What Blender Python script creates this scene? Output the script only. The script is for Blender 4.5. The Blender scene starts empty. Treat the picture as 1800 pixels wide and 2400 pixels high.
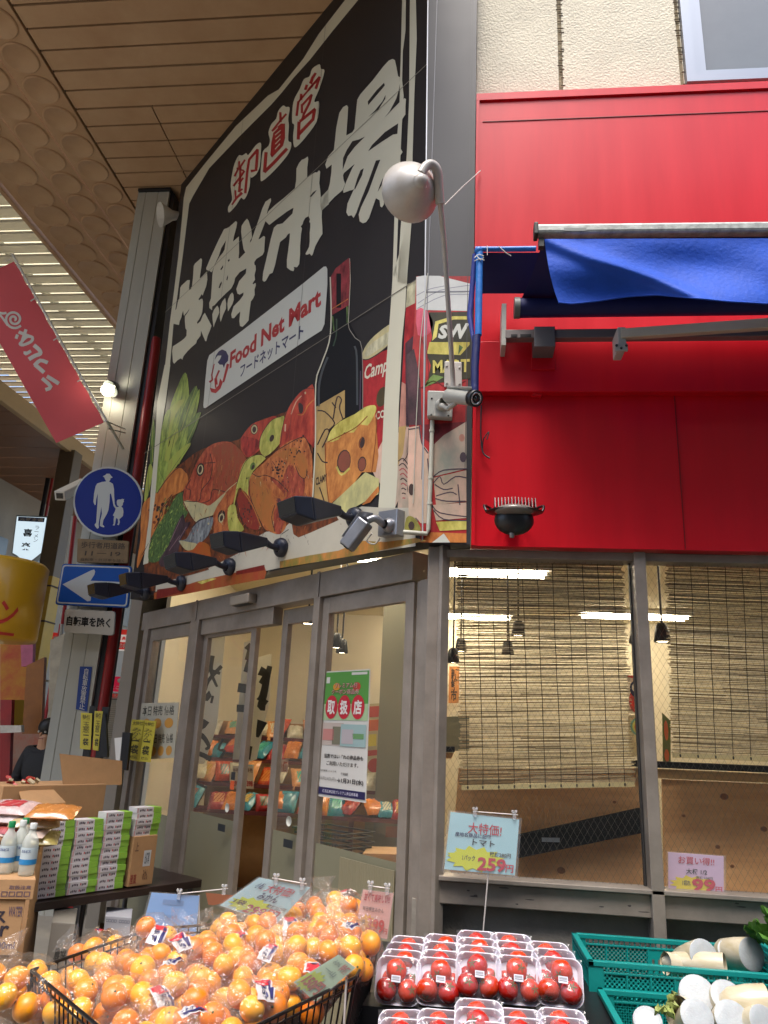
import bpy, math, random
import numpy as np
from mathutils import Vector, Matrix, Euler
random.seed(7)
S = bpy.context.scene
COL = S.collection

# ---------------------------------------------------------------- camera
FPX = 1740.0
_y, _p, _r = [math.radians(v) for v in (-6.24, 16.58, 2.685)]
CAM = np.array([0.0, 0.0, 1.5])
_f = np.array([math.sin(_y)*math.cos(_p), math.cos(_y)*math.cos(_p), math.sin(_p)])
_ri = np.array([math.cos(_y), -math.sin(_y), 0.0]); _u = np.cross(_ri, _f)
RT = _ri*math.cos(_r) + _u*math.sin(_r)
UP = -_ri*math.sin(_r) + _u*math.cos(_r)
cd = bpy.data.cameras.new('camera'); cam = bpy.data.objects.new('camera', cd); COL.objects.link(cam)
M = Matrix(((RT[0], UP[0], -_f[0], 0), (RT[1], UP[1], -_f[1], 0), (RT[2], UP[2], -_f[2], 1.5), (0, 0, 0, 1)))
cam.matrix_world = M
cd.sensor_fit = 'HORIZONTAL'; cd.sensor_width = 36.0; cd.lens = 36.0*FPX/1800.0
cd.clip_start = 0.05; cd.clip_end = 400
S.camera = cam

# ---------------------------------------------------------------- world, sun, exposure
W = bpy.data.worlds.new('World'); S.world = W; W.use_nodes = True
nt = W.node_tree; nt.nodes.clear()
sk = nt.nodes.new('ShaderNodeTexSky'); sk.sky_type = 'NISHITA'; sk.sun_disc = False
SUN_EL, SUN_AZ = math.radians(68), math.radians(192)      # high, veiled sun over the side street
sk.sun_elevation = SUN_EL; sk.sun_rotation = SUN_AZ; sk.air_density = 1.0; sk.dust_density = 3.0; sk.ozone_density = 1.0
bg = nt.nodes.new('ShaderNodeBackground'); bg.inputs[1].default_value = 0.15
out = nt.nodes.new('ShaderNodeOutputWorld')
nt.links.new(sk.outputs[0], bg.inputs[0]); nt.links.new(bg.outputs[0], out.inputs[0])
sd = bpy.data.lights.new('sun', 'SUN'); sd.energy = 1.5; sd.angle = math.radians(28); sd.color = (1, 0.95, 0.87)
so = bpy.data.objects.new('sun', sd); COL.objects.link(so)
sdir = Vector((math.sin(SUN_AZ)*math.cos(SUN_EL), math.cos(SUN_AZ)*math.cos(SUN_EL), math.sin(SUN_EL)))
so.rotation_euler = sdir.to_track_quat('Z', 'Y').to_euler(); so.location = (0, 0, 20)
S.view_settings.view_transform = 'Standard'; S.view_settings.look = 'None'
S.view_settings.exposure = 1.55; S.view_settings.gamma = 1.0
S.cycles.use_denoising = True
S.cycles.max_bounces = 8; S.cycles.transparent_max_bounces = 24; S.cycles.diffuse_bounces = 5
S.cycles.caustics_reflective = False; S.cycles.caustics_refractive = False
S.cycles.sample_clamp_indirect = 4.0

# ---------------------------------------------------------------- planes: a pixel of the photograph -> a point on a real surface
def ray(x, y): return _f + RT*((x-900)/FPX) - UP*((y-1200)/FPX)
class Plane:
    def __init__(s, p, n):
        s.p = np.array(p, float); s.n = np.array(n, float)/np.linalg.norm(n)
    def at(s, x, y, off=0.0):
        d = ray(x, y); t = ((s.p+s.n*off-CAM)@s.n)/(d@s.n); return Vector(CAM+d*t)
    def __call__(s, x, y, off=0.0): return s.at(x, y, off)
K = (-0.177, 3.3, 0.0)
Q = math.sqrt(.5)
PA = Plane(K, (0, -1, 0))            # the front that faces the side street
PB = Plane(K, (-Q, -Q, 0))           # the chamfered corner with the doors
def Bp(t, z, off=0.0): return Vector((K[0]-Q*t-Q*off, K[1]+Q*t-Q*off, z))
def flat(z): return Plane((0, 0, z), (0, 0, 1))
def front(y): return Plane((0, y, 0), (0, -1, 0))

# ---------------------------------------------------------------- materials
def lin(h):
    if isinstance(h, str):
        c = [int(h[i:i+2], 16)/255 for i in (0, 2, 4)]
        return tuple((v/12.92 if v <= .04045 else ((v+.055)/1.055)**2.4) for v in c)+(1,)
    return tuple(h)[:3]+(1,)
_mc = {}
def mat(name, col, rough=.6, metal=0., var=0., vs=8., bump=0., bs=60., coat=0., emit=0., spec=.5, col2=None, stretch=None, trans=0., sub=0.):
    if name in _mc: return _mc[name]
    m = bpy.data.materials.new(name); m.use_nodes = True; _mc[name] = m
    n = m.node_tree; b = n.nodes['Principled BSDF']; L = n.links
    c = lin(col); b.inputs['Base Color'].default_value = c
    b.inputs['Roughness'].default_value = rough; b.inputs['Metallic'].default_value = metal
    b.inputs['Specular IOR Level'].default_value = spec
    if coat: b.inputs['Coat Weight'].default_value = coat; b.inputs['Coat Roughness'].default_value = .12
    if sub: b.inputs['Subsurface Weight'].default_value = sub; b.inputs['Subsurface Radius'].default_value = (.02, .008, .004)
    if emit: b.inputs['Emission Color'].default_value = c; b.inputs['Emission Strength'].default_value = emit
    tc = n.nodes.new('ShaderNodeTexCoord'); mp = n.nodes.new('ShaderNodeMapping')
    L.new(tc.outputs['Object'], mp.inputs[0])
    if stretch: mp.inputs['Scale'].default_value = stretch
    if var or col2:
        t = n.nodes.new('ShaderNodeTexNoise'); t.inputs['Scale'].default_value = vs; t.inputs['Detail'].default_value = 6; t.inputs['Roughness'].default_value = .65
        L.new(mp.outputs[0], t.inputs[0])
        r = n.nodes.new('ShaderNodeValToRGB'); L.new(t.outputs[0], r.inputs[0])
        r.color_ramp.elements[0].position = .35; r.color_ramp.elements[1].position = .65
        c2 = lin(col2) if col2 else tuple(min(1, v*(1+var)) for v in c[:3])+(1,)
        c1 = c if col2 else tuple(v*(1-var) for v in c[:3])+(1,)
        r.color_ramp.elements[0].color = c1; r.color_ramp.elements[1].color = c2
        L.new(r.outputs[0], b.inputs['Base Color'])
        if emit: L.new(r.outputs[0], b.inputs['Emission Color'])
        rr = n.nodes.new('ShaderNodeMapRange'); rr.inputs[3].default_value = max(.02, rough-.08); rr.inputs[4].default_value = min(1, rough+.1)
        L.new(t.outputs[0], rr.inputs[0]); L.new(rr.outputs[0], b.inputs['Roughness'])
    if bump:
        t2 = n.nodes.new('ShaderNodeTexNoise'); t2.inputs['Scale'].default_value = bs; t2.inputs['Detail'].default_value = 5
        L.new(mp.outputs[0], t2.inputs[0])
        bp = n.nodes.new('ShaderNodeBump'); bp.inputs['Strength'].default_value = bump; bp.inputs['Distance'].default_value = .01
        L.new(t2.outputs[0], bp.inputs['Height']); L.new(bp.outputs[0], b.inputs['Normal'])
    if trans:
        tr = n.nodes.new('ShaderNodeBsdfTranslucent'); tr.inputs[0].default_value = c
        mx = n.nodes.new('ShaderNodeMixShader'); mx.inputs[0].default_value = trans
        o = n.nodes['Material Output']
        L.new(b.outputs[0], mx.inputs[1]); L.new(tr.outputs[0], mx.inputs[2]); L.new(mx.outputs[0], o.inputs[0])
    return m
def glassy(name, tint=(1, 1, 1, 1), refl=.08, rough=.03, haze=0., hazecol=(.6, .6, .55, 1), bump=0., bs=30., ior=1.5, edge=.6):
    """thin pane or film: lets light straight through, mirrors a little more at grazing angles"""
    if name in _mc: return _mc[name]
    m = bpy.data.materials.new(name); m.use_nodes = True; _mc[name] = m
    n = m.node_tree; L = n.links; n.nodes.clear()
    o = n.nodes.new('ShaderNodeOutputMaterial'); t = n.nodes.new('ShaderNodeBsdfTransparent'); t.inputs[0].default_value = tint
    g = n.nodes.new('ShaderNodeBsdfGlossy'); g.inputs['Roughness'].default_value = rough
    fr = n.nodes.new('ShaderNodeLayerWeight'); fr.inputs[0].default_value = .5
    pw = n.nodes.new('ShaderNodeMath'); pw.operation = 'POWER'; pw.inputs[1].default_value = 4.0
    L.new(fr.outputs['Facing'], pw.inputs[0])
    ad = n.nodes.new('ShaderNodeMath'); ad.operation = 'MULTIPLY_ADD'; ad.use_clamp = True; ad.inputs[1].default_value = edge; ad.inputs[2].default_value = refl+.015
    L.new(pw.outputs[0], ad.inputs[0])
    mx = n.nodes.new('ShaderNodeMixShader'); L.new(ad.outputs[0], mx.inputs[0]); L.new(t.outputs[0], mx.inputs[1]); L.new(g.outputs[0], mx.inputs[2])
    last = mx
    if haze:
        d = n.nodes.new('ShaderNodeBsdfDiffuse'); d.inputs[0].default_value = hazecol
        m2 = n.nodes.new('ShaderNodeMixShader'); m2.inputs[0].default_value = haze
        L.new(mx.outputs[0], m2.inputs[1]); L.new(d.outputs[0], m2.inputs[2]); last = m2
    if bump:
        tx = n.nodes.new('ShaderNodeTexNoise'); tx.inputs['Scale'].default_value = bs
        tc = n.nodes.new('ShaderNodeTexCoord'); L.new(tc.outputs['Object'], tx.inputs[0])
        bp = n.nodes.new('ShaderNodeBump'); bp.inputs['Strength'].default_value = bump; bp.inputs['Distance'].default_value = .02
        L.new(tx.outputs[0], bp.inputs['Height']); L.new(bp.outputs[0], g.inputs['Normal']); L.new(bp.outputs[0], fr.inputs['Normal'])
    L.new(last.outputs[0], o.inputs[0])
    return m

# ---------------------------------------------------------------- mesh builder
def catmull(pts, k=4, closed=True):
    n = len(pts); o = []
    P = [Vector(p) for p in pts]
    for i in range(n if closed else n-1):
        a, b, c, d = (P[(i-1) % n], P[i], P[(i+1) % n], P[(i+2) % n]) if closed else (P[max(i-1, 0)], P[i], P[i+1], P[min(i+2, n-1)])
        for j in range(k):
            t = j/k
            o.append(.5*((2*b)+(c-a)*t+(2*a-5*b+4*c-d)*t*t+(3*b-a-3*c+d)*t**3))
    if not closed: o.append(P[-1])
    return o
class MB:
    def __init__(s): s.v = []; s.f = []; s.mi = []; s.sm = []; s.mats = []
    def _m(s, m):
        if m not in s.mats: s.mats.append(m)
        return s.mats.index(m)
    def add(s, vs, fs, m, smooth=False):
        b = len(s.v); s.v += [Vector(v) for v in vs]; k = s._m(m)
        for f in fs: s.f.append([b+i for i in f]); s.mi.append(k); s.sm.append(smooth)
        return s
    def poly(s, pts, m): return s.add(pts, [list(range(len(pts)))], m)
    def box(s, c, d, m, rot=None):
        c = Vector(c); R = rot.to_matrix() if isinstance(rot, Euler) else (rot if rot is not None else Matrix.Identity(3))
        vs = [c+R @ Vector((x*d[0]/2, y*d[1]/2, z*d[2]/2)) for x in (-1, 1) for y in (-1, 1) for z in (-1, 1)]
        return s.add(vs, [(0, 1, 3, 2), (4, 6, 7, 5), (0, 4, 5, 1), (2, 3, 7, 6), (0, 2, 6, 4), (1, 5, 7, 3)], m)
    def hexa(s, a, b, m):      # two rings of equal length, capped
        n = len(a)
        return s.add(list(a)+list(b), [list(range(n))[::-1], list(range(n, 2*n))]+[(i, (i+1) % n, n+(i+1) % n, n+i) for i in range(n)], m)
    def prism(s, pts, vec, m):
        v = Vector(vec); return s.hexa([Vector(p) for p in pts], [Vector(p)+v for p in pts], m)
    def bar(s, p0, p1, w, h, m, up=(0, 0, 1)):
        p0 = Vector(p0); p1 = Vector(p1); d = (p1-p0).normalized(); u = Vector(up)
        sd = d.cross(u)
        if sd.length < 1e-4: sd = d.cross(Vector((0, 1, 0)))
        sd.normalize(); u = sd.cross(d).normalized()
        o = [sd*(a*w/2)+u*(b*h/2) for a, b in ((-1, -1), (1, -1), (1, 1), (-1, 1))]
        return s.hexa([p0+k for k in o], [p1+k for k in o], m)
    def tube(s, path, r, m, n=10, cap=True, smooth=True):
        P = [Vector(p) for p in path]; rings = []
        rr = r if isinstance(r, (list, tuple)) else [r]*len(P)
        ref = Vector((0, 0, 1)); d0 = (P[1]-P[0]).normalized()
        if abs(d0.dot(ref)) > .95: ref = Vector((1, 0, 0))
        for i, p in enumerate(P):
            d = (P[min(i+1, len(P)-1)]-P[max(i-1, 0)]).normalized()
            a = d.cross(ref).normalized(); ref = a.cross(d).normalized()
            rings.append([p+(a*math.cos(2*math.pi*k/n)+ref*math.sin(2*math.pi*k/n))*rr[i] for k in range(n)])
        vs = [v for g in rings for v in g]; fs = []
        for i in range(len(P)-1):
            for k in range(n): fs.append((i*n+k, i*n+(k+1) % n, (i+1)*n+(k+1) % n, (i+1)*n+k))
        s.add(vs, fs, m, smooth)
        if cap: s.add(rings[0][::-1], [list(range(n))], m); s.add(rings[-1], [list(range(n))], m)
        return s
    def lathe(s, o, axis, prof, m, n=20, smooth=True):      # prof: (distance along axis, radius)
        o = Vector(o); ax = Vector(axis).normalized(); a = ax.orthogonal().normalized(); b = ax.cross(a)
        vs = [o+ax*h+(a*math.cos(2*math.pi*k/n)+b*math.sin(2*math.pi*k/n))*r for h, r in prof for k in range(n)]
        fs = [(i*n+k, i*n+(k+1) % n, (i+1)*n+(k+1) % n, (i+1)*n+k) for i in range(len(prof)-1) for k in range(n)]
        return s.add(vs, fs, m, smooth)
    def ball(s, c, r, m, n=10, k=7, sq=(1, 1, 1), R=None):
        c = Vector(c); vs = []; fs = []
        for i in range(k+1):
            th = math.pi*i/k
            for j in range(n):
                p = Vector((math.sin(th)*math.cos(2*math.pi*j/n)*sq[0], math.sin(th)*math.sin(2*math.pi*j/n)*sq[1], math.cos(th)*sq[2]))*r
                if R is not None: p = R @ p
                vs.append(c+p)
        for i in range(k):
            for j in range(n): fs.append((i*n+j, i*n+(j+1) % n, (i+1)*n+(j+1) % n, (i+1)*n+j)[::-1])
        return s.add(vs, fs, m, True)
    def grid(s, fn, nu, nv, m, smooth=True):
        vs = [fn(i/nu, j/nv) for j in range(nv+1) for i in range(nu+1)]
        fs = [(j*(nu+1)+i, j*(nu+1)+i+1, (j+1)*(nu+1)+i+1, (j+1)*(nu+1)+i) for j in range(nv) for i in range(nu)]
        return s.add(vs, fs, m, smooth)
    def mesh(s, name, off=Vector((0, 0, 0))):
        me = bpy.data.meshes.new(name)
        me.from_pydata([tuple(v-off) for v in s.v], [], s.f)
        for m in s.mats: me.materials.append(m)
        me.polygons.foreach_set('material_index', s.mi); me.polygons.foreach_set('use_smooth', s.sm)
        me.update(); return me
    def build(s, name, parent=None, bevel=0., **kw):
        off = Vector(parent['_o']) if parent is not None and '_o' in parent else Vector((0, 0, 0))
        if parent is None and s.v:
            xs = [v.x for v in s.v]; ys = [v.y for v in s.v]; zs = [v.z for v in s.v]
            off = Vector(((min(xs)+max(xs))/2, (min(ys)+max(ys))/2, min(zs)))
        o = bpy.data.objects.new(name, s.mesh(name, off)); COL.objects.link(o)
        if parent is not None: o.parent = parent
        else: o.location = off
        o['_o'] = tuple(off)
        if bevel:
            b = o.modifiers.new('bevel', 'BEVEL'); b.width = bevel; b.segments = 2; b.limit_method = 'ANGLE'; b.angle_limit = math.radians(40)
        for k, v in kw.items(): o[k] = v
        return o
def thing(name, label, cat, loc=(0, 0, 0), group=None):
    o = bpy.data.objects.new(name, None); COL.objects.link(o); o.location = loc; o['_o'] = tuple(loc)
    o.empty_display_size = .1; o['label'] = label; o['category'] = cat
    if group: o['group'] = group
    return o
def tag(o, label, cat, group=None):
    o['label'] = label; o['category'] = cat
    if group: o['group'] = group
    return o
def copy_tree(o, parent=None):
    c = o.copy(); COL.objects.link(c)
    if parent is not None: c.parent = parent
    for ch in [q for q in KIDS(o)]: copy_tree(ch, c)
    return c
def KIDS(o): return [q for q in bpy.data.objects if q.parent is o]

# ---------------------------------------------------------------- flat print helpers (lettering is cut from curves and laid on its sheet)
_tx = {}
def glyphs(txt, bold=0., shear=0., vertical=False, sp=1.0):
    key = (txt, bold, shear, vertical, sp)
    if key not in _tx:
        if vertical: body = '\n'.join(txt)
        else: body = txt
        c = bpy.data.curves.new('t', 'FONT'); c.body = body; c.size = 1; c.offset = bold; c.shear = shear; c.space_character = sp
        c.resolution_u = 2; c.space_line = .9
        if vertical: c.align_x = 'CENTER'
        o = bpy.data.objects.new('t', c)
        me = bpy.data.meshes.new_from_object(o)
        vs = [tuple(v.co[:2]) for v in me.vertices]; fs = [tuple(p.vertices) for p in me.polygons]
        bpy.data.objects.remove(o); bpy.data.curves.remove(c); bpy.data.meshes.remove(me)
        xs = [v[0] for v in vs] or [0, 1]; ys = [v[1] for v in vs] or [0, 1]
        x0, x1, y0, y1 = min(xs), max(xs), min(ys), max(ys)
        vs = [((x-x0)/max(1e-6, x1-x0), (y-y0)/max(1e-6, y1-y0)) for x, y in vs]
        _tx[key] = (vs, fs, (x1-x0)/max(1e-6, y1-y0))
    return _tx[key]
def text_on(mb, txt, quad, m, bold=0., shear=0., vertical=False, sp=1.0):
    """quad: world corners top-left, top-right, bottom-right, bottom-left"""
    vs, fs, _ = glyphs(txt, bold, shear, vertical, sp); a, b, c, d = [Vector(q) for q in quad]
    mb.add([(d+(c-d)*u)*(1-v)+(a+(b-a)*u)*v for u, v in vs], fs, m)
def sub(quad, u0, v0, u1, v1, off=0.):
    """sub-rectangle of a world quad; v runs down from the top"""
    a, b, c, d = [Vector(q) for q in quad]
    f = lambda u, v: (a+(b-a)*u)*(1-v)+(d+(c-d)*u)*v
    n = (b-a).cross(d-a).normalized()*(-off)
    n = -n if n.dot(Vector(CAM)-a) < 0 and off > 0 else n
    return [f(u0, v0)+n, f(u1, v0)+n, f(u1, v1)+n, f(u0, v1)+n]
def rect_on(mb, quad, u0, v0, u1, v1, m, off=0.): mb.poly(sub(quad, u0, v0, u1, v1, off), m)
class Print:
    """draws flat print on a plane; s, ox, oy: scale and origin of the traced sheet"""
    def __init__(s, plane, off0=.0012, step=.00035): s.pl = plane; s.o = off0; s.st = step; s.mb = MB(); s.s = 1; s.ox = 0; s.oy = 0
    def sheet(s, ox, oy, sc): s.ox, s.oy, s.s = ox, oy, sc; return s
    def w(s, p, layer): return s.pl.at(s.ox+p[0]/s.s, s.oy+p[1]/s.s, s.o+layer*s.st)
    def poly(s, pts, m, layer=0, smooth=0):
        p = [(q[0], q[1]) for q in (catmull([(a, b) for a, b in pts], smooth) if smooth else pts)]
        s.mb.poly([s.w(q, layer) for q in p], m)
    def stroke(s, pts, wd, m, layer=1, smooth=0):
        p = [Vector(q) for q in (catmull(pts, smooth, False) if smooth else pts)]; n = len(p)
        L = []; R = []
        for i, q in enumerate(p):
            d = (p[min(i+1, n-1)]-p[max(i-1, 0)]).normalized(); a = Vector((-d.y, d.x))
            w_ = wd if not isinstance(wd, (list, tuple)) else wd[0]+(wd[1]-wd[0])*i/(n-1)
            L.append(q+a*w_/2); R.append(q-a*w_/2)
        vs = [s.w(q, layer) for q in L+R]
        s.mb.add(vs, [(i, i+1, n+i+1, n+i) for i in range(n-1)], m)
    def dots(s, c, rx, ry, m, layer=1, n=12, rot=0):
        cr, sr = math.cos(rot), math.sin(rot)
        s.poly([(c[0]+rx*math.cos(t)*cr-ry*math.sin(t)*sr, c[1]+rx*math.cos(t)*sr+ry*math.sin(t)*cr) for t in [2*math.pi*k/n for k in range(n)]], m, layer)
    def text(s, txt, q, m, layer=1, **kw): text_on(s.mb, txt, [s.w(p, layer) for p in q], m, **kw)
    def done(s, name, parent): o = s.mb.build(name, parent); s.mb = MB(); return o

# ================================================================ materials used in many places
ALU = mat('taupe_aluminium', '8b8279', .42, .3, var=.13, vs=7, bump=.05, bs=90)
ALU_D = mat('frame_gasket', '2c2a29', .6)
PAPER = mat('white_print', 'd9d8d2', .55)
BLACKP = mat('black_plastic', '141519', .38, bump=.03)
WHITEP = mat('white_plastic', 'cfcdc6', .4, var=.05)
CARD = mat('cardboard', 'a5805a', .85, var=.09, vs=9, bump=.05, bs=120)
BROWN = mat('brown_canopy_paint', 'c09f7b', .5, var=.07, vs=1.3, col2='b18d69')
STUC = mat('stucco', 'd8d1bd', .9, var=.08, vs=3, bump=.7, bs=75)
CLEAR = glassy('clear_pane', refl=.004, haze=.004, hazecol=(.6, .6, .58, 1), bump=.05, bs=2.5)

# ================================================================ the setting
g = MB(); g.poly([(-60, -40, 0), (60, -40, 0), (60, 120, 0), (-60, 120, 0)], mat('paving', '8f8a80', .8, var=.12, vs=2, bump=.2, bs=30))
g.build('ground', kind='structure')
g = MB(); g.poly([(-1.4, -7.4, .004), (14, -7.4, .004), (14, 3.28, .004), (-.2, 3.28, .004), (-1.4, 4.5, .004)], mat('asphalt', '43413f', .85, var=.15, vs=6, bump=.4, bs=120))
g.build('street', kind='structure')
g = MB(); g.box((1.2, 6.6, .03), (7.6, 6.2, .05), mat('shop_floor_vinyl', '9a9080', .5, var=.06, vs=3))
# keep the floor inside the walls
g.build('shop_floor', kind='structure')

# ================================================================ shop building
shop = thing('shop_building', 'corner shop with taupe glass front, red fascia and cream stucco upper wall', 'shop', (0.5, 3.6, 0))
RED = mat('red_fascia_enamel', 'cc0c1f', .34, var=.07, vs=2.2, coat=.12, spec=.35, stretch=(3, 3, .35), bump=.02, bs=3)
YF = 3.3
m = MB(); m.prism([(.045, YF, 2.335), (5.2, YF, 2.335), (5.2, YF, 4.86), (.045, YF, 4.86)], (0, .1, 0), RED)
fas = m.build('fascia', shop)
for a, b in (((.045, YF-.012, 4.86), (5.2, YF+.11, 4.905)), ((.045, YF-.012, 2.335), (.062, YF, 4.858))):
    c = [(a[i]+b[i])/2 for i in range(3)]; d = [abs(b[i]-a[i]) for i in range(3)]
    MB().box(c, d, RED).build('fascia_trim', fas)
MB().box((2.63, YF-.002, 4.72), (5.1, .004, .004), mat('red_joint', '7a0a12', .5)).build('seam', fas)
for xx in (.985, 2.8): MB().box((xx, YF-.002, 2.86), (.003, .004, 1.04), mat('red_joint', '7a0a12', .5)).build('seam', fas)
# stucco wall in three bays with rough joints between them
wy = YF+.09
x_j1 = PA(1312, 100, -.09).x; x_j2 = PA(1592, 100, -.09).x
for a, b in ((.045, x_j1-.012), (x_j1+.012, x_j2-.012), (x_j2+.012, 5.2)):
    if a > 1: # wall bay with the window opening
        wx0 = PA(1604, 205, -.09).x; wz0 = PA(1604, 205, -.09).z
        MB().box(((a+wx0)/2, wy+.1, 7.4), (max(.004, wx0-a), .2, 5.0), STUC).build('stucco_bay', shop)
        MB().box(((wx0+b)/2+.002, wy+.1, (4.9+wz0)/2), (b-wx0-.004, .2, max(.01, wz0-4.9)), STUC).build('stucco_bay', shop)
        MB().box(((wx0+b)/2+.002, wy+.1, 8.2), (b-wx0-.004, .2, 3.4), STUC).build('stucco_bay', shop)
    else:
        MB().box(((a+b)/2, wy+.1, 7.4), (b-a, .2, 5.0), STUC).build('stucco_bay', shop)
for xj in (x_j1, x_j2):
    j = MB(); j.box((xj, wy+.09, 7.4), (.022, .17, 5.0), mat('joint_sealant', '8d8167', .9, var=.2, vs=40, bump=.5, bs=80))
    for k in range(90):
        if random.random() < .75: j.box((xj+random.uniform(-.002, .012), wy-.001, 4.92+k*.03+random.uniform(-.008, .008)), (random.uniform(.012, .04), .004, .0035), mat('joint_crack', '55493a', .9))
    j.build('expansion_joint', shop)
# upper window
win = MB(); SIL = mat('silver_sash', '9299a3', .35, .5)
wx0 += .006; wz0 += .006
for k, (o, w_, dy) in enumerate(((0, .05, -.02), (.052, .03, .012), (.084, .04, .03))):
    win.box((wx0+o+w_/2, wy+dy, wz0+o+.75), (w_, .03, 1.5), SIL); win.box((wx0+o+w_+1.0, wy+dy, wz0+o+w_/2), (2.0, .03, w_), SIL)
wf = win.build('upper_window', shop)
MB().box((wx0+1.12, wy+.05, wz0+.82), (2.0, .008, 1.4), mat('upper_glass', '5d6465', .12, spec=.9, var=.1, vs=1.5)).build('pane', wf)
# back wall, roof, side walls so that the shop is a closed room
CREAM = mat('interior_wall_cream', 'd2cab4', .8, var=.04, vs=2)
m = MB()
m.box((1.3, 9.75, 1.5), (8.2, .1, 3.0), CREAM); m.box((5.25, 6.55, 1.5), (.1, 6.5, 3.0), CREAM)
m.prism([Bp(3.45, 0, -.3), Bp(3.53, 0, -.3), (-2.75, 9.7, 0), (-2.65, 9.7, 0)], (0, 0, 3.0), CREAM)
m.build('interior_wall', shop)
m = MB(); m.poly([(K[0]+.15, YF+.16, 2.98), (-2.6, 5.85, 2.98), (-2.7, 9.7, 2.98), (5.2, 9.7, 2.98), (5.2, YF+.16, 2.98)], mat('interior_ceiling', 'd8ceb0', .8))
m.build('interior_ceiling', shop)
m = MB(); m.prism([(.045, YF+.30, 3.05), (-2.62, 6.05, 3.05), (-2.8, 9.9, 3.05), (5.3, 9.9, 3.05), (5.3, YF+.30, 3.05)], (0, 0, 12.5), mat('building_core', 'a39a86', .9)); m.build('upper_storey', shop)
# knee wall under the windows
CONC = mat('render_grey', '8b857c', .9, var=.14, vs=5, bump=.35, bs=50)
m = MB(); m.box((2.5, YF+.17, .4235), (5.36, .1, .847), CONC); m.build('knee_wall', shop)
# ---- aluminium frame, street side (A)
ZB, ZT = .845, 2.33
MB().box((2.5, YF+.10, .89), (5.14, .09, .085), ALU).build('sill_rail', shop, bevel=.004)
MB().box((2.5, YF+.085, .945), (5.14, .11, .018), ALU).build('sill_lip', shop, bevel=.003)
MB().box((2.5, YF+.10, 2.312), (5.14, .09, .038), ALU).build('header_rail', shop, bevel=.003)
for k, xm in enumerate((.795, 1.71, 2.62, 3.53, 4.44)):
    a = MB(); a.box((xm, YF+.085, 1.56), (.05, .11, 1.54), ALU); a.box((xm-.03, YF+.115, 1.6), (.008, .03, 1.4), ALU_D); a.build('mullion', shop, bevel=.003)
    MB().box((xm, YF+.09, .40), (.05, .12, .79), ALU).build('mullion_foot', shop, bevel=.003)
SMG = mat('scuff_mark', '4a4542', .8, var=.3, vs=60); sc_ = MB(); rs_ = random.Random(9)
for i in range(16):
    x_ = rs_.uniform(-.1, 1.6); z_ = rs_.uniform(.865, .925); a_ = rs_.uniform(.006, .03); b_ = rs_.uniform(.001, .005)
    sc_.poly([(x_+a_*math.cos(t_)*rs_.uniform(.6, 1), YF+.0545, z_+b_*math.sin(t_)*rs_.uniform(.6, 1)) for t_ in [k*math.pi/5 for k in range(10)]], SMG)
sc_.build('scuff_marks', shop, kind='stuff')
# wired glass: pane plus a diagonal wire mesh laid in it
WIRE = mat('glass_wire', '6f6b60', .5, .6)
def wired(x0, x1, z0, z1, y, parent):
    p = MB().box(((x0+x1)/2, y, (z0+z1)/2), (x1-x0, .005, z1-z0), CLEAR).build('window_pane', parent)
    w = MB(); st = .028; W_, H_ = x1-x0, z1-z0; sl = 1.7
    n = int((W_+H_/sl)/st)+1
    for sgn in (1, -1):
        for i in range(n):
            a = x0+i*st if sgn < 0 else x0-H_/sl+i*st
            pts = []
            # line x = a + sgn*(z-z0)/sl
            if sgn > 0: za = max(z0, z0+(x0-a)*sl); zb = min(z1, z0+(x1-a)*sl); f = lambda z: a+(z-z0)/sl
            else: za = max(z0, z0+(a-x1)*sl); zb = min(z1, z0+(a-x0)*sl); f = lambda z: a-(z-z0)/sl
            if zb-za < .01: continue
            d = Vector((f(zb)-f(za), 0, zb-za)).normalized(); s_ = Vector((d.z, 0, -d.x))*.0004
            A = Vector((f(za), y-.0035, za)); B = Vector((f(zb), y-.0035, zb))
            w.poly([A-s_, A+s_, B+s_, B-s_], WIRE)
    w.build('wire_mesh', p, kind='stuff')
for x0, x1 in ((-.10, .765), (.822, 1.683), (1.737, 2.593)): wired(x0, x1, .95, 2.295, YF+.11, shop)
# corner post between the two fronts
m = MB(); m.bar(Bp(.01, 0, -.115), Bp(.01, 2.345, -.115), .05, .1, ALU, up=(Q, -Q, 0)); m.box((-.125, YF+.1, 1.17), (.05, .1, 2.34), ALU)
m.box((-.093, YF+.115, 1.6), (.012, .05, 1.35), ALU); m.build('corner_post', shop, bevel=.003)
m = MB(); m.bar(Bp(.075, 0, -.12), Bp(.075, 2.2, -.12), .05, .08, ALU, up=(Q, -Q, 0)); m.bar(Bp(.125, 0, -.13), Bp(.125, 2.2, -.13), .04, .05, ALU, up=(Q, -Q, 0)); m.build('corner_post', shop, bevel=.003)
# ---- door side (B)
def bbox(name, t0, t1, z0, z1, o0, o1, m_, parent, bevel=.003, **kw):
    b = MB(); b.hexa([Bp(t0, z0, o0), Bp(t1, z0, o0), Bp(t1, z0, o1), Bp(t0, z0, o1)], [Bp(t0, z1, o0), Bp(t1, z1, o0), Bp(t1, z1, o1), Bp(t0, z1, o1)], m_)
    return b.build(name, parent, bevel=bevel, **kw)
hd = bbox('door_header', .155, 3.45, 2.205, 2.345, -.08, -.19, ALU, shop)
bbox('header_cap', .93, .955, 2.2, 2.35, -.072, -.08, ALU, hd); bbox('header_cap', 2.45, 2.475, 2.2, 2.35, -.072, -.08, ALU, hd)
sn = bbox('door_sensor', 1.62, 1.86, 2.24, 2.30, -.02, -.08, mat('sensor_housing', '8e867c', .4), shop, .006)
bbox('lens_strip', 1.64, 1.84, 2.237, 2.2405, -.03, -.07, BLACKP, sn, 0)
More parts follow.
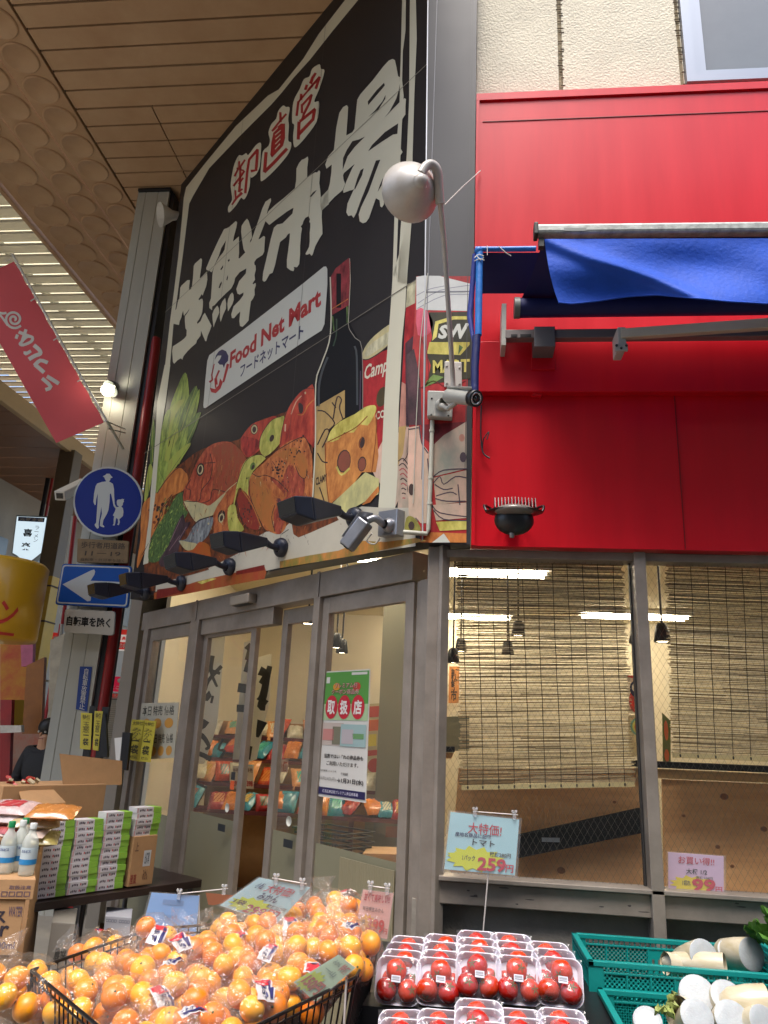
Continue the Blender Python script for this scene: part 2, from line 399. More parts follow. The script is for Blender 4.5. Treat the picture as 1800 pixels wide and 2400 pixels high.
for a, b, o in ((.915, .975, -.075), (2.40, 2.53, -.075), (3.29, 3.38, -.075)):
    bbox('door_post', a, b, 0, 2.205, o, o-.11, ALU, shop)
GFILM = mat('obscure_film', '77745f', .45, var=.05, vs=3)
DOORG = glassy('door_glass', refl=.015, haze=.03, hazecol=(.62, .62, .55, 1), bump=.03, bs=2)
def leaf(name, t0, t1, o, hz=2.2, film=True, wd=.06, stick=True, fz=.96, shop=shop):
    d = MB()
    for a, b in ((t0, t0+wd), (t1-wd, t1)):
        d.hexa([Bp(a, .02, o), Bp(b, .02, o), Bp(b, .02, o-.035), Bp(a, .02, o-.035)], [Bp(a, hz, o), Bp(b, hz, o), Bp(b, hz, o-.035), Bp(a, hz, o-.035)], ALU)
    for z0, z1 in ((.02, .12), (hz-.09, hz)):
        d.hexa([Bp(t0+wd, z0, o), Bp(t1-wd, z0, o), Bp(t1-wd, z0, o-.035), Bp(t0+wd, z0, o-.035)], [Bp(t0+wd, z1, o), Bp(t1-wd, z1, o), Bp(t1-wd, z1, o-.035), Bp(t0+wd, z1, o-.035)], ALU)
    L = d.build(name, shop, bevel=.003)
    bbox('pane', t0+wd, t1-wd, .12, hz-.09, o-.015, o-.02, DOORG, L, 0)
    if film: bbox('obscure_film', t0+wd+.002, t1-wd-.002, .122, fz, o-.013, o-.0145, GFILM, L, 0)
    return L
D1 = leaf('fixed_light', .16, .915, -.10, 2.2)
D2 = leaf('sliding_door', .965, 1.42, -.16, 2.19)
D3 = leaf('sliding_door', 1.68, 2.40, -.13, 2.17)
D4 = leaf('fixed_light', 2.53, 3.29, -.10, 2.2, fz=.9)
bbox('ribbed_panel', .22, .62, .12, .93, -.093, -.099, mat('ribbed_glass', '847c63', .35, stretch=(60, 60, 1), bump=.6, bs=3), D1, 0)
bbox('door_transom', 1.44, 2.40, 2.10, 2.205, -.10, -.17, ALU, shop)
# door stickers
WS = mat('sticker_white', 'c9c9bf', .5); NV = mat('sticker_navy', '22262c', .5); OR = mat('sticker_orange', 'c9552a', .5)
for L, t in ((D3, 1.765), (D2, 1.08)):
    bbox('sticker', t, t+.09, .9, .94, -.095 if L is D3 else -.125, -.0955 if L is D3 else -.1255, NV, L, 0)
    s_ = MB(); s_.lathe(Bp(t+.045, 1.03, -.12), (-Q, -Q, 0), [(0, .001), (0, .022), (.0005, .022), (.0005, .026)], WS, 18); s_.build('sticker', L)
bbox('sticker', 1.752, 1.80, 1.19, 1.235, -.12, -.121, NV, D3, 0); bbox('sticker', 1.752, 1.80, 1.135, 1.185, -.12, -.121, OR, D3, 0)
# the front of the shop that turns into the arcade, seen edge on beyond the corner
m = MB(); m.box((-2.72, 9.3, 1.7), (.1, 6.6, 3.4), mat('side_front', '8a8378', .6)); m.build('arcade_side_wall', shop)

# ================================================================ big illustrated sign on the chamfered corner
INK = mat('print_black', '1d191a', .5, var=.1, vs=.6, col2='272322', spec=.3); CRM = mat('print_cream', 'cdc9b3', .5, var=.03, vs=1.5)
sign = thing('corner_sign', 'towering black signboard with cream brush characters and painted food above the shop doors', 'signboard', tuple(Bp(1.8, 2.34, -.1)))
c4 = [PB(305, 1404), PB(990, 1269), PB(1003, 0), PB(425, 432)]
# carry the right edge up to the true top corner beyond the frame
top_r = PB(1003, 0)+(PB(1003, 0)-PB(990, 1269))*.34
top_l = PB(425, 432); top_r = Vector((top_r.x, top_r.y, 6.72))
b = MB(); back = Vector((Q, Q, 0))*.12
b.prism([PB(305, 1404), PB(990, 1269), top_r, top_l], back, INK); b.build('panel', sign)
P = Print(PB)
# wrapped lower edge (the print runs round onto the underside)
# frame border
P.sheet(400, 0, 2.765)
P.poly([(1130, 0), (960, 220), (860, 380), (700, 580), (630, 620), (420, 820), (230, 1050), (100, 1215), (85, 1280), (72, 1430), (50, 1659), (20, 1900), (-4, 2080), (-38, 2385), (-6, 2385), (20, 2080), (46, 1900), (78, 1659), (108, 1420), (120, 1320), (145, 1270), (250, 1090), (440, 890), (650, 680), (720, 600), (800, 500), (900, 390), (1050, 200), (1215, 0), (1300, -130), (1220, -130)], CRM, 1)
P.sheet(310, 860, 3.948)
P.poly([(232, 320), (300, -20), (352, -20), (310, 320), (265, 600), (235, 900), (215, 1170), (185, 1400), (148, 1815), (100, 1830), (155, 1400), (170, 1150), (195, 900), (215, 620)], CRM, 6)
P.sheet(400, 0, 2.765)
P.poly([(1505, -200), (1528, -200), (1522, 200), (1505, 330), (1500, 520), (1510, 620), (1497, 850), (1490, 1000), (1475, 1400), (1462, 1750), (1470, 1800), (1530, 1780), (1520, 2000), (1500, 2200), (1478, 2650), (1470, 3080), (1455, 3290), (1345, 3300), (1362, 3080), (1382, 2650), (1398, 2350), (1425, 2000), (1438, 1800), (1450, 1400), (1470, 950), (1478, 700), (1490, 400)], CRM, 6)
P.poly([(1552, -200), (1585, -200), (1595, 250), (1580, 600), (1568, 1000), (1560, 1450), (1530, 1830), (1468, 1850), (1490, 1480), (1530, 1000), (1545, 650), (1548, 300)], CRM, 6)
P.poly([(1440, 1780), (1555, 1400), (1545, 1600), (1530, 1850)], CRM, 6)
P.done('border', sign)
P.sheet(390, 600, 8.507)
P.poly([(690,45),(712,75),(700,200),(680,340),(665,440),(690,430),(805,310),(815,400),(818,470),(795,600),(740,740),(725,790),(700,760),(680,800),(640,860),(650,885),(680,860),(715,850),(730,900),(728,1000),(715,1120),(690,1190),(650,1265),(610,1320),(620,1355),(680,1300),(725,1190),(765,1130),(900,1390),(870,1480),(820,1600),(795,1700),(775,1695),(740,1610),(690,1490),(680,1590),(610,1680),(595,1740),(500,1820),(420,1900),(340,2000),(320,2070),(285,2040),(220,2080),(155,2150),(130,2110),(115,1900),(130,1800),(180,1770),(300,1690),(360,1640),(400,1590),(405,1480),(380,1440),(368,1300),(370,1190),(345,1185),(335,1090),(320,1130),(300,1220),(265,1300),(250,1375),(160,1355),(95,1340),(120,1160),(200,1050),(225,920),(260,830),(275,640),(300,590),(420,480),(470,480),(455,600),(450,680),(490,660),(510,600),(530,440),(545,200),(570,150)], CRM, 8)
P.poly([(462,1045),(440,1100),(375,1195),(358,1180),(420,1110)], INK, 10)
P.sheet(470, 490, 7.629)
P.poly([(630,215),(655,240),(640,330),(600,480),(580,580),(685,490),(688,600),(690,780),(680,880),(700,880),(800,775),(770,720),(740,540),(725,400),(735,300),(780,230),(830,170),(860,210),(910,370),(920,500),(905,560),(930,500),(990,330),(1050,160),(1100,0),(1160,-130),(1256,-196),(1262,-150),(1200,20),(1160,220),(1110,350),(1035,540),(1065,530),(1130,480),(1155,500),(1145,640),(1140,760),(1110,820),(1000,890),(960,950),(965,995),(985,1010),(990,1080),(965,1180),(975,1260),(930,1330),(940,1345),(985,1320),(990,1360),(965,1440),(970,1530),(940,1600),(900,1650),(875,1840),(860,1990),(800,2060),(750,2105),(705,2090),(695,2000),(710,1830),(660,1880),(600,1950),(560,1950),(550,1880),(590,1740),(700,1630),(765,1540),(770,1490),(700,1530),(660,1510),(640,1430),(690,1290),(810,1150),(820,1060),(700,1130),(620,1230),(600,1320),(550,1420),(450,1510),(320,1640),(250,1720),(210,1740),(205,1810),(160,1770),(155,1680),(185,1600),(200,1400),(210,1200),(222,1100),(195,1130),(160,1105),(110,1090),(100,1060),(200,820),(320,560),(420,360),(500,330)], CRM, 8)
for h in ([(455,560),(440,640),(430,720),(400,780),(340,850),(280,950),(240,1030),(225,1100),(212,1110),(250,1000),(330,830),(370,700)], [(515,885),(520,920),(500,945),(487,920)], [(405,1000),(400,1050),(365,1095),(355,1075)], [(485,1180),(492,1220),(475,1280),(462,1260)], [(375,1290),(380,1330),(345,1415),(322,1410),(345,1340)], [(922,505),(912,560),(880,605),(890,560)]): P.poly(h, INK, 10)
for h in ([(300,1725),(325,1770),(335,1850),(290,1960),(250,2060),(235,2120),(215,1980),(210,1880),(240,1800)], [(440,1590),(460,1690),(455,1780),(400,1900),(360,2020),(345,1950),(350,1750),(390,1650)], [(565,1490),(590,1530),(595,1620),(570,1700),(510,1800),(490,1830),(480,1700),(490,1620),(530,1530)]): P.poly(h, CRM, 8)
P.sheet(600, 350, 6.912)
P.poly([(840,115),(848,160),(830,300),(830,460),(910,400),(960,370),(990,375),(1020,340),(1040,360),(1035,440),(1025,550),(1040,650),(1050,780),(1070,780),(1180,650),(1180,890),(1150,910),(1070,990),(1065,1100),(1075,1250),(1078,1370),(1030,1440),(960,1570),(920,1700),(900,1725),(870,1690),(820,1710),(800,1695),(860,1580),(870,1500),(870,1350),(880,1250),(880,1190),(862,1180),(875,1130),(850,1085),(800,1110),(770,1160),(755,1210),(725,1250),(745,1280),(730,1370),(715,1560),(715,1700),(700,1860),(665,1910),(610,1905),(620,1940),(605,1975),(560,1960),(500,1915),(500,1790),(520,1650),(545,1450),(550,1360),(520,1370),(480,1430),(390,1500),(350,1680),(310,1870),(270,2000),(220,2020),(160,2130),(130,2145),(105,2120),(115,2000),(180,1720),(240,1450),(290,1270),(340,1220),(430,1200),(590,1040),(608,945),(500,1010),(350,1120),(215,1225),(150,1160),(160,1080),(205,1000),(310,900),(450,790),(630,630),(650,500),(655,310),(700,220),(740,170),(790,150)], CRM, 9)
P.poly([(985,655),(950,710),(890,775),(870,760),(830,790),(880,750),(920,700)], INK, 11)
P.sheet(750, 120, 5.268)
P.poly([(5,1810),(15,1800),(100,1710),(120,1640),(140,1500),(145,1400),(80,1450),(65,1400),(100,1300),(170,1220),(185,1100),(200,950),(220,850),(240,760),(285,690),(330,665),(348,690),(340,830),(325,1040),(400,1000),(425,960),(440,800),(450,700),(460,600),(500,530),(650,360),(780,190),(850,115),(895,95),(925,110),(945,200),(965,310),(985,320),(985,650),(1020,610),(1040,580),(1062,590),(1055,680),(1055,780),(1015,840),(1005,1000),(995,1200),(1020,1245),(990,1290),(980,1400),(900,1420),(860,1450),(800,1560),(790,1750),(790,1890),(765,1930),(745,1915),(735,1840),(690,1815),(650,1930),(605,2060),(570,2110),(530,2125),(490,2100),(475,2000),(500,1920),(440,2010),(415,2060),(390,2025),(350,2035),(325,1990),(340,1880),(420,1700),(400,1715),(370,1720),(290,1750),(285,1720),(320,1620),(400,1440),(430,1390),(300,1500),(285,1530),(290,1580),(310,1640),(280,1715),(180,1800),(30,1960),(5,1970)], CRM, 9)
for h in ([(790,390),(800,420),(770,460),(595,665),(590,620),(700,480)], [(810,540),(805,590),(720,720),(600,810),(680,730),(770,620)], [(985,400),(982,630),(800,815),(860,740),(940,590),(975,470)], [(965,890),(955,1020),(900,1030),(760,1120),(595,1235),(640,1160),(800,1000)], [(555,1055),(430,1180),(340,1300),(280,1465),(285,1320),(330,1220),(400,1110),(480,1090)], [(780,1560),(770,1640),(710,1740),(740,1650)], [(540,1445),(520,1530),(430,1710),(425,1690),(460,1570),(500,1470)], [(745,1340),(690,1480),(600,1730),(505,1930),(470,2040),(450,1990),(500,1850),(600,1600),(690,1350)]): P.poly(h, INK, 11)
P.done('large_brush_lettering', sign)
# red small characters with a cream outline
RI = mat('print_red', 'a3181f', .38, var=.06, vs=4)
P.sheet(530, 140, 6.146)
for h in ([(480,1195),(505,1220),(500,1350),(485,1530),(440,1640),(370,1700),(350,1690),(340,1820),(300,1950),(255,2015),(215,1990),(150,2090),(60,2190),(30,2190),(30,2120),(85,2020),(75,1900),(65,1800),(85,1650),(120,1500),(180,1380),(230,1380),(290,1345),(320,1370),(420,1240)], [(820,660),(860,680),(905,680),(915,720),(895,850),(905,950),(895,1160),(935,1190),(935,1260),(880,1380),(700,1590),(525,1745),(495,1700),(505,1500),(530,1320),(610,1240),(630,1150),(610,1050),(650,930),(720,850),(750,740)], [(1345,65),(1365,130),(1410,140),(1410,200),(1350,400),(1270,600),(1335,600),(1335,720),(1300,900),(1150,1110),(1020,1250),(975,1240),(965,1100),(980,940),(950,900),(955,700),(985,560),(1060,420),(1120,280),(1200,240),(1240,130)]): P.poly(h, CRM, 8, 3)
for h, w_ in (([(190,1460),(185,1550),(120,1680)],28), ([(185,1570),(272,1440)],28), ([(150,1560),(255,1600)],24), ([(105,1820),(180,1720),(265,1600)],30), ([(205,1540),(198,1800),(185,1910)],34), ([(180,1790),(248,1700)],26), ([(132,1880),(138,2010)],26), ([(185,1900),(238,1860)],26), ([(82,2090),(150,1990),(230,1915)],[26,40]), ([(455,1290),(330,1440),(305,1600),(275,1925)],36), ([(450,1290),(445,1420),(430,1590),(355,1605)],42),
    ([(780,755),(785,900)],34), ([(868,780),(770,890),(660,1030)],28), ([(575,1330),(552,1620)],46), ([(548,1620),(700,1470),(878,1280)],46),
    ([(1290,190),(1245,260),(1215,345)],[34,48]), ([(1350,245),(1180,440)],36), ([(1340,270),(1290,420)],38), ([(1162,360),(1140,435)],38), ([(1080,490),(1078,580)],38), ([(1040,610),(1200,420),(1345,260)],26), ([(1040,600),(1015,810)],34), ([(1100,650),(1235,500)],32), ([(1092,640),(1092,770)],34), ([(1232,500),(1200,620),(1115,790)],36), ([(1120,780),(1095,860)],34), ([(1060,890),(1285,705)],40), ([(1050,890),(1038,1150)],46), ([(1275,710),(1250,860),(1050,1070)],46)): P.stroke(h, w_, RI, 10)
P.poly([(790,920),(848,920),(848,1130),(820,1240),(660,1410),(636,1370),(650,1200),(690,1000)], RI, 10)
for h in ([(680,1045),(745,975)],[(705,1085),(785,1015)],[(710,1145),(785,1075)],[(708,1215),(780,1140)],[(705,1290),(775,1210)]): P.stroke(h, 13, CRM, 12)
P.done('small_red_lettering', sign)
# name plate
P.sheet(470, 610, 5.352)
PW = mat('print_plate_white', 'c9cbc2', .35); PR = mat('print_plate_red', 'ab1d24', .4); PN = mat('print_navy', '1c2154', .4)
P.poly([(1590,110),(1592,300),(1570,600),(1555,800),(1520,880),(1300,1020),(900,1290),(500,1560),(60,1855),(40,1850),(35,1820),(60,1500),(85,1260),(110,1190),(500,900),(900,590),(1300,280),(1545,80),(1575,78)], PW, 8)
P.poly([(230,1140),(270,1118),(320,1140),(350,1200),(345,1260),(310,1300),(292,1350),(278,1310),(240,1310),(215,1280),(245,1240),(262,1195),(215,1195),(175,1250),(195,1190)], PN, 10)
for h, w_ in (([(172,1300),(140,1440),(150,1500),(110,1530)],[12,26]), ([(235,1380),(195,1470),(205,1560)],22), ([(345,1300),(320,1400),(285,1530)],[34,24]), ([(180,1480),(190,1600)],16)): P.stroke(h, w_, PR, 10)
P.poly([(118,1600),(180,1615),(225,1570),(245,1480),(278,1530),(250,1610),(190,1668),(135,1655)], PR, 10)
P.text('Food Net Mart', [(362,1165),(1500,330),(1520,560),(362,1365)], PR, 10, bold=.035, shear=.12)
P.text('フードネットマート', [(500,1320),(1292,790),(1292,965),(498,1478)], PN, 10, bold=.02, shear=.1)
P.done('name_plate', sign)
# ---- painted food
def pr(n, c, c2=None, vs=14):
    k = lin(c2 or c); a = lin(c); m_ = [min(1, v*1.25) for v in k[:3]]+[1]; d_ = [v*.72 for v in a[:3]]+[1]
    return mat('paint_'+n, d_, .5, vs=vs, col2=m_, stretch=(1, 1, .5), spec=.3)
LG = pr('leaf', '6f8a3a', '9bab52'); LD = pr('leaf_dark', '3f5c30', '6c8543'); LY = pr('leaf_pale', 'b7b65c', '96a548'); OG = pr('orange', 'b5652f', 'c27a3c')
RD = pr('fish_red', '9a3c2c', 'b4593a', 25); RD2 = pr('apple_red', 'a3322b', 'b84a35'); YL = pr('apple_green', 'a3a645', 'b9b35c'); CH = pr('roast', 'a4502c', 'bb7440', 22); CHY = pr('roast_light', 'bb7c3e', 'a5602f', 20)
BR = pr('label_tan', 'bd9f68', 'b09157'); LINE = mat('paint_line', '35201c', .5); GR = pr('sprig', '2c4424', '5f7a41', 70); PU = pr('aubergine', '35232b', '4c3a40'); GY = pr('silver_fish', '5d626b', '8d9190', 30)
PALE = pr('pale', 'c3bd94', 'b8ab7c'); DK = mat('paint_dark', '131317', .6, spec=.2); CZ = pr('cheese', 'bd713a', 'c48545'); CZY = pr('cheese_top', 'bfb14c', 'c7bd66'); PK = pr('garlic', 'c3b39d', 'c8a492', 6); CRED = pr('can_red', '9c1d22', 'a82a2c'); LM = pr('butter', 'c0bb85', 'bcb67a')
P.sheet(310, 860, 3.948)
P.poly([(200,450),(240,620),(200,1100),(110,1240),(60,1500),(40,1850),(60,1880),(150,1880),(460,1850),(900,1850),(900,900),(560,900),(430,900),(300,700),(290,430)], pr('ground', '8a5a32', '5d4a2c', 18), 1) if False else None
P.sheet(0, 0, 1)
P.poly([(352,1385),(338,1300),(352,1200),(392,1120),(440,1075),(480,1050),(560,1030),(600,990),(640,975),(700,960),(737,985),(738,1190),(880,1215),(940,1210),(940,1258),(880,1285),(700,1318),(450,1372)], mat('paint_underlayer', '3a1c12', .5, vs=26, col2='8a4a26', stretch=(1, 1, .6), spec=.3), .5, 2)
rg = random.Random(5)
def inhull(x_, y_): return y_ > 1060+abs(x_-660)*.45 and y_ < 1300-(x_-560)*.18 and 430 < x_ < 735
for k in range(420):
    x_, y_ = rg.uniform(420, 740), rg.uniform(1000, 1330)
    if not inhull(x_, y_): continue
    a_ = rg.uniform(.9, 2.3); l_ = rg.uniform(3, 13)
    P.stroke([(x_, y_), (x_+l_*.5*math.cos(a_)+rg.uniform(-1.5, 1.5), y_+l_*.5*math.sin(a_)), (x_+l_*math.cos(a_), y_+l_*math.sin(a_))], [rg.uniform(.6, 1.6), .4], rg.choice((LINE, LINE, RD, CHY, OG, PALE, CH)), 13+rg.random()*.4)
P.sheet(310, 860, 3.948)
leaf_defs = [([(490,50),(520,170),(520,330),(440,520),(350,700),(340,420),(420,180)], LG), ([(595,175),(600,330),(520,560),(400,760),(440,480),(530,260)], LD), ([(625,215),(600,400),(520,620),(500,500),(590,260)], LG), ([(635,420),(620,480),(560,640),(430,900),(420,760),(560,470)], LD), ([(490,300),(400,440),(350,640),(300,900),(290,650),(360,370)], LY), ([(355,400),(340,560),(290,900),(240,1060),(235,800),(300,450)], LG), ([(415,560),(420,760),(330,960),(260,1060),(320,780)], LY), ([(510,530),(500,700),(400,900),(300,1000),(400,700)], LG), ([(545,700),(470,830),(380,960),(260,1120),(230,1120),(250,1000),(400,800)], LY), ([(195,480),(210,620),(190,880),(165,900),(175,620)], LD), ([(160,900),(190,960),(150,1180),(110,1240),(130,1040)], LY), ([(240,900),(330,880),(300,1060),(235,1180),(215,1100)], LG)]
for k, (h, c) in enumerate(leaf_defs):
    P.poly(h, c, 1+k*.3, 3); P.stroke([h[0], ((h[0][0]+h[len(h)//2][0])/2-8, (h[0][1]+h[len(h)//2][1])/2), h[len(h)//2]], [3, 6], LD if c is not LD else LY, 1.2+k*.3, 3)
P.poly([(430,930),(480,950),(515,1020),(500,1120),(400,1180),(330,1240),(260,1480),(200,1600),(120,1700),(50,1860),(45,1780),(75,1600),(80,1400),(110,1250),(230,1160),(300,1050),(370,960)], OG, 5, 3)
for a in ([(230,1170),(310,1050),(430,930),(500,980)], [(330,1240),(260,1340),(240,1450),(190,1560),(90,1740)], [(370,1180),(270,1300),(280,1360),(200,1500)]): P.stroke(a, 7, LINE, 6, 3)
for k in range(16): P.dots((random.uniform(150, 330), random.uniform(1260, 1500)), random.uniform(6, 16), random.uniform(10, 30), LINE if k % 2 else pr('deep_orange', '7d3b1f'), 5.9, 8, .5)
P.poly([(470,1160),(490,1250),(520,1340),(430,1480),(330,1700),(260,1790),(155,1800),(160,1640),(230,1480),(330,1330),(400,1200)], GR, 6.4, 3)
for k in range(120):
    u, v_ = random.random(), random.random(); x_ = 200+u*240-v_*60+(1-v_)*60; y_ = 1230+v_*540
    P.stroke([(x_, y_), (x_+random.uniform(4, 22), y_-random.uniform(12, 34))], random.uniform(3, 8), random.choice((LD, LG, GR, LG)), 6.6+random.random()*.3)
P.poly([(470,1360),(490,1440),(540,1440),(450,1600),(400,1780),(280,1850),(250,1790),(340,1640),(400,1480)], PU, 7, 3)
for a in ([(450,1400),(350,1620)], [(440,1560),(340,1700)], [(500,1480),(430,1600)]): P.stroke(a, 7, pr('aubergine_light', '7a5f66'), 7.4)
P.poly([(840,690),(950,720),(1060,860),(1070,960),(960,1110),(880,1220),(760,1360),(600,1430),(500,1320),(470,1250),(480,1130),(540,1020),(600,880),(700,740)], RD, 8, 3)
P.poly([(900,700),(1010,780),(1060,880),(1000,900),(960,1080),(870,1160),(740,1150),(780,900),(740,760)], pr('fish_body', 'a5603c', '8f3d2a', 30), 8.3, 3)
P.poly([(470,1240),(640,1260),(720,1280),(850,1170),(870,1210),(760,1360),(610,1430),(560,1400)], PALE, 8.8, 3)
for a in ([(480,1240),(620,1240),(640,1140),(720,1040),(740,900),(720,800)], [(640,1260),(720,1230),(740,1140),(800,1140),(870,1160)], [(540,1040),(500,1120),(540,1140),(530,1220)], [(480,1130),(470,1240),(560,1410)], [(670,890),(770,885)]): P.stroke(a, 7, LINE, 9.2, 3)
for k in range(50):
    x_ = random.uniform(640, 980); y_ = random.uniform(830, 1130); P.stroke([(x_, y_), (x_-8, y_+50)], 4, random.choice((RD, OG, pr('deep_orange', '7d3b1f'))), 8.7)
P.dots((630, 950), 36, 62, LINE, 9.3, 14, .15); P.dots((630, 950), 26, 46, PALE, 9.5, 14, .15); P.dots((628, 948), 16, 34, LINE, 9.7, 12, .15)
P.poly([(740,1390),(750,1430),(700,1560),(620,1640),(570,1700),(490,1680),(430,1610),(500,1590),(560,1480),(620,1410)], GY, 9, 3)
P.poly([(440,1610),(520,1620),(600,1640),(570,1700),(490,1690)], PALE, 9.3, 3)
P.stroke([(740,1380),(620,1420),(550,1490)], 10, LINE, 9.5, 3); P.dots((705, 1450), 8, 10, PALE, 9.6)
# lower band and small things at its foot
P.poly([(700,1640),(720,1700),(700,1780),(420,1780),(470,1710),(560,1690),(620,1620)], pr('persimmon', 'bb6a26', 'a8481f'), 9.8, 3)
P.poly([(1224,1720),(1000,1780),(900,1830),(700,1880),(560,1920),(220,2010),(215,2080),(440,2030),(620,1985),(1224,1850)], mat('print_band', 'bdb7a6', .4, var=.05, vs=6), 10)
P.poly([(1224,1845),(940,1905),(600,1985),(450,2035),(200,2090),(200,2150),(500,2100),(1224,1960),(1240,1900)], pr('strip_orange', 'b06a2f', '8d3a24', 9), 10.3)
P.poly([(230,2060),(440,2030),(470,2080),(220,2150)], pr('chilli', '8f2a20', '611a14', 40), 10.8)
P.poly([(600,1990),(740,1955),(780,1960),(640,2010)], CZY, 10.8); P.poly([(960,1890),(1224,1830),(1224,1880),(960,1925)], pr('chilli', '8f2a20'), 10.7)
# right half of the food
P.sheet(500, 880, 5.267)
P.poly([(640,540),(760,500),(820,600),(700,800),(560,930),(430,1010),(350,930),(340,850),(350,760),(480,600)], RD2, 7, 3)
P.poly([(350,760),(430,760),(560,800),(560,900),(430,1010),(360,900)], pr('gill', '7f1f22', 'a8382f', 25), 7.2, 3)
P.dots((505, 665), 44, 66, LINE, 7.6, 14, .1); P.dots((505, 665), 38, 56, PALE, 7.8, 14, .1); P.dots((505, 668), 24, 40, LINE, 8, 12, .1)
P.poly([(840,505),(875,510),(880,640),(840,800),(770,900),(660,990),(590,960),(565,860),(580,770),(640,650),(730,545)], YL, 9.6, 3); P.stroke([(840,505),(730,545),(640,650),(580,770),(565,880)], 8, LINE, 9.8, 3)
P.dots((710, 740), 42, 90, LY, 9.9, 14, .35); P.dots((722, 775), 26, 46, LINE, 10.1, 12, .35)
P.poly([(1245,160),(1250,850),(1180,830),(1000,790),(830,900),(830,740),(860,600),(900,450),(980,320),(1080,200),(1160,155)], RD2, 10, 3)
for a, w_, c in (([(1240,160),(1110,175),(960,340),(870,560),(830,860)], 7, LINE), ([(1090,250),(1020,330),(960,480)], 12, pr('shine', 'c8a184')), ([(1040,480),(1110,480),(1160,380),(1240,300)], 12, OG), ([(890,600),(885,690)], 18, pr('shine', 'c8a184'))): P.stroke(a, w_, c, 10.3, 3)
P.poly([(1050,340),(1100,360),(1110,430),(1090,470),(1060,450)], LINE, 10.5, 3); P.dots((1135, 215), 10, 16, PALE, 10.5)
P.poly([(560,980),(620,985),(650,1020),(560,1110),(470,1220),(440,1400),(420,1500),(330,1380),(280,1500),(250,1640),(260,1450),(310,1260),(370,1090),(460,1000)], YL, 10, 3); P.stroke([(650,1020),(590,980),(500,990),(400,1060),(320,1240),(270,1420)], 7, LINE, 10.2, 3)
P.dots((485, 1120), 30, 50, LD, 10.4, 12, .3); P.dots((490, 1130), 14, 30, LINE, 10.6, 12, .3); P.dots((415, 1270), 8, 14, LINE, 10.6)
P.poly([(1060,770),(1150,790),(1215,960),(1225,1200),(1215,1500),(1100,1580),(950,1680),(880,1760),(900,1860),(820,1960),(700,1930),(620,1880),(560,1760),(500,1600),(430,1480),(440,1330),(480,1210),(620,1080),(760,950),(900,830)], CH, 11, 3)
P.poly([(560,1240),(640,1330),(720,1450),(760,1560),(740,1700),(760,1920),(680,1900),(560,1740),(470,1520),(460,1330),(500,1240)], CHY, 11.3, 3)
P.poly([(930,1100),(1050,1200),(1130,1280),(1110,1480),(1000,1600),(900,1720),(830,1950),(750,1900),(750,1700),(800,1600),(880,1500),(820,1400),(700,1280),(750,1260),(830,1330)], pr('roast_red', '8f3a2a', 'a8503a', 20), 11.4, 3)
P.poly([(940,900),(1040,900),(1150,1030),(1160,1180),(1130,1260),(1070,1240),(1000,1100),(950,1080),(800,1000),(700,1010)], CHY, 11.5, 3)
for a in ([(640,1010),(760,940),(1060,770),(1150,790),(1215,960)], [(480,1210),(560,1250),(640,1230),(780,1290),(860,1360),(930,1440)], [(440,1250),(450,1480),(560,1760),(640,1920)], [(1000,1080),(1060,1230),(1130,1270),(1160,1180)], [(760,1600),(720,1750),(760,1930)], [(930,1900),(840,1960)]): P.stroke(a, 9, LINE, 11.8, 3)
P.stroke([(700,1380),(760,1490),(880,1510),(900,1440)], 14, CHY, 11.9, 3); P.stroke([(800,1500),(840,1660),(820,1760)], 40, pr('roast_shadow', '5e3238'), 11.7, 3)
for k in range(46):
    cx, cy = random.choice(((800, 1110), (1070, 840), (1010, 980), (820, 1230))); P.dots((cx+random.gauss(0, 50), cy+random.gauss(0, 46)), random.uniform(5, 13), random.uniform(7, 17), LINE, 12, 7)
for k in range(90):
    x_, y_ = random.uniform(480, 1190), random.uniform(900, 1850); a_ = random.uniform(.9, 1.7); l_ = random.uniform(25, 70)
    if (x_-830)**2/360**2+(y_-1380)**2/520**2 < .9: P.stroke([(x_, y_), (x_+l_*math.cos(a_), y_+l_*math.sin(a_))], random.uniform(3, 7), random.choice((CHY, CH, pr('roast_shadow', '5e3238'), OG)), 11.9)
P.poly([(180,1640),(270,1600),(300,1760),(380,1900),(260,1940),(190,1900)], YL, 11.2, 3)
P.poly([(350,1420),(440,1500),(560,1760),(560,1900),(420,1870),(330,1720),(290,1560)], pr('crab', 'a0402c', '7c2a22', 30), 11.6, 3); P.stroke([(350,1410),(480,1600),(590,1870)], 14, CHY, 12.1, 3); P.stroke([(290,1560),(350,1800),(420,1890)], 8, LINE, 12.1, 3)
for k in range(22): P.dots((random.uniform(330, 500), random.uniform(1560, 1850)), random.uniform(5, 13), random.uniform(8, 20), LINE, 12, 7)
P.poly([(280,1330),(250,1560),(180,1640),(190,1900),(120,2000),(20,2000),(0,1750),(20,1650),(90,1550),(180,1420)], pr('snapper', 'a5482e', 'b46b3a', 22), 11, 3); P.stroke([(290,1320),(150,1440),(60,1580),(0,1700)], 8, PALE, 11.8, 3)
P.dots((100, 1740), 46, 80, LINE, 11.9, 14, .2); P.dots((100, 1760), 34, 60, PALE, 12.1, 14, .2); P.dots((100, 1760), 20, 40, LINE, 12.3, 12, .2)
P.poly([(650,1930),(860,1900),(960,1800),(990,1960),(1050,2000),(1200,1940),(1560,1780),(1400,1620),(1580,1620),(1560,2212),(1300,2300),(900,2360),(500,2440),(300,2480),(0,2560),(-60,2380),(300,2200),(560,1980)], mat('print_band', 'bdb7a6', .4, var=.05, vs=6), 9.7)
